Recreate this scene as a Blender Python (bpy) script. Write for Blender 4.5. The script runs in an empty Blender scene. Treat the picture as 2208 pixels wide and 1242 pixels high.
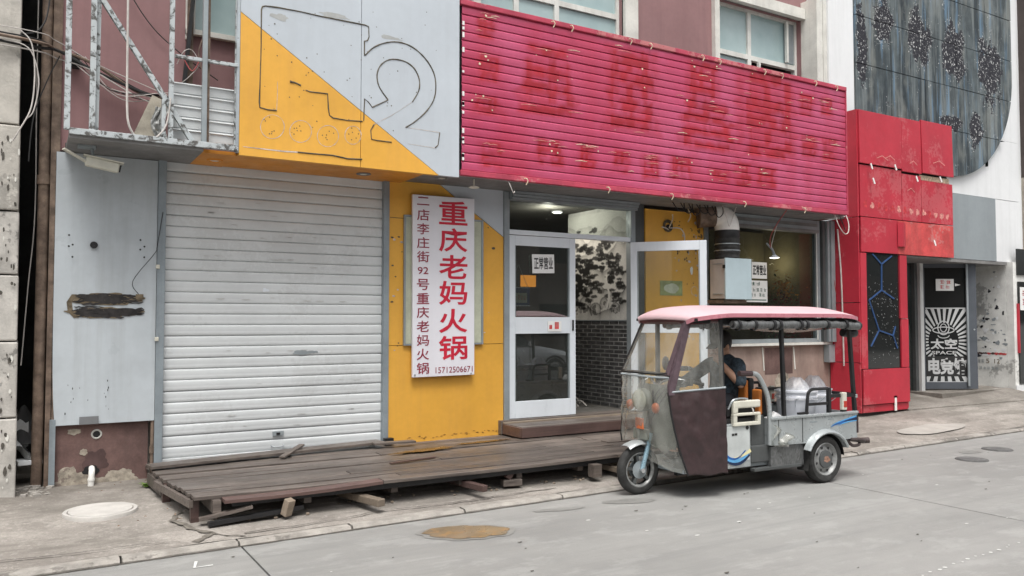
import bpy, bmesh, math, random
from math import radians, sin, cos, pi, sqrt, atan2
from mathutils import Vector, Matrix, noise
random.seed(11)
sc = bpy.context.scene
COL = sc.collection

# ------------------------------------------------------------------ camera
cam_d = bpy.data.cameras.new('camera'); cam = bpy.data.objects.new('camera', cam_d); COL.objects.link(cam)
sc.camera = cam
cam_d.sensor_width = 36.0; cam_d.lens = 1750.0 / 2208.0 * 36.0
cam_d.clip_start = 0.05; cam_d.clip_end = 2000
_th = radians(58.9); _pit = math.atan(69 / 1750.0)
cam.location = (0, 0, 1.6)
cam.rotation_euler = (radians(90) + _pit, 0, _th - radians(90))
# ------------------------------------------------------------------ sky + sun
w = bpy.data.worlds.new('World'); sc.world = w; w.use_nodes = True
nt = w.node_tree; nt.nodes.clear()
sky = nt.nodes.new('ShaderNodeTexSky'); sky.sky_type = 'NISHITA'; sky.sun_disc = False
SUN_EL, SUN_AZ = radians(66), radians(205)      # azimuth clockwise from +Y
sky.sun_elevation = SUN_EL; sky.sun_rotation = SUN_AZ
sky.air_density = 1.0; sky.dust_density = 6.0; sky.ozone_density = 1.0
hs = nt.nodes.new('ShaderNodeHueSaturation'); hs.inputs['Saturation'].default_value = 0.18
bg = nt.nodes.new('ShaderNodeBackground'); bg.inputs['Strength'].default_value = 0.135
wo = nt.nodes.new('ShaderNodeOutputWorld')
nt.links.new(sky.outputs[0], hs.inputs['Color']); nt.links.new(hs.outputs[0], bg.inputs[0]); nt.links.new(bg.outputs[0], wo.inputs[0])
sl = bpy.data.lights.new('sun', 'SUN'); sl.energy = 1.5; sl.angle = radians(24); sl.color = (1, 0.97, 0.93)
so = bpy.data.objects.new('sun', sl); COL.objects.link(so)
so.rotation_euler = (radians(90) - SUN_EL, 0, pi - SUN_AZ); so.location = (0, 0, 30)
vs = sc.view_settings
vs.view_transform = 'Standard'; vs.look = 'None'; vs.gamma = 1.0; vs.use_curve_mapping = False
vs.exposure = 0.54
sc.render.engine = 'CYCLES'
sc.cycles.max_bounces = 10; sc.cycles.transparent_max_bounces = 16
try:
    sc.cycles.use_denoising = True
except Exception:
    pass

# ------------------------------------------------------------------ materials
def _lin(c):
    return tuple((x / 12.92 if x <= 0.04045 else ((x + 0.055) / 1.055) ** 2.4) for x in c)
def rgb(r, g, b):
    return _lin((r / 255, g / 255, b / 255))
class NT:
    def __init__(s, name):
        s.m = bpy.data.materials.new(name); s.m.use_nodes = True
        s.t = s.m.node_tree; s.t.nodes.clear()
        s.out = s.t.nodes.new('ShaderNodeOutputMaterial')
        s.geo = s.t.nodes.new('ShaderNodeNewGeometry')
    def n(s, typ, **kw):
        nd = s.t.nodes.new(typ)
        for k, v in kw.items():
            if k.startswith('i_'):
                nd.inputs[k[2:].replace('_', ' ')].default_value = v
            else:
                setattr(nd, k, v)
        return nd
    def l(s, a, b): s.t.links.new(a, b)
    def pos(s, scale=(1, 1, 1), loc=(0, 0, 0), rot=(0, 0, 0)):
        mp = s.n('ShaderNodeMapping'); mp.inputs['Scale'].default_value = scale
        mp.inputs['Location'].default_value = loc; mp.inputs['Rotation'].default_value = rot
        s.l(s.geo.outputs['Position'], mp.inputs['Vector']); return mp.outputs[0]
    def noise(s, scale, detail=5, rough=.6, vec=None, dist=0.0):
        nd = s.n('ShaderNodeTexNoise'); nd.inputs['Scale'].default_value = scale
        nd.inputs['Detail'].default_value = detail; nd.inputs['Roughness'].default_value = rough
        nd.inputs['Distortion'].default_value = dist
        s.l(vec if vec is not None else s.geo.outputs['Position'], nd.inputs['Vector'])
        return nd.outputs['Fac']
    def ramp(s, fac, a, b, ca=0.0, cb=1.0):
        mr = s.n('ShaderNodeMapRange'); mr.inputs[1].default_value = a; mr.inputs[2].default_value = b
        mr.inputs[3].default_value = ca; mr.inputs[4].default_value = cb
        s.l(fac, mr.inputs[0]); return mr.outputs[0]
    def mix(s, fac, a, b):
        mx = s.n('ShaderNodeMix', data_type='RGBA')
        for sock, v in ((mx.inputs[0], fac), (mx.inputs[6], a), (mx.inputs[7], b)):
            if isinstance(v, (int, float)): sock.default_value = v
            elif isinstance(v, tuple): sock.default_value = (*v[:3], 1)
            else: s.l(v, sock)
        return mx.outputs[2]
    def mul(s, a, b):
        nd = s.n('ShaderNodeMath', operation='MULTIPLY')
        for sock, v in ((nd.inputs[0], a), (nd.inputs[1], b)):
            if isinstance(v, (int, float)): sock.default_value = v
            else: s.l(v, sock)
        return nd.outputs[0]
    def bsdf(s, color, rough=.6, metal=0.0, bump=None, bstr=.2, bdist=.01, spec=.5):
        p = s.n('ShaderNodeBsdfPrincipled')
        if isinstance(color, tuple): p.inputs['Base Color'].default_value = (*color[:3], 1)
        else: s.l(color, p.inputs['Base Color'])
        if isinstance(rough, (int, float)): p.inputs['Roughness'].default_value = rough
        else: s.l(rough, p.inputs['Roughness'])
        p.inputs['Metallic'].default_value = metal
        p.inputs['Specular IOR Level'].default_value = spec
        if bump is not None:
            b = s.n('ShaderNodeBump'); b.inputs['Strength'].default_value = bstr; b.inputs['Distance'].default_value = bdist
            s.l(bump, b.inputs['Height']); s.l(b.outputs[0], p.inputs['Normal'])
        s.p = p
        return p.outputs[0]
    def schlick(s, ior):
        """reflectance that is the same from both sides of a thin pane"""
        r0 = ((ior - 1) / (ior + 1)) ** 2
        lw = s.n('ShaderNodeLayerWeight'); lw.inputs['Blend'].default_value = .5
        pw = s.n('ShaderNodeMath', operation='POWER'); s.l(lw.outputs['Facing'], pw.inputs[0]); pw.inputs[1].default_value = 5.0
        return s.ramp(pw.outputs[0], 0, 1, r0, 1.0)
    def done(s, sh):
        s.l(sh, s.out.inputs['Surface']); return s.m
def mulc(c, k): return tuple(min(1, x * k) for x in c)
def M(name, col, rough=.6, metal=0.0, var=.12, vs=2.5, streak=0.0, scol=None, spots=0.0, spcol=(.03, .028, .025), spscale=9,
      bump=0.0, bs=60, spec=.4, ss=(9, 9, .5)):
    t = NT(name)
    c = t.mix(t.ramp(t.noise(vs, 6), .36, .64), mulc(col, 1 - var), mulc(col, 1 + var))
    fine = t.ramp(t.noise(vs * 14, 4), .25, .75, 1 - var * .5, 1 + var * .4)
    mm = t.n('ShaderNodeMix', data_type='RGBA', blend_type='MULTIPLY'); mm.inputs[0].default_value = 1.0
    t.l(c, mm.inputs[6]); t.l(fine, mm.inputs[7]); c = mm.outputs[2]
    if streak > 0:
        f = t.ramp(t.noise(1.0, 6, .65, t.pos(ss)), .48, .78, 0, streak)
        c = t.mix(f, c, scol or mulc(col, .35))
    if spots > 0:
        f = t.ramp(t.mul(t.noise(spscale, 3, .7), t.ramp(t.noise(1.1, 3), .35, .65)), .36, .42, 0, spots)
        c = t.mix(f, c, spcol)
    r = t.ramp(t.noise(vs * 3, 4), .3, .7, max(.05, rough - .1), min(1, rough + .1))
    return t.done(t.bsdf(c, r, metal, t.noise(bs, 4) if bump else None, bump, .006, spec))
def glass(name, tint=(.9, .94, .93), refl=1.0, dirt_veil=0.0, dcol=(.5, .5, .48), ior=1.5):
    t = NT(name)
    tr = t.n('ShaderNodeBsdfTransparent'); tr.inputs[0].default_value = (*tint, 1)
    gl = t.n('ShaderNodeBsdfGlossy'); gl.inputs['Roughness'].default_value = .015; gl.inputs[0].default_value = (refl, refl, refl, 1)
    ms = t.n('ShaderNodeMixShader'); t.l(t.schlick(ior), ms.inputs[0]); t.l(tr.outputs[0], ms.inputs[1]); t.l(gl.outputs[0], ms.inputs[2])
    sh = ms.outputs[0]
    if dirt_veil > 0:  # diffuse veil: grime, plus soft grey reflection painted on the shop glass
        d = t.n('ShaderNodeBsdfDiffuse'); d.inputs[0].default_value = (*dcol, 1)
        f = t.ramp(t.noise(3.0, 7, .65), .25, .8, dirt_veil * .3, dirt_veil)
        m2 = t.n('ShaderNodeMixShader'); t.l(f, m2.inputs[0]); t.l(sh, m2.inputs[1]); t.l(d.outputs[0], m2.inputs[2]); sh = m2.outputs[0]
    return t.done(sh)
def emit(name, col, st):
    t = NT(name); e = t.n('ShaderNodeEmission'); e.inputs[0].default_value = (*col, 1); e.inputs[1].default_value = st
    return t.done(e.outputs[0])
def attr_mat(name, rough=.55, bump=.0, spec=.4, fine=.12, metal=0.0):
    t = NT(name); a = t.n('ShaderNodeAttribute', attribute_name='Col')
    mm = t.n('ShaderNodeMix', data_type='RGBA', blend_type='MULTIPLY'); mm.inputs[0].default_value = 1.0
    t.l(a.outputs['Color'], mm.inputs[6]); t.l(t.ramp(t.noise(45, 5), .25, .75, 1 - fine, 1 + fine), mm.inputs[7])
    return t.done(t.bsdf(mm.outputs[2], rough, metal, t.noise(50, 3) if bump else None, bump, .004, spec))

mt = {}
def mk():
    R = rgb
    mt['yellow'] = M('yellow_paint', (.73, .385, .06), .45, var=.07, vs=1.2, streak=.3, scol=(.56, .29, .07), bump=.02)
    mt['greyacm'] = M('grey_cladding', (.50, .545, .585), .38, var=.05, vs=.8, streak=.12, scol=(.3, .31, .32), bump=.015, bs=6)
    mt['greypanel'] = M('grey_sheet_panel', (.47, .51, .535), .36, metal=.0, var=.08, vs=1.1, streak=.42, scol=(.30, .315, .315), bump=.05, bs=3)
    mt['shutter'] = M('shutter_white', (.61, .635, .64), .5, metal=.0, var=.06, vs=1.3, streak=.25, scol=(.46, .47, .46), spots=.15, spcol=(.35, .35, .34), spscale=22, ss=(.6, 3, 14))
    mt['rail'] = M('rail_steel', (.27, .31, .335), .5, metal=.2, var=.12, vs=4, streak=.3)
    mt['mauve'] = M('mauve_render', (.29, .165, .165), .8, var=.10, vs=1.1, streak=.25, scol=(.15, .085, .085), bump=.1, bs=90)
    mt['mauvedark'] = M('mauve_render_old', (.145, .088, .078), .8, var=.28, vs=3.2, streak=.5, scol=(.065, .047, .042), bump=.2, bs=70)
    mt['sillwall'] = M('faded_render', (.34, .255, .215), .8, var=.16, vs=2, streak=.6, scol=(.17, .11, .095), ss=(3, 3, .7), bump=.15)
    mt['whiteplaster'] = M('white_plaster', (.66, .65, .60), .8, var=.12, vs=3, streak=.35, scol=(.38, .36, .31), bump=.15)
    mt['whiteacm'] = M('white_cladding', (.76, .77, .775), .4, var=.04, vs=.8, streak=.3, scol=(.48, .49, .48), ss=(5, 5, .3))
    mt['peel'] = M('bare_plaster', (.36, .32, .26), .9, var=.35, vs=13, streak=.5, scol=(.17, .13, .11), ss=(12, 12, 9), spots=.6, spcol=(.14, .10, .09), spscale=24, bump=.7, bs=40)
    mt['stucco'] = M('stained_concrete', (.46, .435, .39), .85, var=.16, vs=3, streak=.25, spots=.35, spcol=(.05, .05, .045), spscale=14, bump=.6, bs=35)
    mt['stucco2'] = M('pale_tile_stone', (.45, .43, .395), .8, var=.2, vs=5, spots=.55, spcol=(.06, .06, .055), spscale=17, bump=.3, bs=50)
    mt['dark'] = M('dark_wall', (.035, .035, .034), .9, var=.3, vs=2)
    mt['black'] = M('black_metal', (.018, .018, .019), .45, var=.2, vs=5)
    mt['rubber'] = M('tyre_rubber', (.032, .032, .031), .8, var=.3, vs=14, bump=.2, bs=120)
    mt['rust'] = M('rusty_pipe', (.17, .125, .095), .8, var=.4, vs=9, streak=.5, scol=(.08, .04, .025), bump=.4)
    mt['doorwhite'] = M('door_aluminium', (.70, .745, .785), .35, var=.03, vs=2, streak=.08)
    mt['framegrey'] = M('frame_grey', (.30, .335, .35), .45, metal=.2, var=.1, vs=3, streak=.25)
    mt['framedark'] = M('frame_dark', (.075, .08, .08), .5, var=.15, vs=3)
    mt['winwhite'] = M('window_frame_white', (.68, .68, .64), .5, var=.10, vs=4, streak=.35, scol=(.36, .34, .29))
    mt['glass'] = glass('window_glass', (.85, .89, .88), .9, .03)
    mt['glassdark'] = glass('dark_glass', (.76, .80, .79), .8, .03, (.30, .32, .30))
    mt['glassup'] = None
    t = NT('painted_sky_pane'); g = t.ramp(t.noise(1.3, 4), .3, .7)
    mt['glassup'] = t.done(t.bsdf(t.mix(g, (.30, .41, .42), (.44, .55, .55)), .06, 0, None, spec=.6))  # pale sky reflection put into the opaque pane colour
    mt['mortar'] = M('mortar', (.66, .65, .62), .9, var=.15, vs=8)
    mt['brick'] = M('charcoal_brick', (.075, .075, .074), .75, var=.4, vs=7, bump=.4, bs=80)
    mt['paper'] = M('paper', (.78, .78, .76), .7, var=.05, vs=5)
    mt['ink'] = M('ink_black', (.02, .02, .02), .6, var=.1)
    mt['inkgreen'] = M('ink_green', (.03, .09, .06), .6, var=.1)
    mt['signred'] = M('sign_red', (.56, .018, .045), .5, var=.05, vs=4)
    mt['signmaroon'] = M('sign_maroon', (.27, .03, .055), .5, var=.06, vs=4)
    mt['banner'] = M('banner_vinyl', (.76, .755, .80), .45, var=.025, vs=1.5, streak=.05)
    mt['board'] = M('notice_board', (.50, .52, .40), .6, var=.12, vs=4, streak=.25)
    mt['red'] = M('red_cladding', (.46, .03, .05), .45, var=.10, vs=1.5, streak=.15, scol=(.34, .025, .04), spots=.18, spcol=(.66, .30, .30), spscale=20)
    mt['redfade'] = M('red_faded', (.55, .07, .07), .6, var=.2, vs=6, streak=.35, scol=(.35, .13, .11), spots=.4, spcol=(.5, .3, .28), spscale=16)
    mt['oldgrey'] = None
    mt['leftover'] = M('glue_residue', (.68, .58, .42), .8, var=.3, vs=30)
    mt['road'] = None
    mt['wood'] = None
    mt['cream'] = M('cream_plastic', (.60, .585, .50), .5, var=.08, vs=8)
    mt['pvc'] = M('white_pvc', (.80, .79, .75), .4, var=.06, vs=8, streak=.15)
    mt['cablew'] = M('white_cable', (.52, .49, .46), .6, var=.15, vs=8)
    mt['cableb'] = M('black_cable', (.02, .02, .02), .6, var=.2)
    mt['cabler'] = M('red_cable', (.35, .06, .06), .6, var=.2)
    mt['galv'] = M('galvanised', (.46, .50, .52), .35, metal=.6, var=.12, vs=4)
    mt['boxblue'] = M('box_paint', (.42, .515, .55), .45, var=.05, vs=2, streak=.12)
    mt['boxpink'] = M('box_side_paint', (.50, .46, .44), .5, var=.08, vs=3, streak=.25)
    mt['orange'] = M('orange_panel', (.62, .25, .035), .5, var=.12, vs=2, streak=.3, scol=(.3, .1, .02))
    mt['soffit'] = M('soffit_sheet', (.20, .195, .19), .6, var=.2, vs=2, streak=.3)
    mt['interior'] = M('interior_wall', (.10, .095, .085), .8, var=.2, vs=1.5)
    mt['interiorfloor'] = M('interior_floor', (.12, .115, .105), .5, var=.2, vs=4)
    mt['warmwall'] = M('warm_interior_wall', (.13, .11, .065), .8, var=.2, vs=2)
    mt['kerb'] = M('kerb_concrete', (.31, .29, .262), .9, var=.22, vs=6, streak=.5, scol=(.18, .165, .145), ss=(5, 9, 9), spots=.6, spcol=(.11, .10, .09), bump=.7, bs=45)
    mt['crack'] = M('crack_dirt', (.085, .077, .066), .95, var=.3, vs=20)
    mt['cover'] = M('iron_cover', (.12, .12, .118), .7, var=.25, vs=12, bump=.5, bs=80)
    mt['covercon'] = M('concrete_cover', (.47, .45, .42), .85, var=.10, vs=6, bump=.3, bs=50)
    # (weathered board) streaks and peeled dark patches
    t = NT('weathered_board')
    c = t.mix(t.ramp(t.noise(1.6, 7, .62), .3, .7), (.05, .065, .073), (.15, .175, .18))
    f = t.ramp(t.noise(1.0, 8, .72, t.pos((4.5, 4.5, .35))), .46, .56, 0, .85); c = t.mix(f, c, (.028, .036, .042)); c = t.mix(t.ramp(t.noise(.9, 6, .7, t.pos((1, 1, 1), (2, 0, 7))), .5, .6, 0, .6), c, (.045, .055, .06))
    f = t.ramp(t.noise(1.0, 7, .7, t.pos((8, 8, .5), (5, 0, 2))), .50, .60, 0, .6); c = t.mix(f, c, (.22, .245, .245))
    f = t.ramp(t.noise(1.0, 6, .65, t.pos((10, 10, .6), (3, 0, 0))), .53, .62, 0, .6); c = t.mix(f, c, (.15, .26, .38))
    f = t.ramp(t.noise(1.0, 5, .6, t.pos((2.2, 2.2, .8), (9, 0, 4))), .52, .64, 0, .55); c = t.mix(f, c, (.24, .25, .23))
    # torn black film left where letters were glued: broken up patches with flakes
    msk = None
    for (cx, cz, a, b) in ((11.75, 6.40, .34, .42), (12.75, 6.30, .40, .52), (13.75, 6.22, .42, .60), (14.85, 6.05, .44, .72), (14.35, 4.95, .24, .36), (13.6, 5.0, .42, .18), (11.2, 5.9, .16, .8)):
        mp = t.n('ShaderNodeMapping'); mp.vector_type = 'TEXTURE'; mp.inputs['Location'].default_value = (cx, 0, cz); mp.inputs['Scale'].default_value = (a, 1e4, b)
        t.l(t.geo.outputs['Position'], mp.inputs['Vector']); ln = t.n('ShaderNodeVectorMath', operation='LENGTH'); t.l(mp.outputs[0], ln.inputs[0])
        d = t.ramp(ln.outputs['Value'], .25, 1.15, 1, 0)
        if msk is None: msk = d
        else:
            mx = t.n('ShaderNodeMath', operation='MAXIMUM'); t.l(msk, mx.inputs[0]); t.l(d, mx.inputs[1]); msk = mx.outputs[0]
    ad = t.n('ShaderNodeMath', operation='ADD'); t.l(msk, ad.inputs[0]); t.l(t.ramp(t.noise(5, 7, .68, t.pos((1, 1, .8))), .3, .7, -.55, .35), ad.inputs[1])
    f = t.ramp(ad.outputs[0], .28, .36); c = t.mix(f, c, t.mix(t.noise(20, 3), (.012, .012, .016), (.05, .05, .06)))
    fl = t.mul(t.ramp(t.noise(28, 3, .6), .60, .64), t.ramp(ad.outputs[0], .05, .3)); c = t.mix(fl, c, (.55, .56, .56))
    mt['oldgrey'] = t.done(t.bsdf(c, t.ramp(t.noise(5, 5), .3, .7, .55, .8), 0, t.noise(25, 5), .15, .008, spec=.25))
    # road concrete
    t = NT('road_concrete')
    c = t.mix(t.ramp(t.noise(.55, 8, .64, t.pos((.45, 1.3, 1))), .38, .62), (.232, .230, .220), (.30, .297, .283))
    c = t.mix(t.ramp(t.noise(1.0, 6, .65, t.pos((.7, 5, 1), (2, 7, 0))), .52, .75, 0, .45), c, (.185, .185, .178))
    c = t.mix(t.ramp(t.noise(90, 3, .7), .35, .75, 0, .28), c, (.18, .178, .17))
    c = t.mix(t.ramp(t.noise(2.0, 7, .7, t.pos((1, 1.6, 1), (6, 2, 0))), .52, .60, 0, .35), c, (.36, .36, .345))
    c = t.mix(t.ramp(t.noise(1.0, 7, .75, t.pos((.25, 6, 1), (4, 3, 0))), .50, .60, 0, .35), c, (.20, .20, .195))
    mt['road'] = t.done(t.bsdf(c, t.ramp(t.noise(2, 5), .3, .7, .6, .85), 0, t.noise(120, 4, .7), .6, .005))
    # pavement
    t = NT('pavement_concrete')
    c = t.mix(t.ramp(t.noise(.9, 8, .66), .38, .62), (.205, .185, .163), (.365, .335, .30))
    c = t.mix(t.ramp(t.noise(2.3, 7, .72, t.pos((1, 1, 1), (3, 8, 0))), .5, .62, 0, .6), c, (.15, .135, .117))
    c = t.mix(t.ramp(t.noise(60, 4, .75), .42, .62, 0, .5), c, (.17, .155, .14))
    c = t.mix(t.ramp(t.noise(18, 4, .75), .56, .62, 0, .35), c, (.46, .43, .39)); c = t.mix(t.ramp(t.noise(1.0, 7, .7, t.pos((.5, 2.2, 1), (1, 5, 0))), .52, .60, 0, .55), c, (.13, .118, .10))
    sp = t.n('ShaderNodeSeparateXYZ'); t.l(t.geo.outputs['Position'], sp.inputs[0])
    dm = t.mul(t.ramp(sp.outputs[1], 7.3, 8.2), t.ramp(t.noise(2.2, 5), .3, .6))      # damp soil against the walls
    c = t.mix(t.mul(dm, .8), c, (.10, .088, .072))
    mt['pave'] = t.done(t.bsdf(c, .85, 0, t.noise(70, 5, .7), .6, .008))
    # deck wood
    for nm, a, b in (('wood', (.05, .040, .035), (.155, .130, .112)), ('woodlight', (.15, .12, .09), (.27, .22, .17)), ('woodred', (.06, .034, .03), (.12, .075, .065))):
        t = NT('timber_' + nm)
        oi = t.n('ShaderNodeObjectInfo')
        off = t.n('ShaderNodeVectorMath', operation='ADD'); cb = t.n('ShaderNodeCombineXYZ')
        t.l(t.mul(oi.outputs['Random'], 40.0), cb.inputs[0]); t.l(t.mul(oi.outputs['Random'], 17.0), cb.inputs[1])
        t.l(t.pos((1.1, 24, 24)), off.inputs[0]); t.l(cb.outputs[0], off.inputs[1])
        g = t.noise(1.6, 7, .65, off.outputs[0])
        c = t.mix(t.ramp(g, .3, .7), a, b)
        c = t.mix(t.ramp(t.noise(1.3, 6, .7), .48, .72, 0, .65), c, mulc(b, 1.35))
        hv = t.n('ShaderNodeHueSaturation'); t.l(t.ramp(oi.outputs['Random'], 0, 1, .72, 1.25), hv.inputs['Value']); t.l(c, hv.inputs['Color'])
        mt[nm] = t.done(t.bsdf(hv.outputs[0], t.ramp(t.noise(3, 5), .3, .7, .35, .7), 0, g, .5, .006))
mk()

# ------------------------------------------------------------------ mesh helpers
WL = {}
def wloc(o): return WL.get(o.name, Vector((0, 0, 0)))
def link(o): COL.objects.link(o)
class MB:
    def __init__(s): s.v = []; s.f = []; s.col = None; s.sm = False
    def add(s, vs, fs):
        n = len(s.v); s.v += [Vector(v) for v in vs]; s.f += [tuple(i + n for i in f) for f in fs]; return s
    def box(s, x0, x1, y0, y1, z0, z1, b=0.0, mx=None):
        if b <= 0:
            vs = [(x, y, z) for z in (z0, z1) for x, y in ((x0, y0), (x1, y0), (x1, y1), (x0, y1))]
            fs = [(3, 2, 1, 0), (4, 5, 6, 7), (0, 1, 5, 4), (1, 2, 6, 5), (2, 3, 7, 6), (3, 0, 4, 7)]
        else:
            bm = bmesh.new(); bmesh.ops.create_cube(bm, size=1)
            for v in bm.verts: v.co = Vector(((x0 + x1) / 2 + v.co.x * (x1 - x0), (y0 + y1) / 2 + v.co.y * (y1 - y0), (z0 + z1) / 2 + v.co.z * (z1 - z0)))
            bmesh.ops.bevel(bm, geom=bm.edges[:], offset=min(b, .45 * min(abs(x1 - x0), abs(y1 - y0), abs(z1 - z0))), segments=2, affect='EDGES', profile=.5)
            bm.verts.index_update(); vs = [v.co.copy() for v in bm.verts]; fs = [[v.index for v in f.verts] for f in bm.faces]; bm.free()
        if mx: vs = [mx @ Vector(v) for v in vs]
        return s.add(vs, fs)
    def bar(s, a, b, wx, wz=None, up=(0, 0, 1), bev=0.0):
        """square bar from a to b"""
        a, b = Vector(a), Vector(b); d = b - a; L = d.length; wz = wz or wx
        z = d.normalized(); u = Vector(up)
        if abs(z.dot(u)) > .98: u = Vector((0, 1, 0))
        x = u.cross(z).normalized(); y = z.cross(x)
        mx = Matrix((( x.x, y.x, z.x, a.x), (x.y, y.y, z.y, a.y), (x.z, y.z, z.z, a.z), (0, 0, 0, 1)))
        return s.box(-wx / 2, wx / 2, -wz / 2, wz / 2, 0, L, bev, mx)
    def tube(s, pts, r, n=8, cap=True, smooth=True):
        pts = [Vector(p) for p in pts]; m = len(pts)
        rs = r if isinstance(r, (list, tuple)) else [r] * m
        prev = None; vs = []
        for i, p in enumerate(pts):
            d = (pts[min(i + 1, m - 1)] - pts[max(i - 1, 0)]).normalized()
            if prev is None:
                u = Vector((0, 0, 1)) if abs(d.z) < .9 else Vector((1, 0, 0)); x = u.cross(d).normalized()
            else:
                x = (prev - d * prev.dot(d)).normalized()
            y = d.cross(x); prev = x
            vs += [p + (x * cos(2 * pi * k / n) + y * sin(2 * pi * k / n)) * rs[i] for k in range(n)]
        fs = [(i * n + k, i * n + (k + 1) % n, (i + 1) * n + (k + 1) % n, (i + 1) * n + k) for i in range(m - 1) for k in range(n)]
        if cap: fs += [tuple(range(n - 1, -1, -1)), tuple((m - 1) * n + k for k in range(n))]
        if smooth: s.sm = True
        return s.add(vs, fs)
    def cyl(s, a, b, r, n=20, r2=None): return s.tube([a, b], [r, r if r2 is None else r2], n)
    def prism(s, pts, d):
        """closed polygon pts (3D) swept by vector d"""
        pts = [Vector(p) for p in pts]; d = Vector(d); n = len(pts)
        fs = [tuple(range(n - 1, -1, -1)), tuple(range(n, 2 * n))] + [(i, (i + 1) % n, (i + 1) % n + n, i + n) for i in range(n)]
        return s.add(pts + [p + d for p in pts], fs)
    def grid(s, fn, nu, nv, thick=0.0):
        vs = [fn(i / nu, j / nv) for j in range(nv + 1) for i in range(nu + 1)]
        fs = [(j * (nu + 1) + i, j * (nu + 1) + i + 1, (j + 1) * (nu + 1) + i + 1, (j + 1) * (nu + 1) + i) for j in range(nv) for i in range(nu)]
        return s.add(vs, fs)
    def lathe(s, prof, c, axis='z', n=28):
        """prof: list of (r, h) ; revolve about axis through c"""
        vs = []; c = Vector(c)
        for r, h in prof:
            for k in range(n):
                a = 2 * pi * k / n; p = (r * cos(a), r * sin(a), h)
                if axis == 'y': p = (p[0], p[2], p[1])
                if axis == 'x': p = (p[2], p[0], p[1])
                vs.append(c + Vector(p))
        m = len(prof); fs = [(i * n + k, i * n + (k + 1) % n, (i + 1) * n + (k + 1) % n, (i + 1) * n + k) for i in range(m - 1) for k in range(n)]
        s.sm = True
        return s.add(vs, fs)
    def ball(s, c, r, n=12, m=8):
        r = r if isinstance(r, (tuple, list)) else (r, r, r); c = Vector(c); vs = [c + Vector((0, 0, -r[2]))]
        for j in range(1, m):
            t = -pi / 2 + pi * j / m
            vs += [c + Vector((r[0] * cos(t) * cos(2 * pi * i / n), r[1] * cos(t) * sin(2 * pi * i / n), r[2] * sin(t))) for i in range(n)]
        vs.append(c + Vector((0, 0, r[2]))); L = len(vs) - 1
        fs = [(0, 1 + (i + 1) % n, 1 + i) for i in range(n)]
        for j in range(m - 2):
            fs += [(1 + j * n + i, 1 + j * n + (i + 1) % n, 1 + (j + 1) * n + (i + 1) % n, 1 + (j + 1) * n + i) for i in range(n)]
        fs += [(L, 1 + (m - 2) * n + i, 1 + (m - 2) * n + (i + 1) % n) for i in range(n)]
        s.sm = True
        return s.add(vs, fs)
    def ribbon(s, pts, wd, nrm, lift=0.0):
        """flat strip along a polyline lying in the plane with normal nrm"""
        pts = [Vector(p) for p in pts]; nv = Vector(nrm); vs = []; m = len(pts)
        for i, p in enumerate(pts):
            d = (pts[min(i + 1, m - 1)] - pts[max(i - 1, 0)]).normalized(); sd = nv.cross(d).normalized()
            k = wd if not isinstance(wd, (list, tuple)) else wd[i]
            vs += [p + sd * k / 2 + nv * lift, p - sd * k / 2 + nv * lift]
        return s.add(vs, [(2 * i, 2 * i + 1, 2 * i + 3, 2 * i + 2) for i in range(m - 1)])
    def xf(s, mx): s.v = [mx @ v for v in s.v]; return s
    def mesh(s, name, mat, flip_fix=True):
        if s.v:
            c = (Vector((min(v.x for v in s.v), min(v.y for v in s.v), min(v.z for v in s.v))) + Vector((max(v.x for v in s.v), max(v.y for v in s.v), max(v.z for v in s.v)))) / 2
        else: c = Vector((0, 0, 0))
        me = bpy.data.meshes.new(name); me.from_pydata([tuple(v - c) for v in s.v], [], s.f)
        bm = bmesh.new(); bm.from_mesh(me)
        if flip_fix: bmesh.ops.recalc_face_normals(bm, faces=bm.faces[:])
        if s.sm:
            for f in bm.faces: f.smooth = True
            for e in bm.edges:
                if len(e.link_faces) == 2 and e.calc_face_angle(0) > radians(38): e.smooth = False
        bm.to_mesh(me); bm.free()
        if mat: me.materials.append(mt[mat] if isinstance(mat, str) else mat)
        if s.col:
            at = me.color_attributes.new('Col', 'FLOAT_COLOR', 'POINT')
            at.data.foreach_set('color', [x for cc in s.col for x in (*cc, 1.0)])
        return me, c
    def o(s, name, mat, parent=None, label=None, cat=None, group=None, kind=None):
        me, c = s.mesh(name, mat); ob = bpy.data.objects.new(name, me); link(ob)
        ob.location = c - (wloc(parent) if parent else Vector((0, 0, 0))); WL[ob.name] = c
        if parent: ob.parent = parent
        return tag(ob, label, cat, group, kind)
def tag(o, label=None, cat=None, group=None, kind=None):
    for k, v in (('label', label), ('category', cat), ('group', group), ('kind', kind)):
        if v: o[k] = v
    return o
def T(name, loc, label, cat, group=None, kind=None):
    o = bpy.data.objects.new(name, None); link(o); o.location = loc; WL[o.name] = Vector(loc); o.empty_display_size = .1
    return tag(o, label, cat, group, kind)
def shared(name, me, c, parent, loc=None):
    """another object on existing mesh data at world centre c"""
    ob = bpy.data.objects.new(name, me); link(ob); ob.parent = parent
    ob.location = Vector(c) - wloc(parent); WL[ob.name] = Vector(c); return ob
def bx(*a, **k): return MB().box(*a, **k)
def smooth_path(pts, n=6):
    pts = [Vector(p) for p in pts]; out = []
    for i in range(len(pts) - 1):
        p0 = pts[max(i - 1, 0)]; p1 = pts[i]; p2 = pts[i + 1]; p3 = pts[min(i + 2, len(pts) - 1)]
        for k in range(n):
            t = k / n
            out.append(.5 * ((2 * p1) + (-p0 + p2) * t + (2 * p0 - 5 * p1 + 4 * p2 - p3) * t * t + (-p0 + 3 * p1 - 3 * p2 + p3) * t ** 3))
    out.append(pts[-1]); return out
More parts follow.
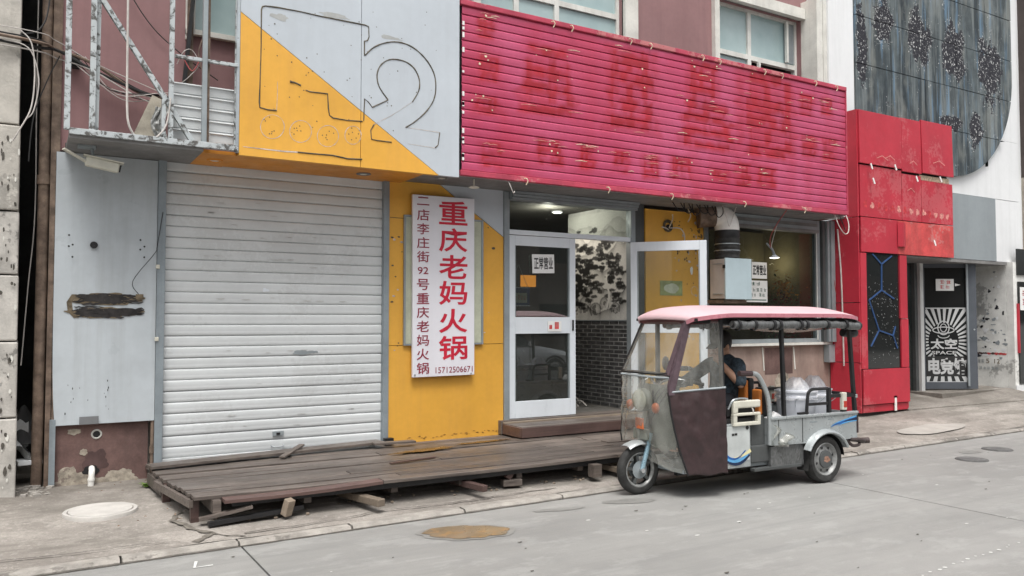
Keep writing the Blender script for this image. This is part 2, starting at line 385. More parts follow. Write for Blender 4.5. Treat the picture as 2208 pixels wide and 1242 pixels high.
def text(s, x0, x1, z0, z1, y, mat, parent, name='lettering', bold=0.0, ext=.0012, mx=None, vert=False, label=None):
    """lettering that fills the box x0..x1, z0..z1 on a wall facing -Y"""
    cu = bpy.data.curves.new('t', 'FONT'); cu.body = s; cu.size = 1; cu.offset = bold; cu.extrude = 0; cu.resolution_u = 3
    if vert: cu.space_line = .95
    ob = bpy.data.objects.new('t', cu); link(ob)
    dg = bpy.context.evaluated_depsgraph_get(); dg.update()
    me = bpy.data.meshes.new_from_object(ob.evaluated_get(dg)); vs = [v.co.copy() for v in me.vertices]; fs = [tuple(p.vertices) for p in me.polygons]
    bpy.data.objects.remove(ob); bpy.data.curves.remove(cu); bpy.data.meshes.remove(me)
    if not vs: return None
    ax, bx_ = min(v.x for v in vs), max(v.x for v in vs); ay, by = min(v.y for v in vs), max(v.y for v in vs)
    sx = (x1 - x0) / max(bx_ - ax, 1e-6); sz = (z1 - z0) / max(by - ay, 1e-6)
    b = MB(); b.add([(x0 + (v.x - ax) * sx, y - ext, z0 + (v.y - ay) * sz) for v in vs], fs)
    if mx: b.xf(mx)
    return b.o(name, mat, parent, label=label)
def rotz_about(p, a): return Matrix.Translation(Vector(p)) @ Matrix.Rotation(a, 4, 'Z') @ Matrix.Translation(-Vector(p))
def lerp(a, b, t): return a + (b - a) * t
def clamp(x, a=0., b=1.): return max(a, min(b, x))
# ================================================================== THE GROUND
def kerb_y(x): return 5.93 + .028 * x if x > 0 else 5.93
def walk_z(x, y):
    zw = .125 + (clamp((x - 6) / 5) * .06) + clamp((x - 11) / 4.2) * .19      # height against the walls
    t = clamp((y - kerb_y(x)) / (8.3 - kerb_y(x)))
    return lerp(.022 + clamp((x - 12) / 6) * .05, zw, t)
road = tag(MB().add([(-150, -150, -.06), (400, -150, -.06), (400, 150, -.06), (-150, 150, -.06)], [(0, 1, 2, 3)]).o('ground', 'road'), kind='structure')
rd = T('road', (0, 0, 0), None, None, kind='structure')
# concrete road slabs with open joints (cross joints run square to the street)
xs = [-60, -41, -29.5, -24, -18.4, -12.9, -7.4, -4.0, 1.36, 6.86, 12.4, 17.9, 23.4, 29, 40, 60, 120]
for k in range(len(xs) - 1):
    a, b = xs[k] + .007, xs[k + 1] - .007
    sk = .0 if k != 8 else 0
    for (y0, y1) in ((-5.0, 1.2), (1.212, None)):
        n = 8
        def top(x): return kerb_y(x) - .012 if y1 is None else y1
        pts = [(a + .12 * 0, y0, 0), (b, y0, 0)] + [(lerp(b, a, i / n), top(lerp(b, a, i / n)), 0) for i in range(n + 1)]
        MB().prism([(x, y, -.05) for x, y, z in pts], (0, 0, .05)).o('road_slab', 'road', rd)
# pavement as one sheet that follows the wall line up
pv = MB()
cols = [-60 + i * 3 for i in range(19)] + [i * .12 - 3 for i in range(180)] + [19 + i * 3 for i in range(20)]
rows = 22
for x in cols:
    y0 = kerb_y(x) + .10
    for j in range(rows + 1):
        t = j / rows; y = lerp(y0, 9.6, t)
        z = walk_z(x, y)
        z += .010 * (noise.noise((x * 1.3, y * 1.3, 2)) + .5 * noise.noise((x * 4, y * 4, 5)))
        if -3 < x < .27 and y > 7.5: z += .03 * noise.noise((x * 6, y * 6, 1)) + .015
        pv.v.append(Vector((x, y, z)))
for i in range(len(cols) - 1):
    for j in range(rows):
        a = i * (rows + 1) + j; pv.f.append((a, a + rows + 1, a + rows + 2, a + 1))
pv.sm = True
pave = pv.o('pavement', 'pave', kind='structure')
# kerb stones
kb = T('kerb', (0, 0, 0), None, None, kind='structure')
x = -6.0
while x < 24:
    L = random.uniform(.75, 1.25); a, b = x + .008, x + L - .008
    dz = random.uniform(-.008, .008); wv = random.uniform(-.012, .02)
    z1 = walk_z((a + b) / 2, kerb_y(a)) + .006 + dz
    n = 5; m = MB()
    for i in range(n + 1):
        xx = lerp(a, b, i / n); yy = kerb_y(xx); e = .012 * noise.noise((xx * 3, 1, 1)); zz = z1 + .004 * noise.noise((xx * 7, 3, 0))
        ch = .02 + .012 * noise.noise((xx * 5, 9, 2))
        m.v += [Vector(p) for p in ((xx, yy + e, -.04), (xx, yy + e, zz - ch), (xx, yy + e + ch, zz), (xx, yy + .125 + wv + 3 * e, zz), (xx, yy + .125 + wv + 3 * e, -.04))]
    for i in range(n):
        for k in range(4): m.f.append((i * 5 + k, i * 5 + k + 1, i * 5 + k + 6, i * 5 + k + 5))
    m.f += [(0, 1, 2, 3, 4), (n * 5 + 4, n * 5 + 3, n * 5 + 2, n * 5 + 1, n * 5)]
    m.o('kerb_stone', 'kerb', kb); x += L
P = []; ws = []
for i in range(420):
    x = -6 + i * .07; P.append((x, kerb_y(x) - .016 + .008 * noise.noise((x * 4, 0, 3)), .0035)); ws.append(.018 + .026 * abs(noise.noise((x * 3, 5, 1))) + .02 * max(0, noise.noise((x * 11, 2, 1))))
MB().ribbon(P, ws, (0, 0, 1)).o('gutter_dirt', 'crack', rd)
# cracks in the pavement (recessed dirt seams)
mt['dirtband'] = M('dirt_band', (.15, .135, .115), .95, var=.3, vs=20)
def crack(pts, wd, seed, mat='crack'):
    P = []; n = len(pts)
    for i in range(n - 1):
        for k in range(6):
            t = k / 6; xx = lerp(pts[i][0], pts[i + 1][0], t); yy = lerp(pts[i][1], pts[i + 1][1], t)
            xx += .03 * noise.noise((xx * 9, yy * 9, seed)); yy += .03 * noise.noise((xx * 9, yy * 9, seed + 7))
            P.append((xx, yy, walk_z(xx, yy) + .013))
    ws = [wd * (.5 + random.random()) for _ in P]
    MB().ribbon(P, ws, (0, 0, 1)).o('crack', mat, pave)
crack([(1.12, 6.98), (1.02, 6.72), (1.10, 6.45), (1.22, 6.25), (1.05, 6.08)], .045, 1, 'dirtband')
crack([(1.22, 6.25), (1.36, 6.12), (1.42, 6.06)], .016, 2)
crack([(-.4, 6.28), (.3, 6.2), (.75, 6.2), (1.05, 6.14)], .010, 3)
crack([(1.42, 6.16), (2.2, 6.19), (2.5, 6.28), (3.1, 6.24), (3.6, 6.27), (4.4, 6.3)], .012, 4)
crack([(13.4, 8.0), (14.1, 7.6), (15.8, 7.7)], .008, 6, 'dirtband')
# pale patch of newer concrete by the right kerb
def blob(cx, cy, rx, ry, rot, zf, n=44, amp=.12, seed=0, jag=1.0):
    P = []
    for k in range(n):
        a = 2 * pi * k / n; r = 1 + amp * noise.noise((cos(a) * 1.5 * jag, sin(a) * 1.5 * jag, seed)) * 2
        x = rx * r * cos(a); y = ry * r * sin(a); X = cx + x * cos(rot) - y * sin(rot); Y = cy + x * sin(rot) + y * cos(rot)
        P.append((X, Y, zf(X, Y)))
    m = MB(); c = (cx, cy, zf(cx, cy)); m.add([c] + P, [(0, 1 + i, 1 + (i + 1) % n) for i in range(n)]); return m
mt['patch'] = M('pale_concrete_patch', (.36, .34, .31), .85, var=.10, vs=4, bump=.3)
blob(10.9, 6.75, .75, .22, .05, lambda x, y: walk_z(x, y) + .017, seed=4).o('concrete_patch', 'patch', pave)
mt['damp'] = M('damp_stain', (.225, .222, .21), .5, var=.12, vs=5)
mt['damp2'] = M('damp_stain_brown', (.16, .145, .12), .6, var=.3, vs=7)
blob(3.35, 6.6, .0, .0, 0, lambda x, y: 0, n=3) if False else None
# muddy puddle on the road
t = NT('muddy_puddle')
c = t.mix(t.ramp(t.noise(4, 6), .3, .7), (.15, .115, .075), (.25, .195, .13)); c = t.mix(t.ramp(t.noise(9, 5, .7), .52, .62), c, (.27, .175, .09))
mt['mud'] = t.done(t.bsdf(c, t.ramp(t.noise(3, 4), .3, .7, .12, .4), 0, t.noise(60, 3), .05, .003))
pud = T('puddle', (2.90, 5.47, 0), 'shallow rusty brown puddle on the grey road', 'puddle')
blob(2.90, 5.475, .36, .225, -.42, lambda x, y: .004, amp=.10, seed=8, jag=1.6).o('wet_rim', mt['damp'], pud)
blob(2.90, 5.475, .315, .19, -.42, lambda x, y: .0075, n=90, amp=.10, seed=8, jag=1.7).o('muddy_water', 'mud', pud)
st = blob(4.62, 5.66, .26, .085, -.3, lambda x, y: .004, amp=.1, seed=3).o('wet_stain', 'damp', rd)
blob(9.9, 5.62, .20, .085, -.1, lambda x, y: .004, amp=.1, seed=21).o('wet_stain', 'damp', rd)
blob(3.9, 5.72, .22, .05, -.2, lambda x, y: .004, amp=.18, seed=33).o('wet_stain', 'damp', rd)
# round covers
def cover(name, cx, cy, r, zf, mat, ring, label, cat, grp=None):
    z = zf(cx, cy); e = T(name, (cx, cy, z), label, cat, grp)
    MB().lathe([(r * .985, -.03), (r * .985, .016), (r * .97, .02), (r * .01, .022)], (cx, cy, z), n=40).o('lid', mat, e)
    MB().lathe([(r * 1.01, -.03), (r * 1.01, .012), (r * 1.02, .016), (r * 1.13, .016), (r * 1.15, .004), (r * 1.15, -.03)], (cx, cy, z), n=40).o('ring', ring, e)
    return e
cover('manhole_cover', .565, 7.25, .235, lambda x, y: walk_z(x, y) + .004, 'covercon', 'covercon', 'pale round concrete manhole lid on the pavement beside the deck', 'manhole cover')
cover('drain_cover', 9.35, 5.30, .15, lambda x, y: -.006, 'cover', 'cover', 'dark round iron cover in the road, nearer the camera', 'drain cover', 'iron covers in the road')
cover('drain_cover', 10.35, 5.55, .15, lambda x, y: -.006, 'cover', 'cover', 'dark round iron cover in the road, farther one', 'drain cover', 'iron covers in the road')
cover('drain_cover', 11.6, 5.25, .13, lambda x, y: -.006, 'cover', 'cover', 'dark iron cover in the road at the right picture edge', 'drain cover', 'iron covers in the road')
# white paint dots along the lower right of the road and a small chalk mark
pm = MB(); 
mt['roadpaint'] = M('worn_road_paint', (.6, .6, .58), .8, var=.1, vs=20)
for k in range(26):
    t = k / 25; X = lerp(4.25, 6.75, t) + random.uniform(-.02, .02); Yy = lerp(3.05, 3.2, t) + random.uniform(-.015, .015); r = random.uniform(.006, .016)
    pm.add([(X + r * cos(a) * 1.3, Yy + r * sin(a), .004) for a in [i * pi / 3 for i in range(6)]], [tuple(range(6))])
for k in range(22):
    X = random.uniform(1.5, 9); Yy = random.uniform(3.2, 5.5); r = random.uniform(.004, .013)
    pm.add([(X + r * cos(a) * 2, Yy + r * sin(a), .004) for a in [i * pi / 3 for i in range(6)]], [tuple(range(6))])
pm.o('paint_spots', 'roadpaint', rd, kind='stuff')
cm = MB(); cm.ribbon([(1.02, 5.74, .004), (.985, 5.60, .004), (1.10, 5.60, .004)], .02, (0, 0, 1)).o('chalk_mark', 'roadpaint', rd)
dp = MB()
for k in range(34):
    X = random.uniform(1.0, 10); Yy = random.uniform(2.8, 5.8); r = random.uniform(.004, .012); a0 = random.random() * 6
    dp.add([(X + r * (2.2 if i % 2 else 1) * cos(a + a0), Yy + r * sin(a + a0), .005 + .004 * (i % 2)) for i, a in enumerate([i * pi / 3 for i in range(6)])], [tuple(range(6))])
dp.o('road_litter', 'crack', rd, kind='stuff')

# ================================================================== MAIN BUILDING
bd = T('shop_building', (5.5, 8.5, .1), 'mauve rendered two storey shop building with white framed upper windows', 'building')
WY = 8.3
# upper wall made of pieces round the window openings  (x0,x1,z0,z1)
uw = MB()
W1 = (4.55, 6.72, 4.75, 6.6); W2 = (8.42, 10.22, 4.75, 6.22); W0 = (1.36, 2.6, 4.42, 6.0)
uw.box(.22, 1.36, WY, 8.6, 3.125, 8.5); uw.box(1.36, 2.6, WY, 8.6, 3.125, 4.42); uw.box(1.36, 2.6, WY, 8.6, 6.0, 8.5)
uw.box(2.6, 4.55, WY, 8.6, 3.2, 8.5); uw.box(4.55, 6.72, WY, 8.6, 3.2, 4.75); uw.box(4.55, 6.72, WY, 8.6, 6.6, 8.5)
uw.box(6.72, 8.42, WY, 8.6, 3.2, 8.5); uw.box(8.42, 10.22, WY, 8.6, 3.2, 4.75); uw.box(8.42, 10.22, WY, 8.6, 6.22, 8.5)
uw.box(10.22, 11.0, WY, 8.6, 3.2, 8.5)
uw.o('upper_wall', 'mauve', bd)
# white plaster bands round the windows
def surround(w, wl, wr, wt, d=.05):
    x0, x1, z0, z1 = w; m = MB()
    m.box(x0 - wl, x0, WY - d, WY + .02, z0 - .1, z1 + wt); wr and m.box(x1, x1 + wr, WY - d, WY + .02, z0 - .1, z1 + wt)
    m.box(x0 + .002, x1 - .002, WY - d - .02, WY + .02, z1, z1 + wt)
    return m
surround(W1, .1, .22, .12).o('window_surround', 'whiteplaster', bd)
surround(W2, .09, .0, .16, .07).o('window_surround', 'whiteplaster', bd)
surround(W0, .06, .06, .06, .03).o('window_surround', 'whiteplaster', bd)
bx(1.3, 2.64, WY - .06, WY + .05, 4.37, 4.42).o('window_sill', 'whiteplaster', bd)
bx(10.224, 10.355, 8.005, WY - .002, 4.75, 6.5).o('window_surround', 'whiteplaster', bd)
def upwin(w, vx, hz, open_pane=None, skip=None):
    x0, x1, z0, z1 = w; y = WY + .12; fr = MB(); f = .045
    fr.box(x0, x0 + f, y - .04, y + .04, z0, z1); fr.box(x1 - f, x1, y - .04, y + .04, z0, z1)
    fr.box(x0 + f, x1 - f, y - .04, y + .04, z1 - f, z1); fr.box(x0 + f, x1 - f, y - .04, y + .04, z0, z0 + f)
    for v in vx: fr.box(v - .035, v + .035, y - .038, y + .038, z0 + f, z1 - f)
    xsx = [x0 + f] + list(vx) + [x1 - f]
    for h in hz:
        for i in range(len(xsx) - 1):
            a = xsx[i] + (.035 if i else 0); b = xsx[i + 1] - (.035 if i + 1 < len(xsx) - 1 else 0)
            fr.box(a, b, y - .036, y + .036, h - .035, h + .035)
    fo = fr.o('window', 'winwhite', bd)
    zs = [z0 + f] + list(hz) + [z1 - f]
    for i in range(len(xsx) - 1):
        for j in range(len(zs) - 1):
            if (i, j) == open_pane: continue
            bx(xsx[i], xsx[i + 1], y - .004, y + .004, zs[j], zs[j + 1]).o('pane', 'glassup', fo)
    return fo
upwin(W1, (5.12, 5.72), (5.62,))
upwin(W2, (9.18,), (5.50,), open_pane=(1, 0))
upwin(W0, (1.95,), ())
fo = MB(); y = WY + .06
fo.box(9.33, 9.37, y - .02, y + .02, 4.8, 5.45); fo.o('sash_stile', 'winwhite', bd); bx(9.95, 9.99, y - .02, y + .02, 5.55, 6.18).o('sash_stile', 'winwhite', bd)
bx(9.97, 10.18, WY + .10, WY + .112, 5.56, 6.17).o('fan_grille', 'framegrey', bd)
# dark space behind the upper windows
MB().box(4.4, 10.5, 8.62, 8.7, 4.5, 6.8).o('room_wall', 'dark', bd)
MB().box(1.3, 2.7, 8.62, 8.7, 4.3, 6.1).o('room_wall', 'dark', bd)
# white pilaster at the right end of the shop
bx(10.446, 11.04, 7.97, WY - .004, 3.18, 8.5).o('pilaster', 'whiteacm', bd)
bx(10.36, 10.444, 8.0, WY - .004, 3.18, 8.5).o('pilaster_return', 'whiteplaster', bd)
# lower left rendered plinth wall
pw = MB(); pw.box(.27, 1.03, WY, 8.6, .02, 3.1); pw.o('lower_wall', 'mauvedark', bd)
# patches of bare plaster showing at the foot of that wall
def wallblob(cx, cz, rx, rz, y, seed, mat, par, name='bare_patch', amp=.25, n=40, zmin=None, jag=1.3):
    P = []
    for k in range(n):
        a = 2 * pi * k / n; r = 1 + 2 * amp * noise.noise((cos(a) * jag, sin(a) * jag, seed)) + amp * .6 * noise.noise((cos(a) * 4, sin(a) * 4, seed + 3)) + amp * .35 * noise.noise((cos(a) * 13, sin(a) * 13, seed + 9))
        zz = cz + rz * r * sin(a)
        if zmin is not None: zz = max(zmin, zz)
        P.append((cx + rx * r * cos(a), y, zz))
    return MB().add([(cx, y, cz)] + P, [(0, 1 + (i + 1) % n, 1 + i) for i in range(n)]).o(name, mat, par)
wallblob(.40, .13, .15, .13, WY - .004, 2, 'peel', bd, zmin=.06, n=120)
wallblob(.80, .12, .17, .10, WY - .004, 5, 'peel', bd, zmin=.06, n=120)
wallblob(.57, .12, .12, .08, WY - .003, 9, 'peel', bd, zmin=.06)
wallblob(.42, .60, .05, .028, WY - .004, 12, 'peel', bd)
wallblob(.50, .41, .03, .03, WY - .004, 14, 'peel', bd)
mt['dampwall'] = M('damp_wall', (.085, .05, .047), .6, var=.2, vs=6)
wallblob(.60, .32, .10, .10, WY - .0025, 17, 'dampwall', bd, name='damp_patch')
# round hole with a pipe collar, and hole behind the waste pipe
MB().lathe([(.045, .03), (.045, -.006), (.036, -.012), (.030, -.006), (.030, .05)], (.60, WY, .565), 'y', 24).o('pipe_collar', 'whiteplaster', bd)
MB().lathe([(.03, .0), (.001, .0)], (.60, WY - .003, .565), 'y', 20).o('pipe_hole', 'black', bd)
wallblob(.56, .245, .07, .045, WY - .006, 31, 'black', bd, name='pipe_hole', amp=.15)
# narrow gap of rubble between plinth and shutter rail, brown pipe
bx(1.03, 1.16, WY + .10, 8.6, .02, 3.1).o('rubble_strip', 'stucco', bd)
# left corner edge of the building
ce = MB(); ce.box(.19, .262, WY - .03, 8.7, .05, 8.5); ce.o('corner_strip', 'rust', bd)
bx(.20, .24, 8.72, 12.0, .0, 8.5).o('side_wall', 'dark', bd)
# soffit under the sign frame and fascia
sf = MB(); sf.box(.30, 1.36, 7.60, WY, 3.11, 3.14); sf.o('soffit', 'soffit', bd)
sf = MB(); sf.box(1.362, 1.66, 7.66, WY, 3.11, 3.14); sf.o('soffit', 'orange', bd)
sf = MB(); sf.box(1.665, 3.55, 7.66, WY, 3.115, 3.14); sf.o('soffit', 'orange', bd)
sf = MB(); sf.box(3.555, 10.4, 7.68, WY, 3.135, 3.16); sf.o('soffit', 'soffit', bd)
# band of wall above shutter/yellow panel, behind
# wall below the big shop window
uwv = MB(); uwv.box(8.1, 10.95, WY, 8.6, .05, 1.22); uwv.o('wall_below_window', 'sillwall', bd)
bx(8.1, 10.76, WY - .08, WY + .1, 1.225, 1.262).o('window_sill', 'whiteplaster', bd)
wallblob(9.72, .62, .16, .20, WY - .004, 41, 'peel', bd); bx(9.33, 9.93, WY - .003, WY - .001, .80, 1.19).o('stain_patch', 'mauvedark', bd)
for xx in (9.28, 9.95):
    m = MB(); m.bar((xx, WY - .006, 1.2), (xx + .03, WY - .006, .86), .022, .008); m.o('plaster_line', 'whiteplaster', bd)
# ---- interior of the shop (seen through door and window)
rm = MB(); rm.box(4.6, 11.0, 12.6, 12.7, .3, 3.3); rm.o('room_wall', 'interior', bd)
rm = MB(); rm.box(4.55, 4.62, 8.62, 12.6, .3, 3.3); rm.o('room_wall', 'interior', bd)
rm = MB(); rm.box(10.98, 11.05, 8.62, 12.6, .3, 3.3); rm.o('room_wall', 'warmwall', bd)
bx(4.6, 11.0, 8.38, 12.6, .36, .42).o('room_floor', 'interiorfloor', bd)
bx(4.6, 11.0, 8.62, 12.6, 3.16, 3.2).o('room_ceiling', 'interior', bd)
# brick and mural side wall right of the doorway
sw = bx(6.872, 6.95, 8.40, 9.78, .421, 3.155).o('side_partition', 'mortar', bd)
brme = None; row = 0; z = .43
while z < 1.56:
    yy = 8.42 - (.1 if row % 2 else 0)
    while yy < 9.77:
        a, b = max(yy, 8.405), min(yy + .186, 9.775)
        if b - a > .03:
            dx = random.uniform(0, .002)
            if b - a > .185 :
                if brme is None:
                    brme, c0 = bx(6.866, 6.876, 0, .186, 0, .043, b=.002).mesh('brick', 'brick')
                ob = shared('brick', brme, (6.871 - dx, yy + .093, z + .0215), sw)
            else:
                bx(6.866 - dx, 6.876 - dx, a, b, z, z + .043).o('brick', 'brick', sw)
        yy += .201
    z += .0555; row += 1
# ink landscape mural: flat painted print above the bricks
import numpy as np
gm = MB(); nu, nv = 150, 170; y0m, y1m, z0m, z1m = 8.42, 9.775, 1.60, 3.10
gm.grid(lambda a, b: (6.862, lerp(y0m, y1m, a), lerp(z0m, z1m, b)), nu, nv)
AA, BB = np.meshgrid(np.linspace(0, 1.36, nu + 1), np.linspace(0, 1.5, nv + 1))
nzf = lambda s_, k: np.array([[noise.noise((x * s_, y * s_, k)) for x in AA[0]] for y in BB[:, 0]])
n3, n9, n25 = nzf(3, 1), nzf(9, 2), nzf(25, 3)
can = .80 + .06 * n3 + .04 * n9
rg = random.Random(12)
for k, (b0, amp_, dk0) in enumerate(((1.32, .10, .25), (1.15, .16, .35), (.95, .18, .5), (.72, .16, .6), (.45, .14, .7), (.22, .10, .7))):
    rl = b0 + amp_ * np.array([noise.noise((x * 2.4, k * 7.7, 0)) * 1.6 + .4 * noise.noise((x * 7, k * 3, 1)) for x in AA[0]])[None, :] + .0 * BB
    d_ = rl - BB; can = np.where(d_ > 0, can * (1 - dk0 * np.exp(-d_ * 16)) + (d_ > 0) * .0, can)
    hatch = np.clip(np.sin((AA * 26 + 3 * n3 + BB * 5) + k) - .5, 0, 1) * np.exp(-d_ * 7) * (d_ > 0); can -= .55 * hatch * dk0
for k in range(210):
    tx, tz = rg.choice(((.95, 1.05), (.80, .85), (1.05, .75), (.55, .95), (.70, .60), (1.12, .35), (.30, .75), (.9, .5), (1.1, .55), (.22, .4)))
    cx_, cz_ = rg.gauss(tx, .10), rg.gauss(tz, .14); rx_, rz_ = rg.uniform(.035, .085), rg.uniform(.014, .034)
    e_ = ((AA - cx_) / rx_) ** 2 + ((BB - cz_) / rz_) ** 2 + .9 * n25 + .5 * n9; can = np.where(e_ < 1, can * .12, np.where(e_ < 1.6, can * .55, can))
for (cx_, cz_, r_) in ((.95, .20, .15), (.70, .14, .12), (1.15, .16, .13), (.5, .22, .10), (.85, .40, .09), (.25, .15, .10)):
    q = np.sqrt((AA - cx_) ** 2 + ((BB - cz_) * 1.1) ** 2) + .02 * n9
    can = np.where((q < r_) & (BB > cz_ - .05 + .06 * n9), can * (1 - .8 * np.exp(-(r_ - q) * 22)), can); can = np.where((q < r_ * .75) & (n9 + .5 * n25 > .15), can * .3, can)
wf = np.abs(AA - .42 - .03 * np.sin(BB * 14)) < .022; can = np.where(wf & (BB > .15) & (BB < .62), .82, can)
cc = [(float(v), float(v) * .99, float(v) * .93) for v in np.clip(can * .92, .015, .78).ravel()]
gm.col = cc; mt['mural'] = attr_mat('ink_mural', .7)
gm.o('mural', 'mural', sw)
bx(6.858, 6.866, 8.41, 9.775, 1.585, 1.60).o('mural_trim', 'framegrey', sw)
# warm wall and dried flowers deep in the window room
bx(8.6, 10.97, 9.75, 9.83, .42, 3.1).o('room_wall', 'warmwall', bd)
# ================================================================== LEFT NEIGHBOUR AND ALLEY
nb = T('neighbour_pillar', (-.6, 8.4, .1), 'stained pale concrete wall end of the building at the left edge', 'wall')
zz = [0.05, .78, 1.42, 1.98, 2.52, 3.25, 8.5]
for k in range(len(zz) - 1):
    mname = 'stucco' if k >= 4 else 'stucco2'
    d = random.uniform(-.01, .01)
    if k == 5:
        bx(-2.6, -.055, 8.0 + d, 8.9, zz[k] + .006, zz[k + 1] - .006, b=.008).o('wall_block', mname, nb); continue
    bx(-2.6, -.02 - .006 * k, 8.0 + d, 8.9, zz[k] + .006, zz[k + 1] - .006, b=.012).o('wall_block', mname, nb)
bx(-2.6, -.1, 8.05, 8.8, .02, 8.4).o('wall_core', 'dark', nb)
for k in range(75):      # chips and pitting
    zc = random.uniform(.2, 3.3); xc = random.uniform(-.24, -.05); s = random.uniform(.006, .02)
    if min(abs(zc - q) for q in zz) < .05: continue
    mm = random.choice(['crack', 'crack', 'whiteplaster'])
    wallblob(xc, zc, s * random.uniform(.4, .8), s * random.uniform(.9, 1.8), 7.986, k, mm, nb, name='chip', amp=.3, n=9)
al = T('alley_wall', (.1, 11, 0), 'dark wall closing the narrow alley beside the shop', 'wall')
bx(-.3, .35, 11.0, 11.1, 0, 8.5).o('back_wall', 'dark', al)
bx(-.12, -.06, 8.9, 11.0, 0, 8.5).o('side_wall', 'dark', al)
rp = T('drainpipe', (.13, 8.2, .2), 'rusty brown drainpipe running up the alley corner', 'pipe')
pz = smooth_path([(.135, 8.33, .15), (.14, 8.33, 2), (.145, 8.33, 4), (.15, 8.33, 8.4)], 3)
MB().tube(pz, .045, 12).o('pipe', 'rust', rp)
for z in (2.85, 5.2): MB().lathe([(.047, -.04), (.055, -.04), (.055, .04), (.047, .04)], (.142, 8.33, z), n=14).o('collar', 'rust', rp)
# junk in the alley mouth
mt['scrap'] = M('grey_scrap', (.42, .43, .43), .7, var=.15, vs=10); mt['foam'] = M('white_foam', (.62, .64, .65), .7, var=.1, vs=9)
jk = MB().grid(lambda a, b: (-.02 + .17 * a, 8.35 + .25 * b + .03 * sin(a * 9), .50 - .22 * a + .05 * sin(b * 7 + a * 4)), 8, 8).o('paper_scrap', 'scrap', label='crumpled grey printed sheet dumped in the alley', cat='litter')
jk = MB().box(-.02, .17, 8.3, 8.5, .33, .37, b=.006, mx=rotz_about((0, 8.4, 0), .15)).o('foam_board', 'foam', label='white foam slab lying in the alley mouth', cat='litter')
jk = MB().grid(lambda a, b: (-.03 + .13 * a + .02 * sin(b * 8), 8.45 + .1 * b, .5 + .28 * b + .06 * sin(a * 5) * b), 6, 6).o('plastic_sheet', 'cableb', label='black plastic sheet bunched in the alley', cat='litter')
jk = MB().grid(lambda a, b: (-.02 + .09 * a, 8.5 - .02 * b, .48 + .22 * b + .02 * sin(a * 6)), 4, 4).o('cardboard_piece', 'scrap', label='small grey board standing behind the dumped sheet', cat='litter')
ao = MB()
for k in range(34):
    x = random.uniform(-.02, .24); yy = random.uniform(7.95, 8.3); s = random.uniform(.01, .028)
    ao.box(x - s, x + s, yy - s, yy + s, walk_z(x, yy), walk_z(x, yy) + s * 1.2, mx=rotz_about((x, yy, 0), random.random() * 3))
ao.o('rubble', 'kerb', label='loose rubble lumps at the alley mouth', cat='rubble', kind='stuff')
# ================================================================== FACADE THINGS
# ---- grey metal wall panel on the left
gp = T('metal_wall_panel', (.66, 8.28, .66), 'large dented grey sheet metal panel on the wall left of the shutter', 'wall panel')
def gpf(a, b):
    x = lerp(.235, 1.075, a); z = lerp(.665, 3.105, b)
    x += .03 * (1 - b) ** 8 * (1 - a)
    return (x, 8.268 - .004 * noise.noise((x * 1.6, z * 1.1, 5)) - .02 * (1 - b) ** 6, z)
g = MB().grid(gpf, 16, 40); g.sm = True
g.o('sheet', 'greypanel', gp)
bx(.232, .238, 8.27, 8.30, .7, 3.1).o('folded_edge', 'framegrey', gp)
MB().lathe([(.001, 0), (.032, 0)], (.545, 8.247, 2.28), 'y', 20).o('hole', 'black', gp)
def dots(pts, y, r, mat, par, name='screw_hole'):
    for x, z in pts: MB().lathe([(.001, 0), (r, 0)], (x, y, z), 'y', 8).o(name, mat, par)
dots([(.345, 2.36), (.345, 2.26), (.375, 2.275), (.375, 2.165), (.93, 2.345), (.965, 2.285), (.93, 2.255), (.965, 2.185)], 8.246, .009, 'black', gp)
# black paint-over with brown brush strokes (covers an old phone number)
mt['tar'] = M('black_brush_paint', (.028, .025, .024), .7, var=.5, vs=14)
mt['brownpaint'] = M('brown_brush_paint', (.16, .125, .08), .7, var=.4, vs=16)
random.seed(5)
for (cx_, cz_, a_, b_, sd2, mm_) in ((.66, 1.79, .30, .055, 3, 'brownpaint'), (.64, 1.665, .29, .05, 6, 'brownpaint'), (.68, 1.80, .24, .040, 13, 'tar'), (.64, 1.665, .24, .036, 16, 'tar')): wallblob(cx_, cz_, a_, b_, 8.2622 - (.0003 if mm_ == 'tar' else 0), sd2, mm_, gp, name='paint_patch', amp=.16, n=120, jag=2.2)
for k in range(64):
    zc = random.choice([1.80, 1.82, 1.77, 1.79, 1.68, 1.66, 1.70, 1.64]) + random.uniform(-.02, .02)
    a = random.uniform(.36, .72); b = min(.975, a + random.uniform(.12, .5)); wd = random.uniform(.010, .032)
    n = 12; P = [(lerp(a, b, i / n), 8.2615 - .00005 * k, zc + .022 * noise.noise((i * .45, k * 1.7, 0)) + .008 * noise.noise((i * 1.5, k, 4))) for i in range(n + 1)]
    ws = [wd * (.3 + 1.1 * abs(noise.noise((i * .9, k * 3.3, 2)))) * (1 if 0 < i < n else .2) for i in range(n + 1)]
    MB().ribbon(P, ws, (0, 1, 0)).o('paint_stroke', 'tar' if k > 9 else 'brownpaint', gp)
for k in range(7):
    xx = .35 + .006 * k
    MB().ribbon([(xx + .03, 8.262, 1.83), (xx - .01, 8.262, 1.76), (xx, 8.262, 1.68), (xx + .05, 8.262, 1.62)], .006, (0, 1, 0)).o('paint_stroke', 'brownpaint', gp)
bx(.90, .965, 8.255, 8.257, 1.79, 1.84).o('brown_tape', 'brownpaint', gp)
mt['greytape'] = M('grey_tape', (.17, .175, .18), .6, var=.1)
bx(.455, .61, 8.2305, 8.2325, .665, .735).o('patch', 'greytape', gp)
for k in range(15):
    xx = random.choice([random.gauss(.68, .03), random.gauss(.40, .03), random.uniform(.3, 1.0)]); z = random.uniform(.72, 1.05); s = random.uniform(.002, .0045)
    wallblob(clamp(xx, .3, 1.0), z, s, s * 3, 8.236, k, 'ink', gp, name='scuff', n=7)
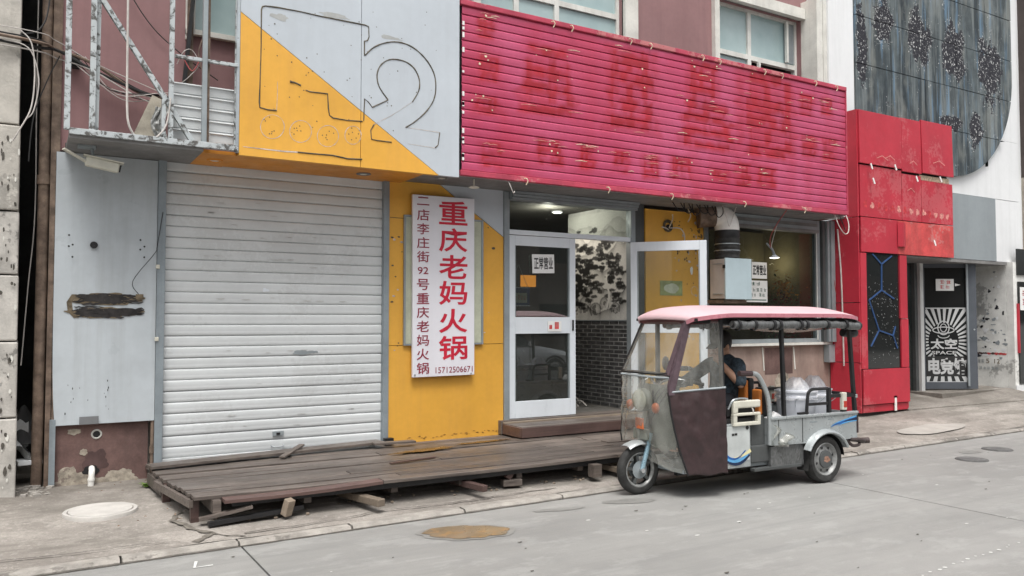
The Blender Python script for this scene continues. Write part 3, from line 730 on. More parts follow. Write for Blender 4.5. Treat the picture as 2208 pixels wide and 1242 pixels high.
# thin wire on the panel
MB().tube(smooth_path([(1.12, 8.24, 2.62), (1.075, 8.235, 2.30), (1.05, 8.23, 2.22), (.87, 8.23, 1.96), (.92, 8.23, 1.84)], 5), .0035, 5).o('thin_wire', 'cableb', label='thin black wire hanging across the grey metal panel', cat='wire')
# steel angle post at the alley corner foot
bx(.225, .272, 8.245, 8.29, .12, .72).o('corner_post', 'rail', label='short grey steel post at the alley corner foot', cat='post')
# brown standpipe
sp_ = T('standpipe', (1.06, 8.26, .1), 'thin brown standpipe beside the shutter rail', 'pipe')
MB().tube([(1.062, 8.27, .1), (1.062, 8.27, .68)], .016, 10).o('pipe', 'rust', sp_); MB().tube([(1.062, 8.27, .36), (1.062, 8.27, .42)], .024, 10).o('coupling', 'rust', sp_)
# white waste pipe
wp = T('waste_pipe', (.56, 8.25, .13), 'white plastic waste pipe elbow coming out of the brown wall', 'pipe')
MB().tube(smooth_path([(.565, 8.33, .262), (.565, 8.25, .258), (.562, 8.215, .235), (.558, 8.205, .18), (.556, 8.205, .10)], 5), .026, 14).o('elbow', 'pvc', wp)
MB().tube([(.558, 8.205, .165), (.557, 8.205, .185)], .030, 14).o('coupling', 'pvc', wp)
# weed
wd_ = MB(); 
for k in range(26):
    a = random.random() * 6.28; L = random.uniform(.03, .08); x0, y0 = .99 + random.uniform(-.03, .03), 7.93 + random.uniform(-.03, .03); z0 = walk_z(x0, y0) + .01
    d = Vector((cos(a), sin(a), .7)).normalized(); sd = Vector((-sin(a), cos(a), 0)) * .008
    p0 = Vector((x0, y0, z0)); wd_.add([p0 - sd, p0 + sd, p0 + d * L * .6 + sd, p0 + d * L - Vector((0, 0, .01)), p0 + d * L * .6 - sd], [(0, 1, 2, 3, 4)])
mt['weed'] = M('weed_green', (.12, .22, .03), .6, var=.3, vs=30)
wd_.o('weed', 'weed', label='small bright green weed on the pavement by the deck end', cat='plant')
dl = MB()
for k in range(46):
    x = random.choice([random.gauss(1.1, .08), random.uniform(.3, 1.1)]); yy = random.choice([random.uniform(6.7, 7.2), random.uniform(7.8, 8.2)]); s = random.uniform(.008, .02); a = random.random() * 6
    z = walk_z(x, yy) + .02
    dl.add([(x + s * cos(a), yy + s * sin(a), z), (x - s * .5 * sin(a), yy + s * .5 * cos(a), z + .006), (x - s * cos(a), yy - s * sin(a), z), (x + s * .5 * sin(a), yy - s * .5 * cos(a), z + .004)], [(0, 1, 2, 3)])
mt['leaf'] = M('dead_leaf', (.20, .12, .07), .8, var=.5, vs=30)
dl.o('dead_leaves', 'leaf', label='dry brown leaf litter by the deck end', cat='leaves', kind='stuff')

# ---- roller shutter
mt['smear'] = M('grey_smear', (.50, .51, .50), .6, var=.1, vs=20)
rs = T('roller_shutter', (2.25, 8.3, .24), 'white horizontal slat roller shutter pulled down on the left shop', 'shutter')
SX0, SX1 = 1.15, 3.352
pitch = .1055; z = .29; prof = [(8.330, 0), (8.318, .005), (8.3145, .012), (8.3135, .035), (8.3145, .040), (8.3132, .050), (8.3132, .085), (8.316, .096), (8.322, .1008), (8.330, .1045)]
m = MB(); n = 14
for i in range(n + 1):
    x = lerp(SX0, SX1, i / n)
    for (yy, h) in prof: m.v.append(Vector((x, yy + .004 * noise.noise((x * 2.0, 3.3, 0)), h)))
q = len(prof)
for i in range(n):
    for k in range(q - 1): m.f.append((i * q + k, (i + 1) * q + k, (i + 1) * q + k + 1, i * q + k + 1))
m.sm = True
sme, c0 = m.mesh('slat', 'shutter')
while z < 3.1:
    ob = shared('slat', sme, (c0.x, c0.y + random.uniform(-.003, .003), z + .049), rs); ob.rotation_euler = (random.uniform(-.01, .01), random.uniform(-.0008, .0008), 0)
    z += pitch
bx(SX0, SX1, 8.305, 8.345, .235, .288, b=.006).o('bottom_bar', 'shutter', rs)
bx(1.078, 1.15, 8.25, 8.36, .12, 3.12, b=.004).o('guide_rail', 'rail', rs)
bx(3.352, 3.415, 8.25, 8.36, .26, 3.12, b=.004).o('guide_rail', 'rail', rs)
bx(1.15, 3.352, 8.36, 8.4, .1, 3.12).o('backing', 'dark', rs)
bx(2.19, 2.30, 8.30, 8.314, .43, .475).o('lock_plate', 'framegrey', rs)
bx(2.225, 2.262, 8.294, 8.302, .44, .462).o('keyhole', 'black', rs)
MB().tube(smooth_path([(2.18, 8.315, .335), (2.19, 8.285, .325), (2.24, 8.28, .32), (2.29, 8.285, .325), (2.30, 8.315, .335)], 4), .006, 8).o('pull_handle', 'galv', rs)
for z in (1.42, 2.1): bx(1.066, 1.10, 8.236, 8.252, z - .018, z + .02, b=.004).o('rail_clip', 'cream', rs)
bx(3.354, 3.45, 8.18, 8.25, .262, .33).o('rail_foot', 'black', rs)
wallblob(2.47, 1.265, .10, .022, 8.309, 5, 'framegrey', rs, name='scrape', amp=.3)
wallblob(2.60, 1.27, .05, .014, 8.308, 7, 'framegrey', rs, name='scrape', amp=.3)
for k in range(44):
    xx = random.uniform(1.5, 3.1); zz = .29 + pitch * (random.choice([2, 3, 6, 9, 14, 17, 18, 20, 21, 22, 23, 24]) + random.uniform(.25, .6)); s = random.uniform(.008, .03); wallblob(xx, zz, s * 1.6, s * .22, 8.308, k, 'smear', rs, name='smear', n=16, amp=.3)
wallblob(2.1, 1.9, .03, .02, 8.308, 9, 'doorwhite', rs, name='scrape', amp=.3)

# ---- yellow and grey fascia with the outline marks of removed letters
FY = 7.60
fa = T('fascia_sign', (2.8, 7.65, 3.12), 'yellow and grey fascia board with glue outlines of removed letters and a large 2', 'sign board')
fx0, fx1, fz0, fz1, xs_ = 1.668, 3.93, 3.11, 6.2, 2.835
def diag(x): return lerp(4.44, 3.115, (x - 1.668) / (3.69 - 1.668))       # yellow below this line
d = (0, .05, 0)
MB().prism([(fx0, FY, fz0), (xs_ - .003, FY, fz0), (xs_ - .003, FY, diag(xs_) - .003), (fx0, FY, 4.437)], d).o('yellow_panel', 'yellow', fa)
MB().prism([(xs_ + .003, FY, fz0), (3.69, FY, fz0), (xs_ + .003, FY, diag(xs_) - .006)], d).o('yellow_panel', 'yellow', fa)
MB().prism([(fx0, FY, 4.443), (xs_ - .003, FY, diag(xs_) + .003), (xs_ - .003, FY, fz1), (fx0, FY, fz1)], d).o('grey_panel', 'greyacm', fa)
MB().prism([(xs_ + .003, FY, diag(xs_)), (3.697, FY, fz0), (fx1, FY, fz0), (fx1, FY, fz1), (xs_ + .003, FY, fz1)], d).o('grey_panel', 'greyacm', fa)
bx(fx0 - .02, fx1, 7.655, 7.69, fz0 + .02, fz1 - .01).o('backing', 'black', fa)
bx(fx0 - .03, fx0 - .003, 7.60, 7.64, 3.13, fz1).o('edge_angle', 'mottle' if 'mottle' in mt else 'galv', fa)
fdir = Vector((cos(radians(58.9)), sin(radians(58.9)), 0)); _r = Vector((sin(radians(58.9)), -cos(radians(58.9)), 0))
FA = (1.657, 4.545, 3.926, 5.013)
# outline points measured on the board, metres (x right, z up)
def fp(px, py):      # board sketch units -> metres on the fascia plane
    u = px / 2.957 + 500; v = py / 2.957
    ff = fdir * cos(_pit) + Vector((0, 0, 1)) * sin(_pit); up = Vector((0, 0, 1)) * cos(_pit) - fdir * sin(_pit)
    r = ff + _r * ((u - 1104) / 1750) - up * ((v - 621) / 1750); k = FY / r.y
    return (r.x * k, FY, 1.6 + r.z * k)
mt['glueline'] = M('glue_outline', (.10, .085, .06), .8, var=.4, vs=12)
mt['gluepale'] = M('glue_outline_pale', (.52, .46, .42), .8, var=.3, vs=18)
def outl(pts, mat='glueline', wd=.0115, sm=0):
    P = [Vector(fp(*p)) for p in pts]
    if sm: P = smooth_path(P, sm)
    if mat == 'gluepale': MB().ribbon([(p.x, FY - .0018, p.z) for p in P], [wd * random.uniform(.3, 1.1) for _ in P], (0, 1, 0)).o('outline_mark', mat, fa); return
    MB().tube([(p.x, FY - .001, p.z) for p in P], [wd * random.uniform(.42, .68) for _ in P], 6).o('outline_mark', mat, fa)
outl([(290, 47), (215, 38), (195, 42), (188, 60), (186, 300), (180, 500), (175, 650), (178, 685), (230, 700), (285, 705)])
outl([(285, 705), (290, 600), (290, 520)], 'gluepale', .006)
outl([(290, 47), (440, 75), (570, 105), (700, 130), (850, 160), (872, 170), (874, 235), (865, 258), (845, 262), (845, 355)])
outl([(370, 520), (405, 528), (440, 545)], wd=.018); outl([(470, 575), (500, 585), (610, 598), (615, 690), (622, 735), (645, 752), (740, 768), (832, 774)])
outl([(840, 770), (846, 630), (870, 650), (895, 684), (995, 638)])
outl([(850, 352), (900, 305), (970, 275), (1060, 268), (1150, 300), (1230, 370), (1285, 460), (1300, 550), (1285, 640), (1230, 720), (1160, 780), (1108, 812)], sm=4)
outl([(1108, 812), (1325, 845), (1316, 915), (1305, 938), (1290, 943), (1120, 916)], 'gluepale', .007)
outl([(1325, 845), (1314, 925), (1295, 942)])
outl([(995, 636), (940, 555), (925, 480), (945, 420), (990, 385), (1040, 378), (1110, 395), (1165, 440), (1195, 510), (1190, 580), (1150, 650)], sm=4)
outl([(1150, 650), (1020, 735), (960, 765), (905, 795)], 'gluepale', .008, 3); outl([(905, 795), (885, 830), (890, 888), (930, 896), (1018, 907)])
outl([(70, 935), (200, 950), (330, 965), (420, 970)], 'gluepale', .014); outl([(420, 970), (520, 980), (640, 990), (740, 1012), (830, 1016)])
for (cx, cy, r) in ((258, 808, 76), (438, 838, 70), (612, 868, 68), (772, 862, 58)):
    outl([(cx + r * cos(a) * (1 if cx < 700 else .9), cy + r * sin(a)) for a in [i * pi / 14 for i in range(29)]], 'gluepale', .007)
    for k in range(6):
        p = fp(cx + random.uniform(-.7, .7) * r, cy + random.uniform(-.7, .7) * r); dots([(p[0], p[2])], FY - .0015, .006, 'glueline', fa, 'screw_hole')
for k in range(60):
    p = fp(random.uniform(200, 1320), random.uniform(60, 900)); dots([(p[0], p[2])], FY - .0015, random.uniform(.0035, .007), 'glueline', fa, 'screw_hole')
mt['sootgrey'] = M('soot_smudge', (.40, .41, .40), .6, var=.12, vs=6)
for (px, py, a, b, s) in ((300, 105, .10, .028, 3), (660, 100, .16, .02, 6), (1010, 240, .12, .018, 8)):
    p = fp(px, py); wallblob(p[0], p[2], a, b, FY - .0012, s, 'sootgrey', fa, name='smudge', amp=.35)
# downlights in the soffit
for (x, yy, zz, n) in ((1.53, 7.98, 3.11, 'left'), (3.0, 7.95, 3.115, 'middle'), (3.85, 7.85, 3.135, 'right')):
    e = T('downlight', (x, yy, zz), 'round unlit soffit downlight, %s of the three' % n, 'light', 'soffit downlights')
    MB().lathe([(.075, 0), (.075, -.008), (.055, -.012), (.05, -.002), (.001, -.001)], (x, yy, zz), n=24).o('trim_ring', 'soffit' if n != 'left' else 'orange', e)
    MB().lathe([(.045, -.003), (.03, -.008), (.001, -.009)], (x, yy, zz), n=18).o('lens', 'cream', e)

# ---- bare steel sign frame at upper left
random.seed(3)
t = NT('flaking_paint')
vv = t.n('ShaderNodeTexVoronoi'); vv.inputs['Scale'].default_value = 26; t.l(t.pos((1, 1, .8)), vv.inputs['Vector'])
f = t.ramp(t.noise(15, 4, .65, None, .8), .40, .50)
c = t.mix(f, t.mix(t.noise(9, 2), (.05, .055, .055), (.13, .12, .11)), t.mix(t.noise(6, 3), (.36, .40, .41), (.54, .57, .58)))
mt['mottle'] = t.done(t.bsdf(c, .6, 0, f, .3, .004))
fr_ = T('sign_frame', (.9, 7.62, 3.15), 'bare steel sign frame with flaking white and black paint, left of the yellow fascia', 'frame')
def fbar(a, b, wd=.04, mat='mottle', nm='frame_bar'): return MB().bar(a, b, wd, wd, up=(0, 1, 0), bev=.003).o(nm, mat, fr_)
fbar((.285, 7.62, 3.18), (.285, 7.62, 6.4), .045); fbar((.47, 7.62, 3.18), (.47, 7.62, 6.4), .045); fbar((.505, 7.67, 3.18), (.52, 7.67, 6.4), .035)
fbar((1.085, 7.62, 3.18), (1.085, 7.62, 6.4), .04); fbar((1.36, 7.60, 3.16), (1.36, 7.60, 6.4), .042, 'framegrey'); fbar((1.395, 7.64, 3.16), (1.395, 7.64, 6.4), .03, 'rust')
fbar((.30, 7.60, 3.165), (1.655, 7.60, 3.165), .052); fbar((.30, 8.25, 3.165), (1.655, 8.25, 3.165), .04, 'framedark')
fbar((.285, 7.64, 3.175), (.285, 8.29, 3.175), .04, 'rust')
fbar((.52, 7.66, 4.36), (1.29, 7.66, 3.17), .042); fbar((1.11, 7.60, 3.93), (1.65, 7.60, 3.93), .03); fbar((1.645, 7.64, 3.18), (1.645, 7.64, 6.4), .03)
fbar((1.03, 7.64, 3.18), (1.03, 7.64, 3.54), .035); 
cs_ = T('corrugated_sheet', (1.36, 7.72, 3.2), 'white corrugated metal sheet standing inside the steel frame', 'sheet')
m = MB(); P = []
for k in range(5):
    z = 3.22 + k * .105
    P += [(7.745, z), (7.735, z + .006), (7.735, z + .075), (7.722, z + .085), (7.735, z + .098)]
m.v = [Vector((x, yy, z)) for x in (1.085, 1.655) for yy, z in P]; q = len(P); m.f = [(k, k + 1, q + k + 1, q + k) for k in range(q - 1)]
m.o('sheet', 'shutter', cs_)
mt['foamboard'] = M('old_board', (.36, .33, .27), .85, var=.2, vs=6, bump=.3)
MB().bar((.86, 7.86, 3.15), (1.04, 7.92, 3.60), .16, .05, up=(0, 1, 0)).o('leaning_board', 'foamboard', label='old beige board leaning inside the steel frame', cat='board')
def crump(a, b):
    x = lerp(.97, 1.08, a); z = lerp(3.15, 3.52, b); return (x + .02 * sin(b * 8), 7.85 + .04 * noise.noise((a * 6, b * 8, 2)), z)
MB().grid(crump, 10, 14).o('crumpled_bag', 'sootgrey', label='crumpled grey plastic bag wedged behind the frame post', cat='bag')
fb = T('rusty_post', (1.27, 8.1, 3.15), 'dark rusty double post behind the steel frame', 'post')
MB().bar((1.33, 8.2, 3.15), (1.33, 8.2, 6.4), .05, .05).o('post', 'rust', fb); MB().bar((1.25, 8.12, 3.6), (1.42, 8.15, 5.6), .035, .035).o('brace', 'black', fb)

# ---- cables: each its own thing
def cable(pts, r, mat, label, n=6, nm='cable', grp=None): return MB().tube(smooth_path(pts, n), r, 6).o(nm, mat, label=label, cat='cable', group=grp)
cable([(.70, 7.62, 6.4), (.72, 7.60, 5.2), (.725, 7.59, 4.2), (.73, 7.585, 3.5), (.745, 7.58, 3.28), (.80, 7.59, 3.17)], .010, 'cablew', 'white cable hanging straight down in front of the steel frame')
cable([(1.08, 7.6, 3.55), (1.05, 7.59, 3.32), (.98, 7.585, 3.2), (.92, 7.60, 3.17)], .007, 'cablew', 'short white cable loop at the foot of the steel frame')
def bundle(seed, dz, mat, label, r=.006):
    rr = random.Random(seed)
    P = [(-1.4, 7.95, 3.98), (-.05, 7.97, 3.97), (.22, 8.2, 3.98), (.5, 8.2, 3.88), (.9, 8.2, 3.72), (1.2, 8.2, 3.66), (1.66, 8.18, 3.56), (2.4, 8.2, 3.5)]
    cable([(x, yy - rr.uniform(0, .05), z + dz + rr.uniform(-.03, .03)) for x, yy, z in P], r, mat, label)
bundle(1, .02, 'rust', 'thick brown cable in the bundle crossing behind the frame', .014); bundle(2, -.01, 'cableb', 'black cable in the bundle crossing behind the frame', .013)
bundle(3, .03, 'cableb', 'thin black cable on top of the wall bundle', .007); bundle(4, -.05, 'cablew', 'pale cable sagging under the wall bundle', .006)
bundle(5, .06, 'cablew', 'thin pale cable above the wall bundle', .004)
cable([(-.06, 7.95, 4.05), (.02, 7.93, 3.95), (.05, 7.92, 3.7), (.03, 7.92, 3.4), (-.05, 7.93, 3.2), (-.1, 7.95, 3.1)], .006, 'cablew', 'white cable looping down the left wall corner')
cable([(-.2, 7.95, 3.95), (.0, 7.92, 3.9), (.08, 7.92, 3.65), (.05, 7.92, 3.38), (.0, 7.93, 3.3)], .005, 'cablew', 'second thinner cable loop beside the left wall corner')
cable([(.16, 8.2, 5.2), (.15, 8.1, 4.4), (.08, 8.0, 4.1), (-.06, 7.96, 4.02)], .007, 'cableb', 'black cable curving from the pipe to the left wall')
cable([(.06, 8.4, 8.0), (.07, 8.4, 4), (.08, 8.4, 2.6), (.04, 8.4, 1.9), (-.0, 8.4, 1.2)], .005, 'cablew', 'grey wire dropping inside the alley')
cable([(.24, 8.2, 3.95), (.15, 8.1, 3.7), (.05, 8.05, 3.35), (.02, 8.0, 2.95)], .005, 'cableb', 'thin black wire strung diagonally across the alley')
cable([(1.17, 7.9, 3.95), (1.22, 7.85, 4.06), (1.3, 7.9, 4.1), (1.36, 7.9, 3.98), (1.28, 7.88, 3.85), (1.18, 7.9, 3.75)], .004, 'cablew', 'tangled pale wire loop behind the frame post')
cable([(1.4, 7.9, 4.25), (1.35, 7.85, 4.05), (1.42, 7.86, 3.8), (1.5, 7.85, 3.55)], .005, 'rust', 'brown wire hanging beside the rusty post')
cable([(1.24, 7.92, 4.0), (1.3, 7.88, 3.9), (1.36, 7.9, 4.02), (1.26, 7.9, 4.04)], .005, 'cabler', 'short reddish wire loop behind the frame')
cable([(.5, 8.25, 5.2), (.9, 8.25, 4.5), (1.2, 8.25, 4.2), (1.6, 8.24, 3.95)], .005, 'cableb', 'thin black wire slanting down the mauve wall')
for k in range(5):
    cable([(.36 + .02 * k, 8.2, 3.9 + .02 * k), (.5 + .05 * k, 8.15, 3.78 - .03 * k), (.75 + .1 * k, 8.16, 3.62 + .03 * k), (1.0 + .1 * k, 8.2, 3.66)], .004, ['cablew', 'cableb'][k % 2],
          'slack thin wire drooping below the wall bundle, %s of five' % ['first from left', 'second from left', 'third from left', 'fourth from left', 'fifth from left'][k], grp='slack wires on the mauve wall')
bx(.30, .40, 8.22, 8.3, 3.88, 4.0).o('junction_box', 'black', label='small dark junction box on the mauve wall behind the frame', cat='junction box')

# ---- CCTV camera and small bracket
cc_ = T('security_camera', (.47, 7.9, 3.11), 'cream bullet security camera under the soffit pointing right', 'security camera')
bx(.38, .52, 7.83, 7.93, 3.085, 3.11, b=.004).o('base_plate', 'framegrey', cc_)
MB().tube(smooth_path([(.49, 7.88, 3.085), (.50, 7.88, 3.02), (.49, 7.88, 2.97)], 4), .014, 8).o('bracket_arm', 'framegrey', cc_)
dv = Vector((.94, -.05, -.16)).normalized()
a = Vector((.44, 7.87, 2.975)); b_ = a + dv * .27
MB().bar(a, b_, .075, .085, up=(0, 0, 1), bev=.016).o('housing', 'cream', cc_)
MB().bar(a + Vector((-.015, 0, .048)), b_ + Vector((.035, 0, .045)), .09, .012, up=(0, 0, 1), bev=.002).o('sun_shield', 'cream', cc_)
MB().cyl(b_, b_ + dv * .012, .032, 16).o('lens', 'black', cc_)
MB().bar((.45, 7.86, 2.965), (.27, 7.80, 3.05), .05, .012, up=(0, 0, 1)).o('rear_flap', 'cream', cc_)

# ---- red slatted sign board with ghosts of removed characters
sg = T('slatted_sign', (7.1, 7.6, 3.13), 'large faded magenta slatted sign board with ghost marks of removed characters', 'sign board')
RX0, RX1, RZ0, RZ1 = 3.945, 10.34, 3.135, 5.03
GH = []       # ghosts: (x0,x1,z0,z1,kind)
def g_px(u, v):
    ff = fdir * cos(_pit) + Vector((0, 0, 1)) * sin(_pit); up = Vector((0, 0, 1)) * cos(_pit) - fdir * sin(_pit)
    r = ff + _r * ((u - 1104) / 1750) - up * ((v - 621) / 1750); k = FY / r.y; return r.x * k, 1.6 + r.z * k
for u0, u1, v0, v1, kd in [(1027, 1071, 24, 85, 0), (1031, 1081, 115, 180, 0), (1017, 1088, 203, 250, 1), (1034, 1085, 301, 365, 0), (1112, 1247, 95, 250, 1), (1305, 1420, 101, 290, 0),
                       (1156, 1217, 298, 358, 0), (1247, 1291, 311, 369, 0), (1318, 1365, 321, 375, 1), (1480, 1553, 127, 232, 0), (1457, 1592, 215, 325, 1), (1592, 1715, 155, 344, 0),
                       (1723, 1758, 200, 251, 0), (1770, 1800, 209, 251, 0), (1727, 1766, 290, 340, 0), (1773, 1808, 297, 348, 0), (1383, 1425, 332, 390, 0), (1445, 1495, 336, 390, 0),
                       (1530, 1576, 363, 394, 0), (1584, 1622, 348, 405, 0), (1630, 1677, 359, 410, 0)]:
    xa, za = g_px((u0 + u1) / 2, (v0 + v1) / 2); xl, _ = g_px(u0, (v0 + v1) / 2); xr, _ = g_px(u1, (v0 + v1) / 2)
    _, zt = g_px((u0 + u1) / 2, v0); _, zb = g_px((u0 + u1) / 2, v1); GH.append((xl, xr, zb, zt, kd))
def ghost(x, z):
    best = 0
    for i, (a, b, c, d_, kd) in enumerate(GH):
        if a - .1 < x < b + .1 and c - .1 < z < d_ + .1:
            cx, cz = (a + b) / 2, (c + d_) / 2; hw, hh = (b - a) / 2, (d_ - c) / 2
            s = (z - c) / (d_ - c)
            w_ = hw * (1.05 - .45 * s if kd else 1) * (1 + .28 * noise.noise((z * 9, i * 3.1, 0)))
            dx = (w_ - abs(x - cx)) / .035; dz = (hh - abs(z - cz)) / .03
            k = clamp(min(dx, dz) * .5 + .5)
            rs_ = random.Random(i * 7 + 3); st3 = 0.; u_, v_ = (x - a) / (b - a), (z - c) / (d_ - c)
            for q_ in range(4): st3 = max(st3, clamp((.085 - abs(v_ - (.12 + .25 * q_ + rs_.uniform(-.05, .05)) - .03 * noise.noise((x * 8, q_, i)))) / .03) * (1 if rs_.uniform(0, .25) < u_ < 1 - rs_.uniform(0, .25) else 0))
            for q_ in range(3): st3 = max(st3, clamp((.075 - abs(u_ - (.2 + .3 * q_ + rs_.uniform(-.08, .08)))) / .03) * (1 if rs_.uniform(0, .4) < v_ < 1 - rs_.uniform(0, .2) else 0))
            k = k * (.48 + .60 * st3)
            k *= clamp(.80 + 1.1 * noise.noise((x * 6, z * 6, i)) + .5 * noise.noise((x * 19, z * 15, i + 4)) + .2)
            best = max(best, k)
    return best
base, dk, pal = Vector((.45, .056, .125)), Vector((.35, .016, .03)), Vector((.55, .13, .25))
ns = 19; ph = (RZ1 - RZ0 - .12) / ns; NX = 300
pr = [(.016, 0.0), (.001, .05), (-.001, .45), (.0, .77), (.010, .94), (.018, 1.0)]
mt['slatred'] = attr_mat('faded_red_slat', .40, .0, .5, .07)
def scol_(x, z, k):
    n1 = noise.fractal((x * .8, z * .9, 4), 1, 2, 3); n2 = noise.noise((x * 6, z * 6, 9)); n3 = noise.noise((x * 1.2, k * 5.3, 2))
    c = base.lerp(pal, clamp(.25 + .5 * n1 + .12 * n3)); c = c.lerp(dk, clamp(.04 + .22 * n3 + .12 * n2, 0, .4))
    g = ghost(x, z); c = c.lerp(dk * (1 + .25 * n2), g * .92)
    n4 = noise.noise((x * 1.7, z * .5, 21)) + .6 * noise.noise((x * 5, z * .8, 22)); c = c.lerp(dk * 1.12, clamp(.10 + .55 * n4, 0, .5)); c = c * (1 + .08 * noise.noise((x * 2.5, k * 3.7, 6)))
    return tuple(c)
for k in range(ns):
    zb = RZ0 + .062 + k * ph; m = MB(); m.col = []
    dy = random.uniform(-.002, .002)
    for i in range(NX + 1):
        x = lerp(RX0 + .02, RX1 - .02, i / NX); wob = .002 * noise.noise((x * 1.5, k * 2.2, 0))
        for (yy, h) in pr:
            z = zb + h * ph; m.v.append(Vector((x, FY + .008 + yy + dy + wob, z))); m.col.append(scol_(x, z, k))
    q = len(pr)
    for i in range(NX):
        for j in range(q - 1): m.f.append((i * q + j, (i + 1) * q + j, (i + 1) * q + j + 1, i * q + j + 1))
    m.o('slat', 'slatred', sg)
mt['gluepink'] = M('pink_glue', (.62, .25, .22), .8, var=.3, vs=30)
mt['redtrim'] = M('faded_red_trim', (.44, .06, .10), .5, var=.2, vs=3, streak=.35, scol=(.42, .02, .05), ss=(2, 2, 8), spots=.3, spcol=(.66, .42, .36), spscale=16)
bx(RX0, RX1, FY - .012, FY + .05, RZ0, RZ0 + .058, b=.006).o('bottom_trim', 'redtrim', sg)
bx(RX0, RX1, FY - .012, FY + .05, RZ1 - .058, RZ1, b=.006).o('top_trim', 'redtrim', sg)
bx(RX1 - .018, RX1, FY - .006, FY + .10, RZ0 + .06, RZ1 - .06).o('end_trim', 'redtrim', sg)
bx(RX0 + .01, RX1 - .01, FY + .035, FY + .06, RZ0 + .01, RZ1 - .01).o('backing', 'black', sg)
bx(RX0, RX1 - .02, FY + .062, FY + .085, RZ0, RZ0 + .03).o('backing_rail', 'galv', sg)
# leftover clips, cut cable ends and glue flecks
for k in range(15):
    t_ = (k + .5) / 15; x = lerp(4.5, 10.2, t_) + random.uniform(-.1, .1)
    top_ = k % 3 != 0; z = RZ1 - .03 if top_ else RZ0 + .03
    MB().tube(smooth_path([(x, FY - .015, z), (x + .01, FY - .04, z + .0), (x + .025, FY - .045, z - .03), (x + .01, FY - .03, z - .07)], 4), .006, 6).o('cable_stub', 'leftover', sg)
for (a, b, c, d_, kd) in GH:
    for k in range(int(4 + (b - a) * 9)):
        x = random.uniform(a, b); z = random.choice([random.uniform(c, d_), random.uniform(lerp(c, d_, .7), d_)])
        kz = (z - RZ0 - .062) / ph
        if kz % 1 < .12 or kz % 1 > .9: continue
        s = random.uniform(.006, .017)
        if random.random() < .45: wallblob(x, z, s, s * .8, FY + .004, k + a, 'leftover', sg, name='glue_fleck', n=7)
        else:
            L = random.uniform(.04, .12)
            MB().ribbon([(x - L, FY + .003, z - .012), (x, FY + .003, z), (x + L * .8, FY + .003, z - .004)], [.004, .008, .004], (0, 1, 0)).o('glue_fleck', 'leftover' if random.random() < .25 else 'gluepink', sg) if 'gluepink' in mt else None
for k in range(16):
    z = random.uniform(RZ0 + .15, RZ1 - .15); bx(RX0 + .022, RX0 + .045, FY - .002, FY + .006, z, z + random.uniform(.02, .06)).o('torn_edge', 'paper', sg)
# ================================================================== YELLOW WALL PANEL, BANNER
random.seed(21)
yp = T('yellow_wall_panel', (4.15, 8.3, .25), 'yellow clad wall between the shutter and the glass door', 'wall panel')
d = (0, .05, 0); YX0, YX1 = 3.418, 4.868
MB().prism([(YX0, 8.27, .235), (YX1, 8.27, .24), (YX1, 8.27, 1.318), (YX0, 8.27, 1.318)], d).o('lower_panel', 'yellow', yp)
MB().prism([(YX0, 8.27, 1.324), (YX1, 8.27, 1.324), (YX1, 8.27, 2.58), (4.03, 8.27, 3.135), (YX0, 8.27, 3.135)], d).o('upper_panel', 'yellow', yp)
MB().prism([(YX1, 8.27, 2.588), (YX1, 8.27, 3.135), (4.042, 8.27, 3.135)], d).o('grey_corner_panel', 'greyacm', yp)
bx(3.42, 4.866, 8.322, 8.36, .1, 3.2).o('backing', 'dark', yp)
bx(3.43, 3.62, 8.2675, 8.2695, 2.72, 2.726).o('seam', 'glueline', yp)
for k in range(24):
    xx = random.choice([random.uniform(3.45, 3.6), random.uniform(4.5, 4.84), random.uniform(3.5, 4.8)]); z = random.uniform(1.05, 2.7); s = random.uniform(.005, .014)
    if 3.66 < xx < 4.45 and z > .9: continue
    wallblob(xx, z, s * 1.8, s, 8.267, k, random.choice(['gluepale', 'glueline']), yp, name='scuff', n=9)
mt['mold'] = M('dirt_splash', (.38, .19, .04), .9, var=.4, vs=20)
for k in range(34):
    xx = random.uniform(3.6, 4.84); s = random.uniform(.004, .014); wallblob(xx, .275 + abs(random.gauss(0, .016)) + (xx - 3.4) * .02, s * 1.5, s * .55, 8.2672, k, 'mold', yp, name='dirt_splash', n=14, amp=.4)
nbd = T('notice_board', (4.08, 8.25, 1.3), 'weathered pale notice board half hidden behind the white banner', 'notice board')
bx(3.60, 4.56, 8.245, 8.262, 1.34, 2.74).o('board', 'board', nbd)
for a in ((3.585, 3.605, 1.32, 2.76), (4.555, 4.58, 1.32, 2.76)): bx(a[0], a[1], 8.235, 8.264, a[2], a[3]).o('frame', 'framegrey', nbd)
bx(3.607, 4.553, 8.237, 8.264, 2.742, 2.762).o('frame', 'framegrey', nbd); bx(3.607, 4.553, 8.237, 8.264, 1.32, 1.338).o('frame', 'framegrey', nbd)
bs_ = T('banner_sign', (4.05, 8.2, .97), 'tall white vinyl banner with large red characters and a phone number', 'sign')
BX0, BX1, BZ0, BZ1, BY = 3.668, 4.437, .972, 2.988, 8.19
rot = Matrix.Translation((4.05, BY, 2.0)) @ Matrix.Rotation(-.008, 4, 'Y') @ Matrix.Rotation(.012, 4, 'X') @ Matrix.Translation((-4.05, -BY, -2.0))
MB().box(BX0, BX1, BY, BY + .035, BZ0, BZ1, b=.004).xf(rot).o('panel', 'banner', bs_)
def bt(s, x0, x1, z0, z1, mat, bold): text(s, x0, x1, z0, z1, BY, mat, bs_, 'character', bold, .003, mx=rot)
big = '重庆老妈火锅'; zc = [2.809, 2.503, 2.198, 1.904, 1.59, 1.287]
for ch, z in zip(big, zc): bt(ch, 3.985, 4.345, z - .135, z + .135, 'signred', .017)
small = list('二店李庄街') + ['92'] + list('号重庆老妈火锅')
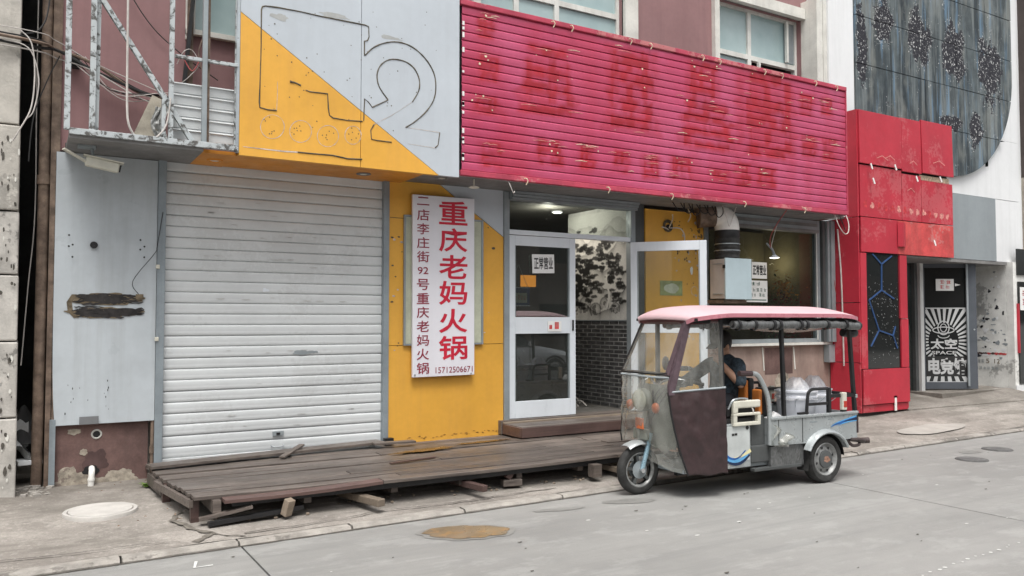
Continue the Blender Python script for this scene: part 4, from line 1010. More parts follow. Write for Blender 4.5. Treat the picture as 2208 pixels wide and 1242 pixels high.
z = 2.92; st_ = (2.92 - 1.07) / (len(small) - 1)
for i, ch in enumerate(small):
    zz_ = 2.92 - i * st_; h = .062 if ch not in ('二', '92') else (.045 if ch == '二' else .04)
    w_ = .075 if ch != '92' else .065
    bt(ch, 3.79 - w_, 3.79 + w_, zz_ - h, zz_ + h, 'signmaroon', .010)
bt('15712506671', 3.945, 4.412, 1.008, 1.075, 'signmaroon', .004)
for (xx, z) in ((3.70, 2.96), (4.40, 2.94), (3.70, 1.0), (4.40, .995)): MB().cyl((xx, BY - .004, z), (xx, BY + .06, z), .007, 8).o('screw', 'galv', bs_)

# ================================================================== SHOP DOOR
sd = T('shop_entrance', (5.9, 8.3, .42), 'pale aluminium glazed double door, left leaf shut and right leaf open', 'door')
DZ0, DZ1 = .43, 2.615; y0, y1 = 8.27, 8.33
bx(4.872, 4.945, 8.25, 8.36, .28, 3.13, b=.004).o('frame_post', 'framegrey', sd)
bx(6.80, 6.87, 8.25, 8.36, .42, 3.13, b=.004).o('frame_post', 'framegrey', sd)
bx(6.872, 7.05, 8.29, 8.36, .3, 3.13).o('side_panel', 'framedark', sd)
bx(4.947, 6.798, 8.262, 8.34, 2.622, 2.68, b=.004).o('transom_bar', 'doorwhite', sd)
bx(4.947, 6.798, 8.262, 8.34, 3.03, 3.12).o('head_bar', 'framegrey', sd)
bx(4.947, 6.798, 8.30, 8.306, 2.68, 3.03).o('transom_pane', 'glassdark', sd)
for k in range(3): bx(4.95, 6.86, 8.19 - .02 * k, 8.25, 3.03 + k * .034, 3.06 + k * .034).o('shutter_housing', 'framegrey', sd)
def leaf(name, mx, label=None):
    L = .97; zs = [(DZ0, DZ0 + .20), (1.435, 1.635), (DZ1 - .12, DZ1)]
    m = MB().box(0, L, 0, .05, DZ0, DZ1)
    m = MB(); m.box(0, .085, 0, .05, DZ0, DZ1, b=.004); m.box(L - .085, L, 0, .05, DZ0, DZ1, b=.004)
    for a, b in zs: m.box(.086, L - .086, .001, .049, a, b, b=.003)
    lf = m.xf(mx).o(name, 'doorwhite', sd, label=label)
    for a, b in ((zs[0][1], zs[1][0]), (zs[1][1], zs[2][0])): MB().box(.086, L - .086, .022, .028, a, b).xf(mx).o('pane', 'glassdoor', lf)
    for a, b in ((zs[0][1], zs[1][0]), (zs[1][1], zs[2][0])):
        MB().box(.087, .10, .006, .044, a, b).xf(mx).o('bead', 'framegrey', lf); MB().box(L - .10, L - .087, .006, .044, a, b).xf(mx).o('bead', 'framegrey', lf)
    MB().box(L - .055, L - .035, -.014, -.001, 1.47, 1.60).xf(mx).o('handle', 'black', lf)
    return lf
mt['glassdoor'] = glass('door_glass', (.88, .91, .90), .9, .02, ior=1.55)
_g = mt['glassdoor']; mt['glassdoor'] = glass('door_glass_tinted', (.62, .66, .65), 1.0, .09, (.30, .32, .30), ior=2.3)  # grey veil colour stands in for the street reflection in the shut leaf
lf1 = leaf('door_leaf', Matrix.Translation((4.95, 8.275, 0))); mt['glassdoor'] = _g
hinge = Vector((6.79, 8.26, 0)); ang = atan2(-.80, .68)
lf2 = leaf('door_leaf', Matrix.Translation(hinge) @ Matrix.Rotation(ang, 4, 'Z'), 'open right door leaf swung out towards the street')
# door closer arm plate, stickers
bx(5.50, 5.70, 8.268, 8.2735, 1.46, 1.585).o('sticker', 'paper', lf1); bx(5.60, 5.66, 8.2655, 8.2675, 1.49, 1.575).o('red_sticker', 'redfade', lf1); bx(5.52, 5.56, 8.2655, 8.2675, 1.49, 1.54).o('red_sticker', 'redfade', lf1)
# paper notices
def notice(name, x0, x1, z0, z1, y, lines, label, mat='paper', ink='ink', bold=.02, tilt=0.0):
    e = T(name, ((x0 + x1) / 2, y, z0), label, 'notice')
    mx = Matrix.Translation(((x0 + x1) / 2, y, (z0 + z1) / 2)) @ Matrix.Rotation(tilt, 4, 'Y') @ Matrix.Translation((-(x0 + x1) / 2, -y, -(z0 + z1) / 2))
    MB().box(x0, x1, y, y + .002, z0, z1).xf(mx).o('sheet', mat, e)
    for s, a, b, c, d_ in lines: text(s, lerp(x0, x1, a), lerp(x0, x1, b), lerp(z0, z1, c), lerp(z0, z1, d_), y, ink, e, 'character', bold, .0015, mx=mx)
    return e
def scrib(x0, x1, z0, z1, y, mat, par, seed, mx=None):
    """one blurred, unreadable character: a few crossing strokes"""
    rr = random.Random(seed); m = MB(); w_, h = x1 - x0, z1 - z0; th = h * .085
    for k in range(rr.choice([3, 4])):
        z = z0 + h * (k + .5) / 4 + rr.uniform(-.05, .05) * h; a = x0 + w_ * rr.uniform(0, .2); b = x1 - w_ * rr.uniform(0, .2)
        m.add([(a, y, z - th / 2), (b, y, z - th / 2), (b, y, z + th / 2), (a, y, z + th / 2)], [(0, 1, 2, 3)])
    for k in range(rr.choice([2, 3])):
        x = x0 + w_ * rr.uniform(.15, .85); a = z0 + h * rr.uniform(0, .3); b = z1 - h * rr.uniform(0, .3); t_ = w_ * .09
        m.add([(x - t_ / 2, y - .0003, a), (x + t_ / 2, y - .0003, a), (x + t_ / 2, y - .0003, b), (x - t_ / 2, y - .0003, b)], [(0, 1, 2, 3)])
    if mx: m.xf(mx)
    m.o('character', mat, par)
def scribrow(n, x0, x1, z0, z1, y, mat, par, seed, mx=None):
    p = (x1 - x0) / n
    for k in range(n): scrib(x0 + p * (k + .1), x0 + p * (k + .9), z0, z1, y, mat, par, seed * 17 + k, mx)
notice('paper_notice', 5.27, 5.59, 2.17, 2.40, 8.262, [('正常营业', .08, .94, .2, .85)], 'white paper notice with black characters on the shut door leaf', tilt=-.03)
bo = T('blue_placard', (5.15, 8.40, 1.7), 'small blue placard hanging by strings inside the shut door', 'placard')
mt['blue'] = M('blue_print', (.03, .075, .20), .5, var=.4, vs=14)
bx(5.0, 5.32, 8.40, 8.408, 1.78, 1.99).o('panel', 'blue', bo); bx(5.09, 5.28, 8.397, 8.3985, 1.81, 1.93).o('print_field', 'board', bo); scribrow(4, 5.10, 5.27, 1.84, 1.91, 8.396, 'redfade', bo, 3)
for xx in (5.02, 5.3): MB().tube([(xx, 8.404, 1.99), (5.16, 8.404, 2.28)], .003, 5).o('string', 'galv', bo)
MB().box(5.0, 5.32, 8.39, 8.412, 1.99, 2.0).box(5.0, 5.32, 8.39, 8.412, 1.77, 1.779).o('frame', 'doorwhite', bo)
ob_ = T('orange_lamp', (5.45, 9.4, 2.1), 'small glowing orange sign deep inside behind the shut door', 'sign')
mt['glow'] = emit('orange_glow', (1.0, .35, .04), 1.1)
bx(5.88, 6.12, 9.5, 9.52, 2.06, 2.22).o('panel', 'glow', ob_)
# ceiling lamp behind the transom
cl = T('ceiling_lamp', (6.55, 9.6, 3.15), 'lit round ceiling lamp just inside the door', 'lamp')
mt['lit'] = emit('lamp_glow', (1, .93, .8), 6.0)
MB().lathe([(.07, 0), (.07, -.012), (.055, -.02), (.001, -.022)], (6.55, 9.6, 3.155), n=20).o('glass', 'lit', cl)
MB().lathe([(.085, 0), (.085, -.012), (.071, -.014), (.071, 0)], (6.55, 9.6, 3.155), n=20).o('rim', 'doorwhite', cl)
pl = bpy.data.lights.new('ceiling_lamp_light', 'POINT'); pl.energy = 16; pl.color = (1, .92, .8); pl.shadow_soft_size = .06
po = bpy.data.objects.new('ceiling_lamp_light', pl); link(po); po.location = (6.2, 9.3, 3.0)
# some clutter on the threshold
mt['clutter'] = M('bundled_sacks', (.35, .33, .30), .8, var=.5, vs=20)
m = MB()
for k in range(9):
    a = random.random() * 3; x = random.uniform(6.2, 6.75); yy = random.uniform(8.9, 9.3); m.tube(smooth_path([(x, yy, .43), (x + .1 * cos(a), yy + .1 * sin(a), .5), (x + .22 * cos(a), yy + .2 * sin(a), .46), (x + .3 * cos(a), yy + .25 * sin(a), .43)], 4), .012, 6)
m.o('hose_bundle', 'clutter', label='pale tangled hose on the floor inside the open door', cat='hose')
# table shapes deep inside, to give the glass something behind it
for k, (tx, ty) in enumerate(((5.4, 10.6), (5.6, 11.9))):
    e = T('dining_table', (tx, ty, .42), ['dark square table nearer the shut door', 'dark square table at the back of the room'][k], 'table', 'tables inside the shop')
    bx(tx - .45, tx + .45, ty - .35, ty + .35, 1.13, 1.17, b=.005).o('table_top', 'woodlight', e)
    for sx in (-.4, .4):
        for sy in (-.3, .3): bx(tx + sx - .02, tx + sx + .02, ty + sy - .02, ty + sy + .02, .42, 1.128).o('leg', 'black', e)

# ================================================================== SECOND YELLOW PANEL, EXHAUST, WINDOW
y2 = T('yellow_side_panel', (7.58, 8.3, .3), 'scratched yellow wall panel with a stain patch behind the open door leaf', 'wall panel')
bx(7.056, 8.10, 8.27, 8.36, .25, 3.08).o('panel', 'yellow', y2)
mt['scratch'] = M('bare_scratch', (.14, .10, .05), .9, var=.4, vs=14); mt['greenstain'] = M('green_notice_trace', (.30, .33, .14), .8, var=.25, vs=8)
bx(7.30, 7.70, 8.266, 8.269, 1.93, 2.13).o('poster_trace', 'greenstain', y2)
wallblob(7.5, 2.03, .14, .065, 8.264, 3, 'board', y2, name='poster_trace', amp=.12)
for k in range(70):
    xx = random.uniform(7.55, 8.06); z = random.choice([random.uniform(1.3, 2.9), random.uniform(2.4, 3.0)]); s = random.uniform(.006, .02)
    wallblob(xx, z, s * random.uniform(.4, 1.6), s * random.uniform(.5, 1.6), 8.2662, k, random.choice(['scratch', 'scratch', 'gluepale']), y2, name='scratch', n=9, amp=.5)
for (cx, cz, r) in ((7.92, 2.0, .06), (7.62, 1.5, .10)):
    MB().ribbon([(cx + r * cos(a), 8.266, cz + r * sin(a)) for a in [i * pi / 8 for i in range(14)]], .006, (0, 1, 0)).o('scratch', 'gluepale', y2)
wallblob(7.87, 2.28, .03, .05, 8.2655, 77, 'paper', y2, name='paper_bit', n=10)
# cable outlet with dangling tails
co = T('cable_outlet', (7.42, 8.25, 2.8), 'torn cable outlet with dangling wires on the scratched yellow panel', 'cable outlet')
MB().lathe([(.08, .01), (.085, -.01), (.06, -.02), (.045, .0)], (7.44, 8.262, 2.87), 'y', 16).o('ring', 'glueline', co)
MB().lathe([(.05, 0), (.001, 0)], (7.45, 8.258, 2.84), 'y', 14).o('hole', 'black', co)
for k, (pts, mm) in enumerate((([(7.45, 8.25, 2.84), (7.47, 8.2, 2.95), (7.46, 8.19, 3.02)], 'leftover'), ([(7.46, 8.25, 2.84), (7.6, 8.2, 2.84), (7.68, 8.2, 2.76), (7.7, 8.22, 2.66)], 'cablew'), ([(7.44, 8.25, 2.82), (7.35, 8.2, 2.83), (7.28, 8.2, 2.84)], 'cablew'), ([(7.75, 8.2, 3.12), (7.76, 8.16, 3.02), (7.72, 8.17, 2.93)], 'leftover'))):
    MB().tube(smooth_path(pts, 4), .008, 6).o('wire', mm, co)
# exhaust: duct elbow, rubber sleeve, steel box
ex = T('exhaust_duct', (8.2, 8.05, 2.45), 'white duct elbow with black rubber sleeve above the pale blue box', 'duct')
cx, cy = 8.30, 8.02
MB().tube(smooth_path([(cx, cy, 2.80), (cx, cy, 2.88), (cx - .02, cy + .02, 2.97), (cx - .10, cy + .06, 3.05), (cx - .22, cy + .12, 3.07)], 5), .165, 24).o('elbow', 'pvc', ex)
MB().tube([(cx - .16, cy + .09, 3.06), (cx - .36, cy + .20, 3.04)], .175, 20).o('wall_stub', 'rust', ex)
MB().lathe([(.168, 2.72), (.172, 2.73), (.172, 2.82), (.168, 2.83)], (cx, cy, 0), n=24).o('collar', 'black', ex)
MB().lathe([(.163, 2.44), (.17, 2.455), (.163, 2.47), (.163, 2.50), (.174, 2.52), (.165, 2.545), (.165, 2.57), (.174, 2.595), (.165, 2.62), (.165, 2.66), (.172, 2.69), (.168, 2.72)], (cx, cy, 0), n=24).o('rubber_sleeve', 'rubber', ex)
for z in (2.55, 2.64): MB().lathe([(.172, z - .006), (.176, z - .006), (.176, z + .006), (.172, z + .006)], (cx, cy, 0), n=24).o('clamp', 'galv', ex)
eb = T('exhaust_box', (8.33, 8.0, 1.89), 'pale blue grey steel box mounted beside the shop window', 'box')
bx(8.102, 8.60, 7.86, 7.885, 1.88, 2.44, b=.006).o('front_door', 'boxblue', eb)
bx(8.11, 8.56, 7.888, 8.16, 1.89, 2.43, b=.006).o('case', 'boxpink', eb)
bx(8.10, 8.108, 7.92, 8.1, 2.36, 2.37).o('louvre', 'framegrey', eb); bx(8.10, 8.108, 7.92, 8.1, 1.95, 1.96).o('louvre', 'framegrey', eb)
bx(8.085, 8.11, 7.865, 7.90, 2.30, 2.345).o('latch', 'black', eb)
bx(8.12, 8.56, 7.92, 8.29, 1.83, 1.875).o('bracket', 'rust', eb)
# shop window
sw_ = T('shop_window', (9.4, 8.3, 1.26), 'large dark shop window with grey metal frame behind the tricycle', 'window')
fr2 = MB(); fr2.box(10.46, 10.52, 8.24, 8.34, 1.265, 3.13, b=.003); fr2.o('frame', 'framegrey', sw_)
bx(10.535, 10.60, 8.20, 8.34, 1.265, 3.13).o('frame', 'framedark', sw_); bx(10.612, 10.66, 8.17, 8.34, 1.265, 3.13).o('frame', 'framegrey', sw_); bx(10.672, 10.76, 8.15, 8.34, 1.265, 3.13).o('frame', 'framegrey', sw_)
bx(10.64, 10.79, 8.19, 8.29, .95, 1.22).o('frame', 'framegrey', sw_)
bx(8.11, 8.18, 8.25, 8.34, 1.265, 3.13).o('frame', 'framegrey', sw_)
bx(8.185, 10.455, 8.25, 8.34, 1.265, 1.32).o('frame', 'framegrey', sw_)
bx(8.185, 10.455, 8.295, 8.301, 1.322, 2.93).o('pane', 'glassdark', sw_)
for k in range(4): bx(8.185, 10.455, 8.20 + .014 * k, 8.33, 2.93 + .05 * k, 2.976 + .05 * k).o('header_slat', 'framegrey' if k % 2 else 'soffit', sw_)
MB().tube([(10.44, 8.24, 1.3), (10.44, 8.24, 2.93)], .009, 6).o('pull_cord', 'winwhite', sw_)
notice('paper_notice', 9.07, 9.385, 2.205, 2.445, 8.285, [('正常营业', .06, .95, .2, .84)], 'upper white paper notice with black characters on the dark window', bold=.03)
e = notice('paper_notice', 8.93, 9.39, 1.86, 2.175, 8.285, [], 'lower white paper notice with rows of green characters beside the blue box')
scribrow(2, 9.045, 9.245, 2.10, 2.16, 8.283, 'inkgreen', e, 5); scribrow(6, 8.925, 9.375, 2.01, 2.07, 8.283, 'inkgreen', e, 6); scribrow(3, 8.965, 9.155, 1.94, 1.995, 8.283, 'inkgreen', e, 7); scribrow(2, 9.205, 9.345, 1.94, 1.995, 8.283, 'inkgreen', e, 8)
bx(8.945, 9.365, 8.283, 8.2845, 1.885, 1.9).o('small_print', 'inkgreen', e)
# hanging lamp inside window room + flowers
hl = T('hanging_lamp', (9.25, 8.22, 2.45), 'small lit clamp lamp dangling on wires in front of the window', 'lamp')
LX, LY, LZ = 9.28, 8.05, 2.50
MB().tube(smooth_path([(9.12, 7.68, 3.14), (9.13, 7.85, 2.98), (9.15, 8.0, 2.8), (9.17, 8.03, 2.66), (LX - .06, LY, LZ + .14)], 5), .006, 6).o('wire', 'cabler', hl)
MB().tube(smooth_path([(9.16, 7.9, 2.93), (9.22, 8.0, 2.82), (9.20, 8.03, 2.68), (LX - .05, LY, LZ + .13)], 5), .005, 6).o('wire', 'cablew', hl)
MB().tube([(LX - .16, LY, LZ + .20), (LX - .04, LY, LZ + .11), (LX, LY, LZ + .03)], [.012, .016, .022], 8).o('lamp_holder', 'framegrey', hl)
MB().lathe([(.02, .04), (.045, .02), (.075, 0), (.072, -.004)], (LX, LY, LZ), n=18).o('lamp_shade', 'doorwhite', hl)
MB().lathe([(.07, -.001), (.03, -.012), (.001, -.014)], (LX, LY, LZ), n=18).o('bulb', 'lit', hl)
p2_ = bpy.data.lights.new('added_wall_glow_light', 'POINT'); p2_.energy = 4.5; p2_.color = (1, .86, .6); p2_.shadow_soft_size = .05
po2 = bpy.data.objects.new('added_wall_glow_light', p2_); link(po2); po2.location = (10.72, 9.35, 2.55)  # light added apart from the hanging lamp to put a glow on the inner wall
fl = T('flower_arrangement', (10.25, 8.9, .42), 'tall dried arrangement of red and orange flowers inside the window', 'flowers')
mt['dryred'] = M('dried_red', (.16, .025, .025), .8, var=.5, vs=30); mt['dryorange'] = M('dried_orange', (.55, .22, .05), .8, var=.4, vs=30); mt['drygreen'] = M('dried_green', (.07, .08, .03), .8, var=.5, vs=30)
rr = random.Random(4)
for mm, nm, n, cx, cz, sx, sz in (('dryred', 'red_flowers', 900, 10.40, 1.55, .30, .42), ('dryorange', 'orange_flowers', 200, 10.42, 2.1, .16, .16), ('drygreen', 'leaves', 500, 10.05, 1.70, .22, .32)):
    m = MB()
    for k in range(n):
        x = rr.gauss(cx, sx * .55); z = rr.gauss(cz, sz * .55); yy = rr.gauss(8.85, .09); s = rr.uniform(.012, .035); a = rr.random() * 6; b = rr.random() * 3
        u_ = Vector((cos(a), sin(a) * cos(b), sin(a) * sin(b))) * s; v_ = Vector((-sin(a), cos(a) * .5, .6)) * s * .6
        c_ = Vector((x, max(8.5, yy), z)); m.add([c_ - u_, c_ + v_, c_ + u_, c_ - v_], [(0, 1, 2, 3)])
    m.o(nm, mm, fl)
MB().lathe([(.10, .42), (.16, .6), (.17, .9), (.10, 1.1), (.11, 1.16)], (10.25, 8.9, 0), n=18).o('vase', 'cover', fl)
for k in range(12):
    a = rr.uniform(-.35, .25); MB().tube([(10.25, 8.9, 1.1), (10.25 + a * .5, 8.88, 1.5), (10.25 + a, 8.87, 1.9 + rr.uniform(-.2, .2))], .006, 5).o('stem', 'drygreen', fl)
bt_ = T('backroom_table', (9.5, 9.4, .42), 'dark table behind the window glass left of the flowers', 'table')
bx(8.6, 9.9, 9.1, 9.7, 1.1, 1.14).o('table_top', 'black', bt_); bx(8.7, 8.76, 9.2, 9.26, .42, 1.1).o('leg', 'black', bt_); bx(9.74, 9.80, 9.2, 9.26, .42, 1.1).o('leg', 'black', bt_)
# hook with wire plate under the sign
hk = T('soffit_hook', (4.15, 7.8, 3.0), 'cream ceiling hook plate hanging under the grey fascia corner', 'hook')
MB().tube([(4.19, 7.75, 3.14), (4.19, 7.75, 3.05)], .008, 6).o('rod', 'cream', hk); MB().lathe([(.001, .02), (.03, .015), (.06, 0), (.055, -.006), (.001, -.004)], (4.19, 7.75, 3.045), n=20).o('plate', 'cream', hk)
cable([(4.55, 7.66, 3.16), (4.56, 7.6, 3.08), (4.60, 7.6, 3.0), (4.63, 7.62, 3.02)], .005, 'cablew', 'short white cable end hanging below the magenta sign', nm='cable')
cable([(10.1, 7.65, 3.15), (10.12, 7.6, 2.98), (10.25, 7.6, 2.86), (10.42, 7.66, 2.9), (10.55, 7.75, 3.05), (10.62, 7.85, 3.2)], .007, 'cablew', 'pale cable drooping in a loop at the right end of the magenta sign', nm='cable')
cable([(10.2, 7.65, 3.14), (10.24, 7.62, 3.02), (10.33, 7.65, 2.92), (10.45, 7.75, 2.98), (10.5, 7.85, 3.12)], .006, 'cableb', 'black cable drooping inside the pale loop at the sign end', nm='cable')
cable([(8.0, 7.8, 3.13), (8.02, 7.75, 2.95), (8.12, 7.8, 2.86), (8.2, 7.82, 2.98), (8.25, 7.8, 3.13)], .006, 'cablew', 'pale wire loop hanging in front of the duct stub', nm='cable')
for k in range(6):
    x = 7.2 + .14 * k; cable([(x, 7.9, 3.13), (x + .06, 7.85, 3.02 - .02 * (k % 3)), (x + .16, 7.86, 3.03), (x + .2, 7.9, 3.13)], .007, 'cableb', 'black wire loop bunched under the sign, %s of six' % ['leftmost', 'second from left', 'third from left', 'fourth from left', 'fifth from left', 'rightmost'][k], grp='wire loops under the sign')

# ================================================================== TIMBER DECK
random.seed(9)
dk_ = T('timber_deck', (3.0, 7.2, .12), 'weathered dark brown plank deck in front of the shops', 'deck')
DZ = .262
def deck_left(y): return max(1.02, 1.13 - .12 * (y - 6.67))
yy = 6.42; pw_ = .136; k = 0
while yy < 8.22:
    xl = deck_left(yy) + random.uniform(-.008, .008); segs = [xl, 5.35 + random.uniform(-.8, .8), 8.25]
    if k % 2: segs = [xl, random.uniform(2.2, 3.6), random.uniform(5.0, 6.2), 8.25]
    if k == 0: segs = [1.34, 2.62, 5.1, 8.25]
    for i in range(len(segs) - 1):
        a, b = segs[i] + (.002 if i else 0), segs[i + 1] - .003
        dz = random.uniform(-.005, .005) ; n = 6; m = MB(); tl = random.uniform(-.008, .008); ce_ = random.uniform(-.010, .004)
        if k == 0 and i == 0: dz, tl = -.014, .016
        if yy > 8.1 : dz -= .01
        for q in range(n + 1):
            t_ = q / n; x = lerp(a, b, t_); z = DZ + dz + tl * (t_ - .5) + ce_ * sin(pi * t_); wv = .004 * noise.noise((x * 2, yy, 0))
            m.v += [Vector(p) for p in ((x, yy + wv, z - .028), (x, yy + wv, z - .003), (x, yy + wv + .004, z), (x, yy + pw_ - .012 + wv, z), (x, yy + pw_ - .008 + wv, z - .003), (x, yy + pw_ - .008 + wv, z - .028))]
        for q in range(n):
            for j in range(6): m.f.append((q * 6 + j, q * 6 + (j + 1) % 6, (q + 1) * 6 + (j + 1) % 6, (q + 1) * 6 + j))
        m.f += [tuple(range(6)), tuple(n * 6 + j for j in range(5, -1, -1))]
        m.o('plank', 'wood' if not (k == 0 and i == 0) else 'woodred', dk_)
    yy += pw_; k += 1
# end board under the plank ends, dark legs, joists, broken strip at the front corner
MB().bar((1.13, 6.60, .20), (1.00, 7.56, .20), .03, .06).o('rim_board', 'wood', dk_); MB().bar((1.0, 7.95, .185), (1.04, 7.40, .175), .03, .10).o('rim_board', 'wood', dk_)
for (x, y_) in ((1.16, 6.64), (1.06, 7.36)): bx(x - .03, x + .03, y_ - .03, y_ + .03, .05, .23).o('deck_leg', 'woodred', dk_)
for x in (1.3, 2.0, 2.75, 3.4, 4.0, 4.7, 5.4, 6.1, 6.8, 7.5, 8.1): bx(x - .03, x + .03, 6.50, 8.15, .13, .226).o('joist', 'wood', dk_)
MB().bar((1.40, 6.47, .205), (8.2, 6.46, .205), .03, .05).o('front_joist', 'black', dk_)
MB().bar((1.17, 6.50, .10), (1.55, 6.44, .165), .06, .022).o('broken_strip', 'wood', dk_); MB().bar((1.22, 6.42, .075), (1.95, 6.47, .11), .05, .03).o('broken_strip', 'black', dk_)
# loose planks lie on top
lp = lambda a, b, wd, th, lab, mat='wood': MB().bar(a, b, wd, th, up=(0, 0, 1), bev=.003).o('loose_plank', mat, label=lab, cat='plank')
lp((.995, 7.93, .29), (3.30, 8.19, .305), .20, .025, 'long wide loose plank lying on the deck along the foot of the shutter')
lp((2.16, 7.86, .282), (2.44, 8.14, .345), .06, .018, 'short splintered plank tilted up against the shutter')
lp((3.16, 8.04, .31), (3.62, 8.02, .305), .10, .022, 'short grey plank end by the shutter rail')
lp((2.95, 7.08, .272), (3.45, 7.16, .276), .035, .012, 'thin splinter board lying in the middle of the deck', 'woodred')
mt['rustwet'] = M('rusty_wet_boards', (.105, .062, .032), .3, var=.4, vs=5)
blob(3.55, 7.62, .42, .07, .15, lambda x, y: DZ + .011, n=90, amp=.35, seed=6, jag=2.6).o('rust_stain', 'rustwet', dk_)
blob(4.35, 7.8, .35, .05, .1, lambda x, y: DZ + .011, n=90, amp=.35, seed=16, jag=2.6).o('rust_stain', 'rustwet', dk_)
# timber stubs under the front edge, each loose
def stub(a, b, wd, th, lab, mat='woodlight'): MB().bar(a, b, wd, th, up=(0, 0, 1), bev=.006).o('timber_block', mat, label=lab, cat='timber')
stub((1.80, 6.410, .075), (1.82, 6.370, .20), .07, .06, 'small upright timber prop under the deck near its left end')
stub((2.35, 6.740, .135), (2.53, 6.240, .115), .075, .06, 'pale timber stub sticking out under the deck, left one')
stub((3.35, 6.740, .15), (3.50, 6.250, .125), .06, .055, 'dark timber stub with a broken end sticking out under the deck', 'woodred')
stub((3.82, 6.510, .10), (4.0, 6.470, .10), .09, .06, 'dark timber block lying under the middle of the deck', 'wood')
stub((3.86, 6.490, .14), (3.92, 6.490, .22), .05, .06, 'short rusty prop standing on the dark timber block', 'woodred')
stub((5.02, 6.740, .14), (5.15, 6.290, .10), .075, .055, 'pale timber stub under the deck behind the front wheel', 'woodlight')
stub((5.16, 6.790, .16), (5.28, 6.330, .14), .07, .05, 'second pale timber stub behind the front wheel', 'woodlight')
bx(4.75, 4.85, 6.35, 6.44, .08, .2).o('deck_foot', 'wood', dk_)
ru = MB()
for k in range(45):
    x = random.uniform(1.2, 6); yq = random.uniform(6.42, 6.7); s = random.uniform(.005, .014); z = walk_z(x, yq) + .008
    ru.box(x - s, x + s, yq - s, yq + s, z, z + s, mx=rotz_about((x, yq, 0), random.random() * 3))
ru.o('debris', 'woodlight', label='small stones and wood crumbs under the deck edge', cat='debris', kind='stuff')
# door step: low timber platform
stp = T('door_step', (6.0, 7.95, .27), 'low dark timber step in front of the glass door', 'step')
for k in range(3): bx(4.84, 7.95, 7.80 + .135 * k, 7.93 + .135 * k, .365, .392, b=.003).o('plank', 'wood', stp)
bx(4.82, 7.95, 7.775, 7.797, .275, .385, b=.003).o('riser_board', 'woodred', stp); bx(4.815, 4.838, 7.80, 8.20, .275, .385, b=.003).o('riser_board', 'woodred', stp)
bx(4.80, 8.0, 8.205, 8.40, .27, .425).o('threshold', 'wood', stp)
bx(4.82, 7.0, 8.16, 8.203, .393, .41).o('threshold_strip', 'woodlight', stp)
# ================================================================== RIGHT NEIGHBOUR
random.seed(31)
nr = T('neighbour_building', (13.2, 8.2, .2), 'white clad neighbouring building with a weathered round cornered board above a doorway', 'building')
NY = 8.02
bx(11.045, 15.9, NY, NY + .4, 4.9, 9.5).o('white_cladding', 'whiteacm', nr); 
bx(13.3, 15.9, NY, NY + .4, 3.80, 4.896).o('white_cladding', 'whiteacm', nr)
bx(15.05, 15.9, NY, NY + .4, 2.66, 3.79).o('white_cladding', 'whiteacm', nr)
mt['greyflat'] = M('flat_grey_panel', (.27, .30, .315), .5, var=.06, vs=1.5, streak=.12)
bx(13.28, 15.045, NY - .02, NY + .3, 2.66, 3.79).o('grey_panel', 'greyflat', nr)
bx(13.28, 15.4, NY - .015, NY + .9, 2.60, 2.655).o('door_soffit', 'soffit', nr)
# weathered tiles, round lower right corner (radius 2)
TR, TX1, TZ0 = 2.05, 15.60, 4.07
xs_t = [11.05, 11.95, 12.88, 13.8, 14.72, 15.60]; zs_t = [4.07, 4.86, 5.62, 6.38, 7.14, 7.9, 8.66, 9.4]
def clip_tile(x0, x1, z0, z1):
    P = [(x0, z0), (x1, z0), (x1, z1), (x0, z1)]
    cx, cz = TX1 - TR, TZ0 + TR
    out = []; n = 12; poly = []
    for i in range(4):
        a, b = P[i], P[(i + 1) % 4]
        for k in range(n): poly.append((lerp(a[0], b[0], k / n), lerp(a[1], b[1], k / n)))
    for (x, z) in poly:
        if x > cx and z < cz:
            d_ = sqrt((x - cx) ** 2 + (z - cz) ** 2)
            if d_ > TR: x, z = cx + (x - cx) / d_ * TR, cz + (z - cz) / d_ * TR
            x, z = clamp(x, x0, x1), clamp(z, z0, z1)
        if not out or (abs(out[-1][0] - x) + abs(out[-1][1] - z)) > .004: out.append((x, z))
    ar = abs(sum(out[i][0] * out[(i + 1) % len(out)][1] - out[(i + 1) % len(out)][0] * out[i][1] for i in range(len(out)))) / 2
    return out if ar > .01 else None
for i in range(len(xs_t) - 1):
    for j in range(len(zs_t) - 1):
        P = clip_tile(xs_t[i] + .006, xs_t[i + 1] - .006, zs_t[j] + .006, zs_t[j + 1] - .006)
        if P:
            dy = random.uniform(0, .006)
            MB().prism([(x, NY - .075 - dy, z) for x, z in P], (0, .05, 0)).o('board_tile', 'oldgrey', nr)
# recessed joints: dark backing with the same outline
P = [(11.045, 9.4), (11.045, 4.1), (13.5, TZ0)] + [(TX1 - TR + TR * sin(a), TZ0 + TR - TR * cos(a)) for a in [pi / 2 * k / 24 for k in range(25)]] + [(TX1, 9.4)]
MB().prism([(x, NY - .026, z) for x, z in P], (0, .02, 0)).o('board_backing', 'black', nr)
# dark peeled letter ghosts with pale flakes
mt['peeldark'] = M('peeled_dark', (.022, .022, .028), .7, var=.5, vs=18)
for (cx, cz, a, b, s) in ((11.75, 6.40, .22, .34, 3), (12.75, 6.30, .30, .42, 5), (13.75, 6.22, .32, .50, 8), (14.85, 6.05, .34, .62, 13)):
    fm = MB()
    for k in range(60):
        x = random.gauss(cx, a * .6); z = random.gauss(cz, b * .6); q = random.uniform(.006, .02); an = random.random() * 3
        fm.add([(x + q * cos(an), NY - .088, z + q * sin(an)), (x - q * .5 * sin(an), NY - .091, z + q * .5 * cos(an)), (x - q * cos(an), NY - .088, z - q * sin(an)), (x + q * .5 * sin(an), NY - .088, z - q * .5 * cos(an))], [(0, 1, 2, 3)])
    fm.o('paint_flakes', 'scrap', nr, kind='stuff')
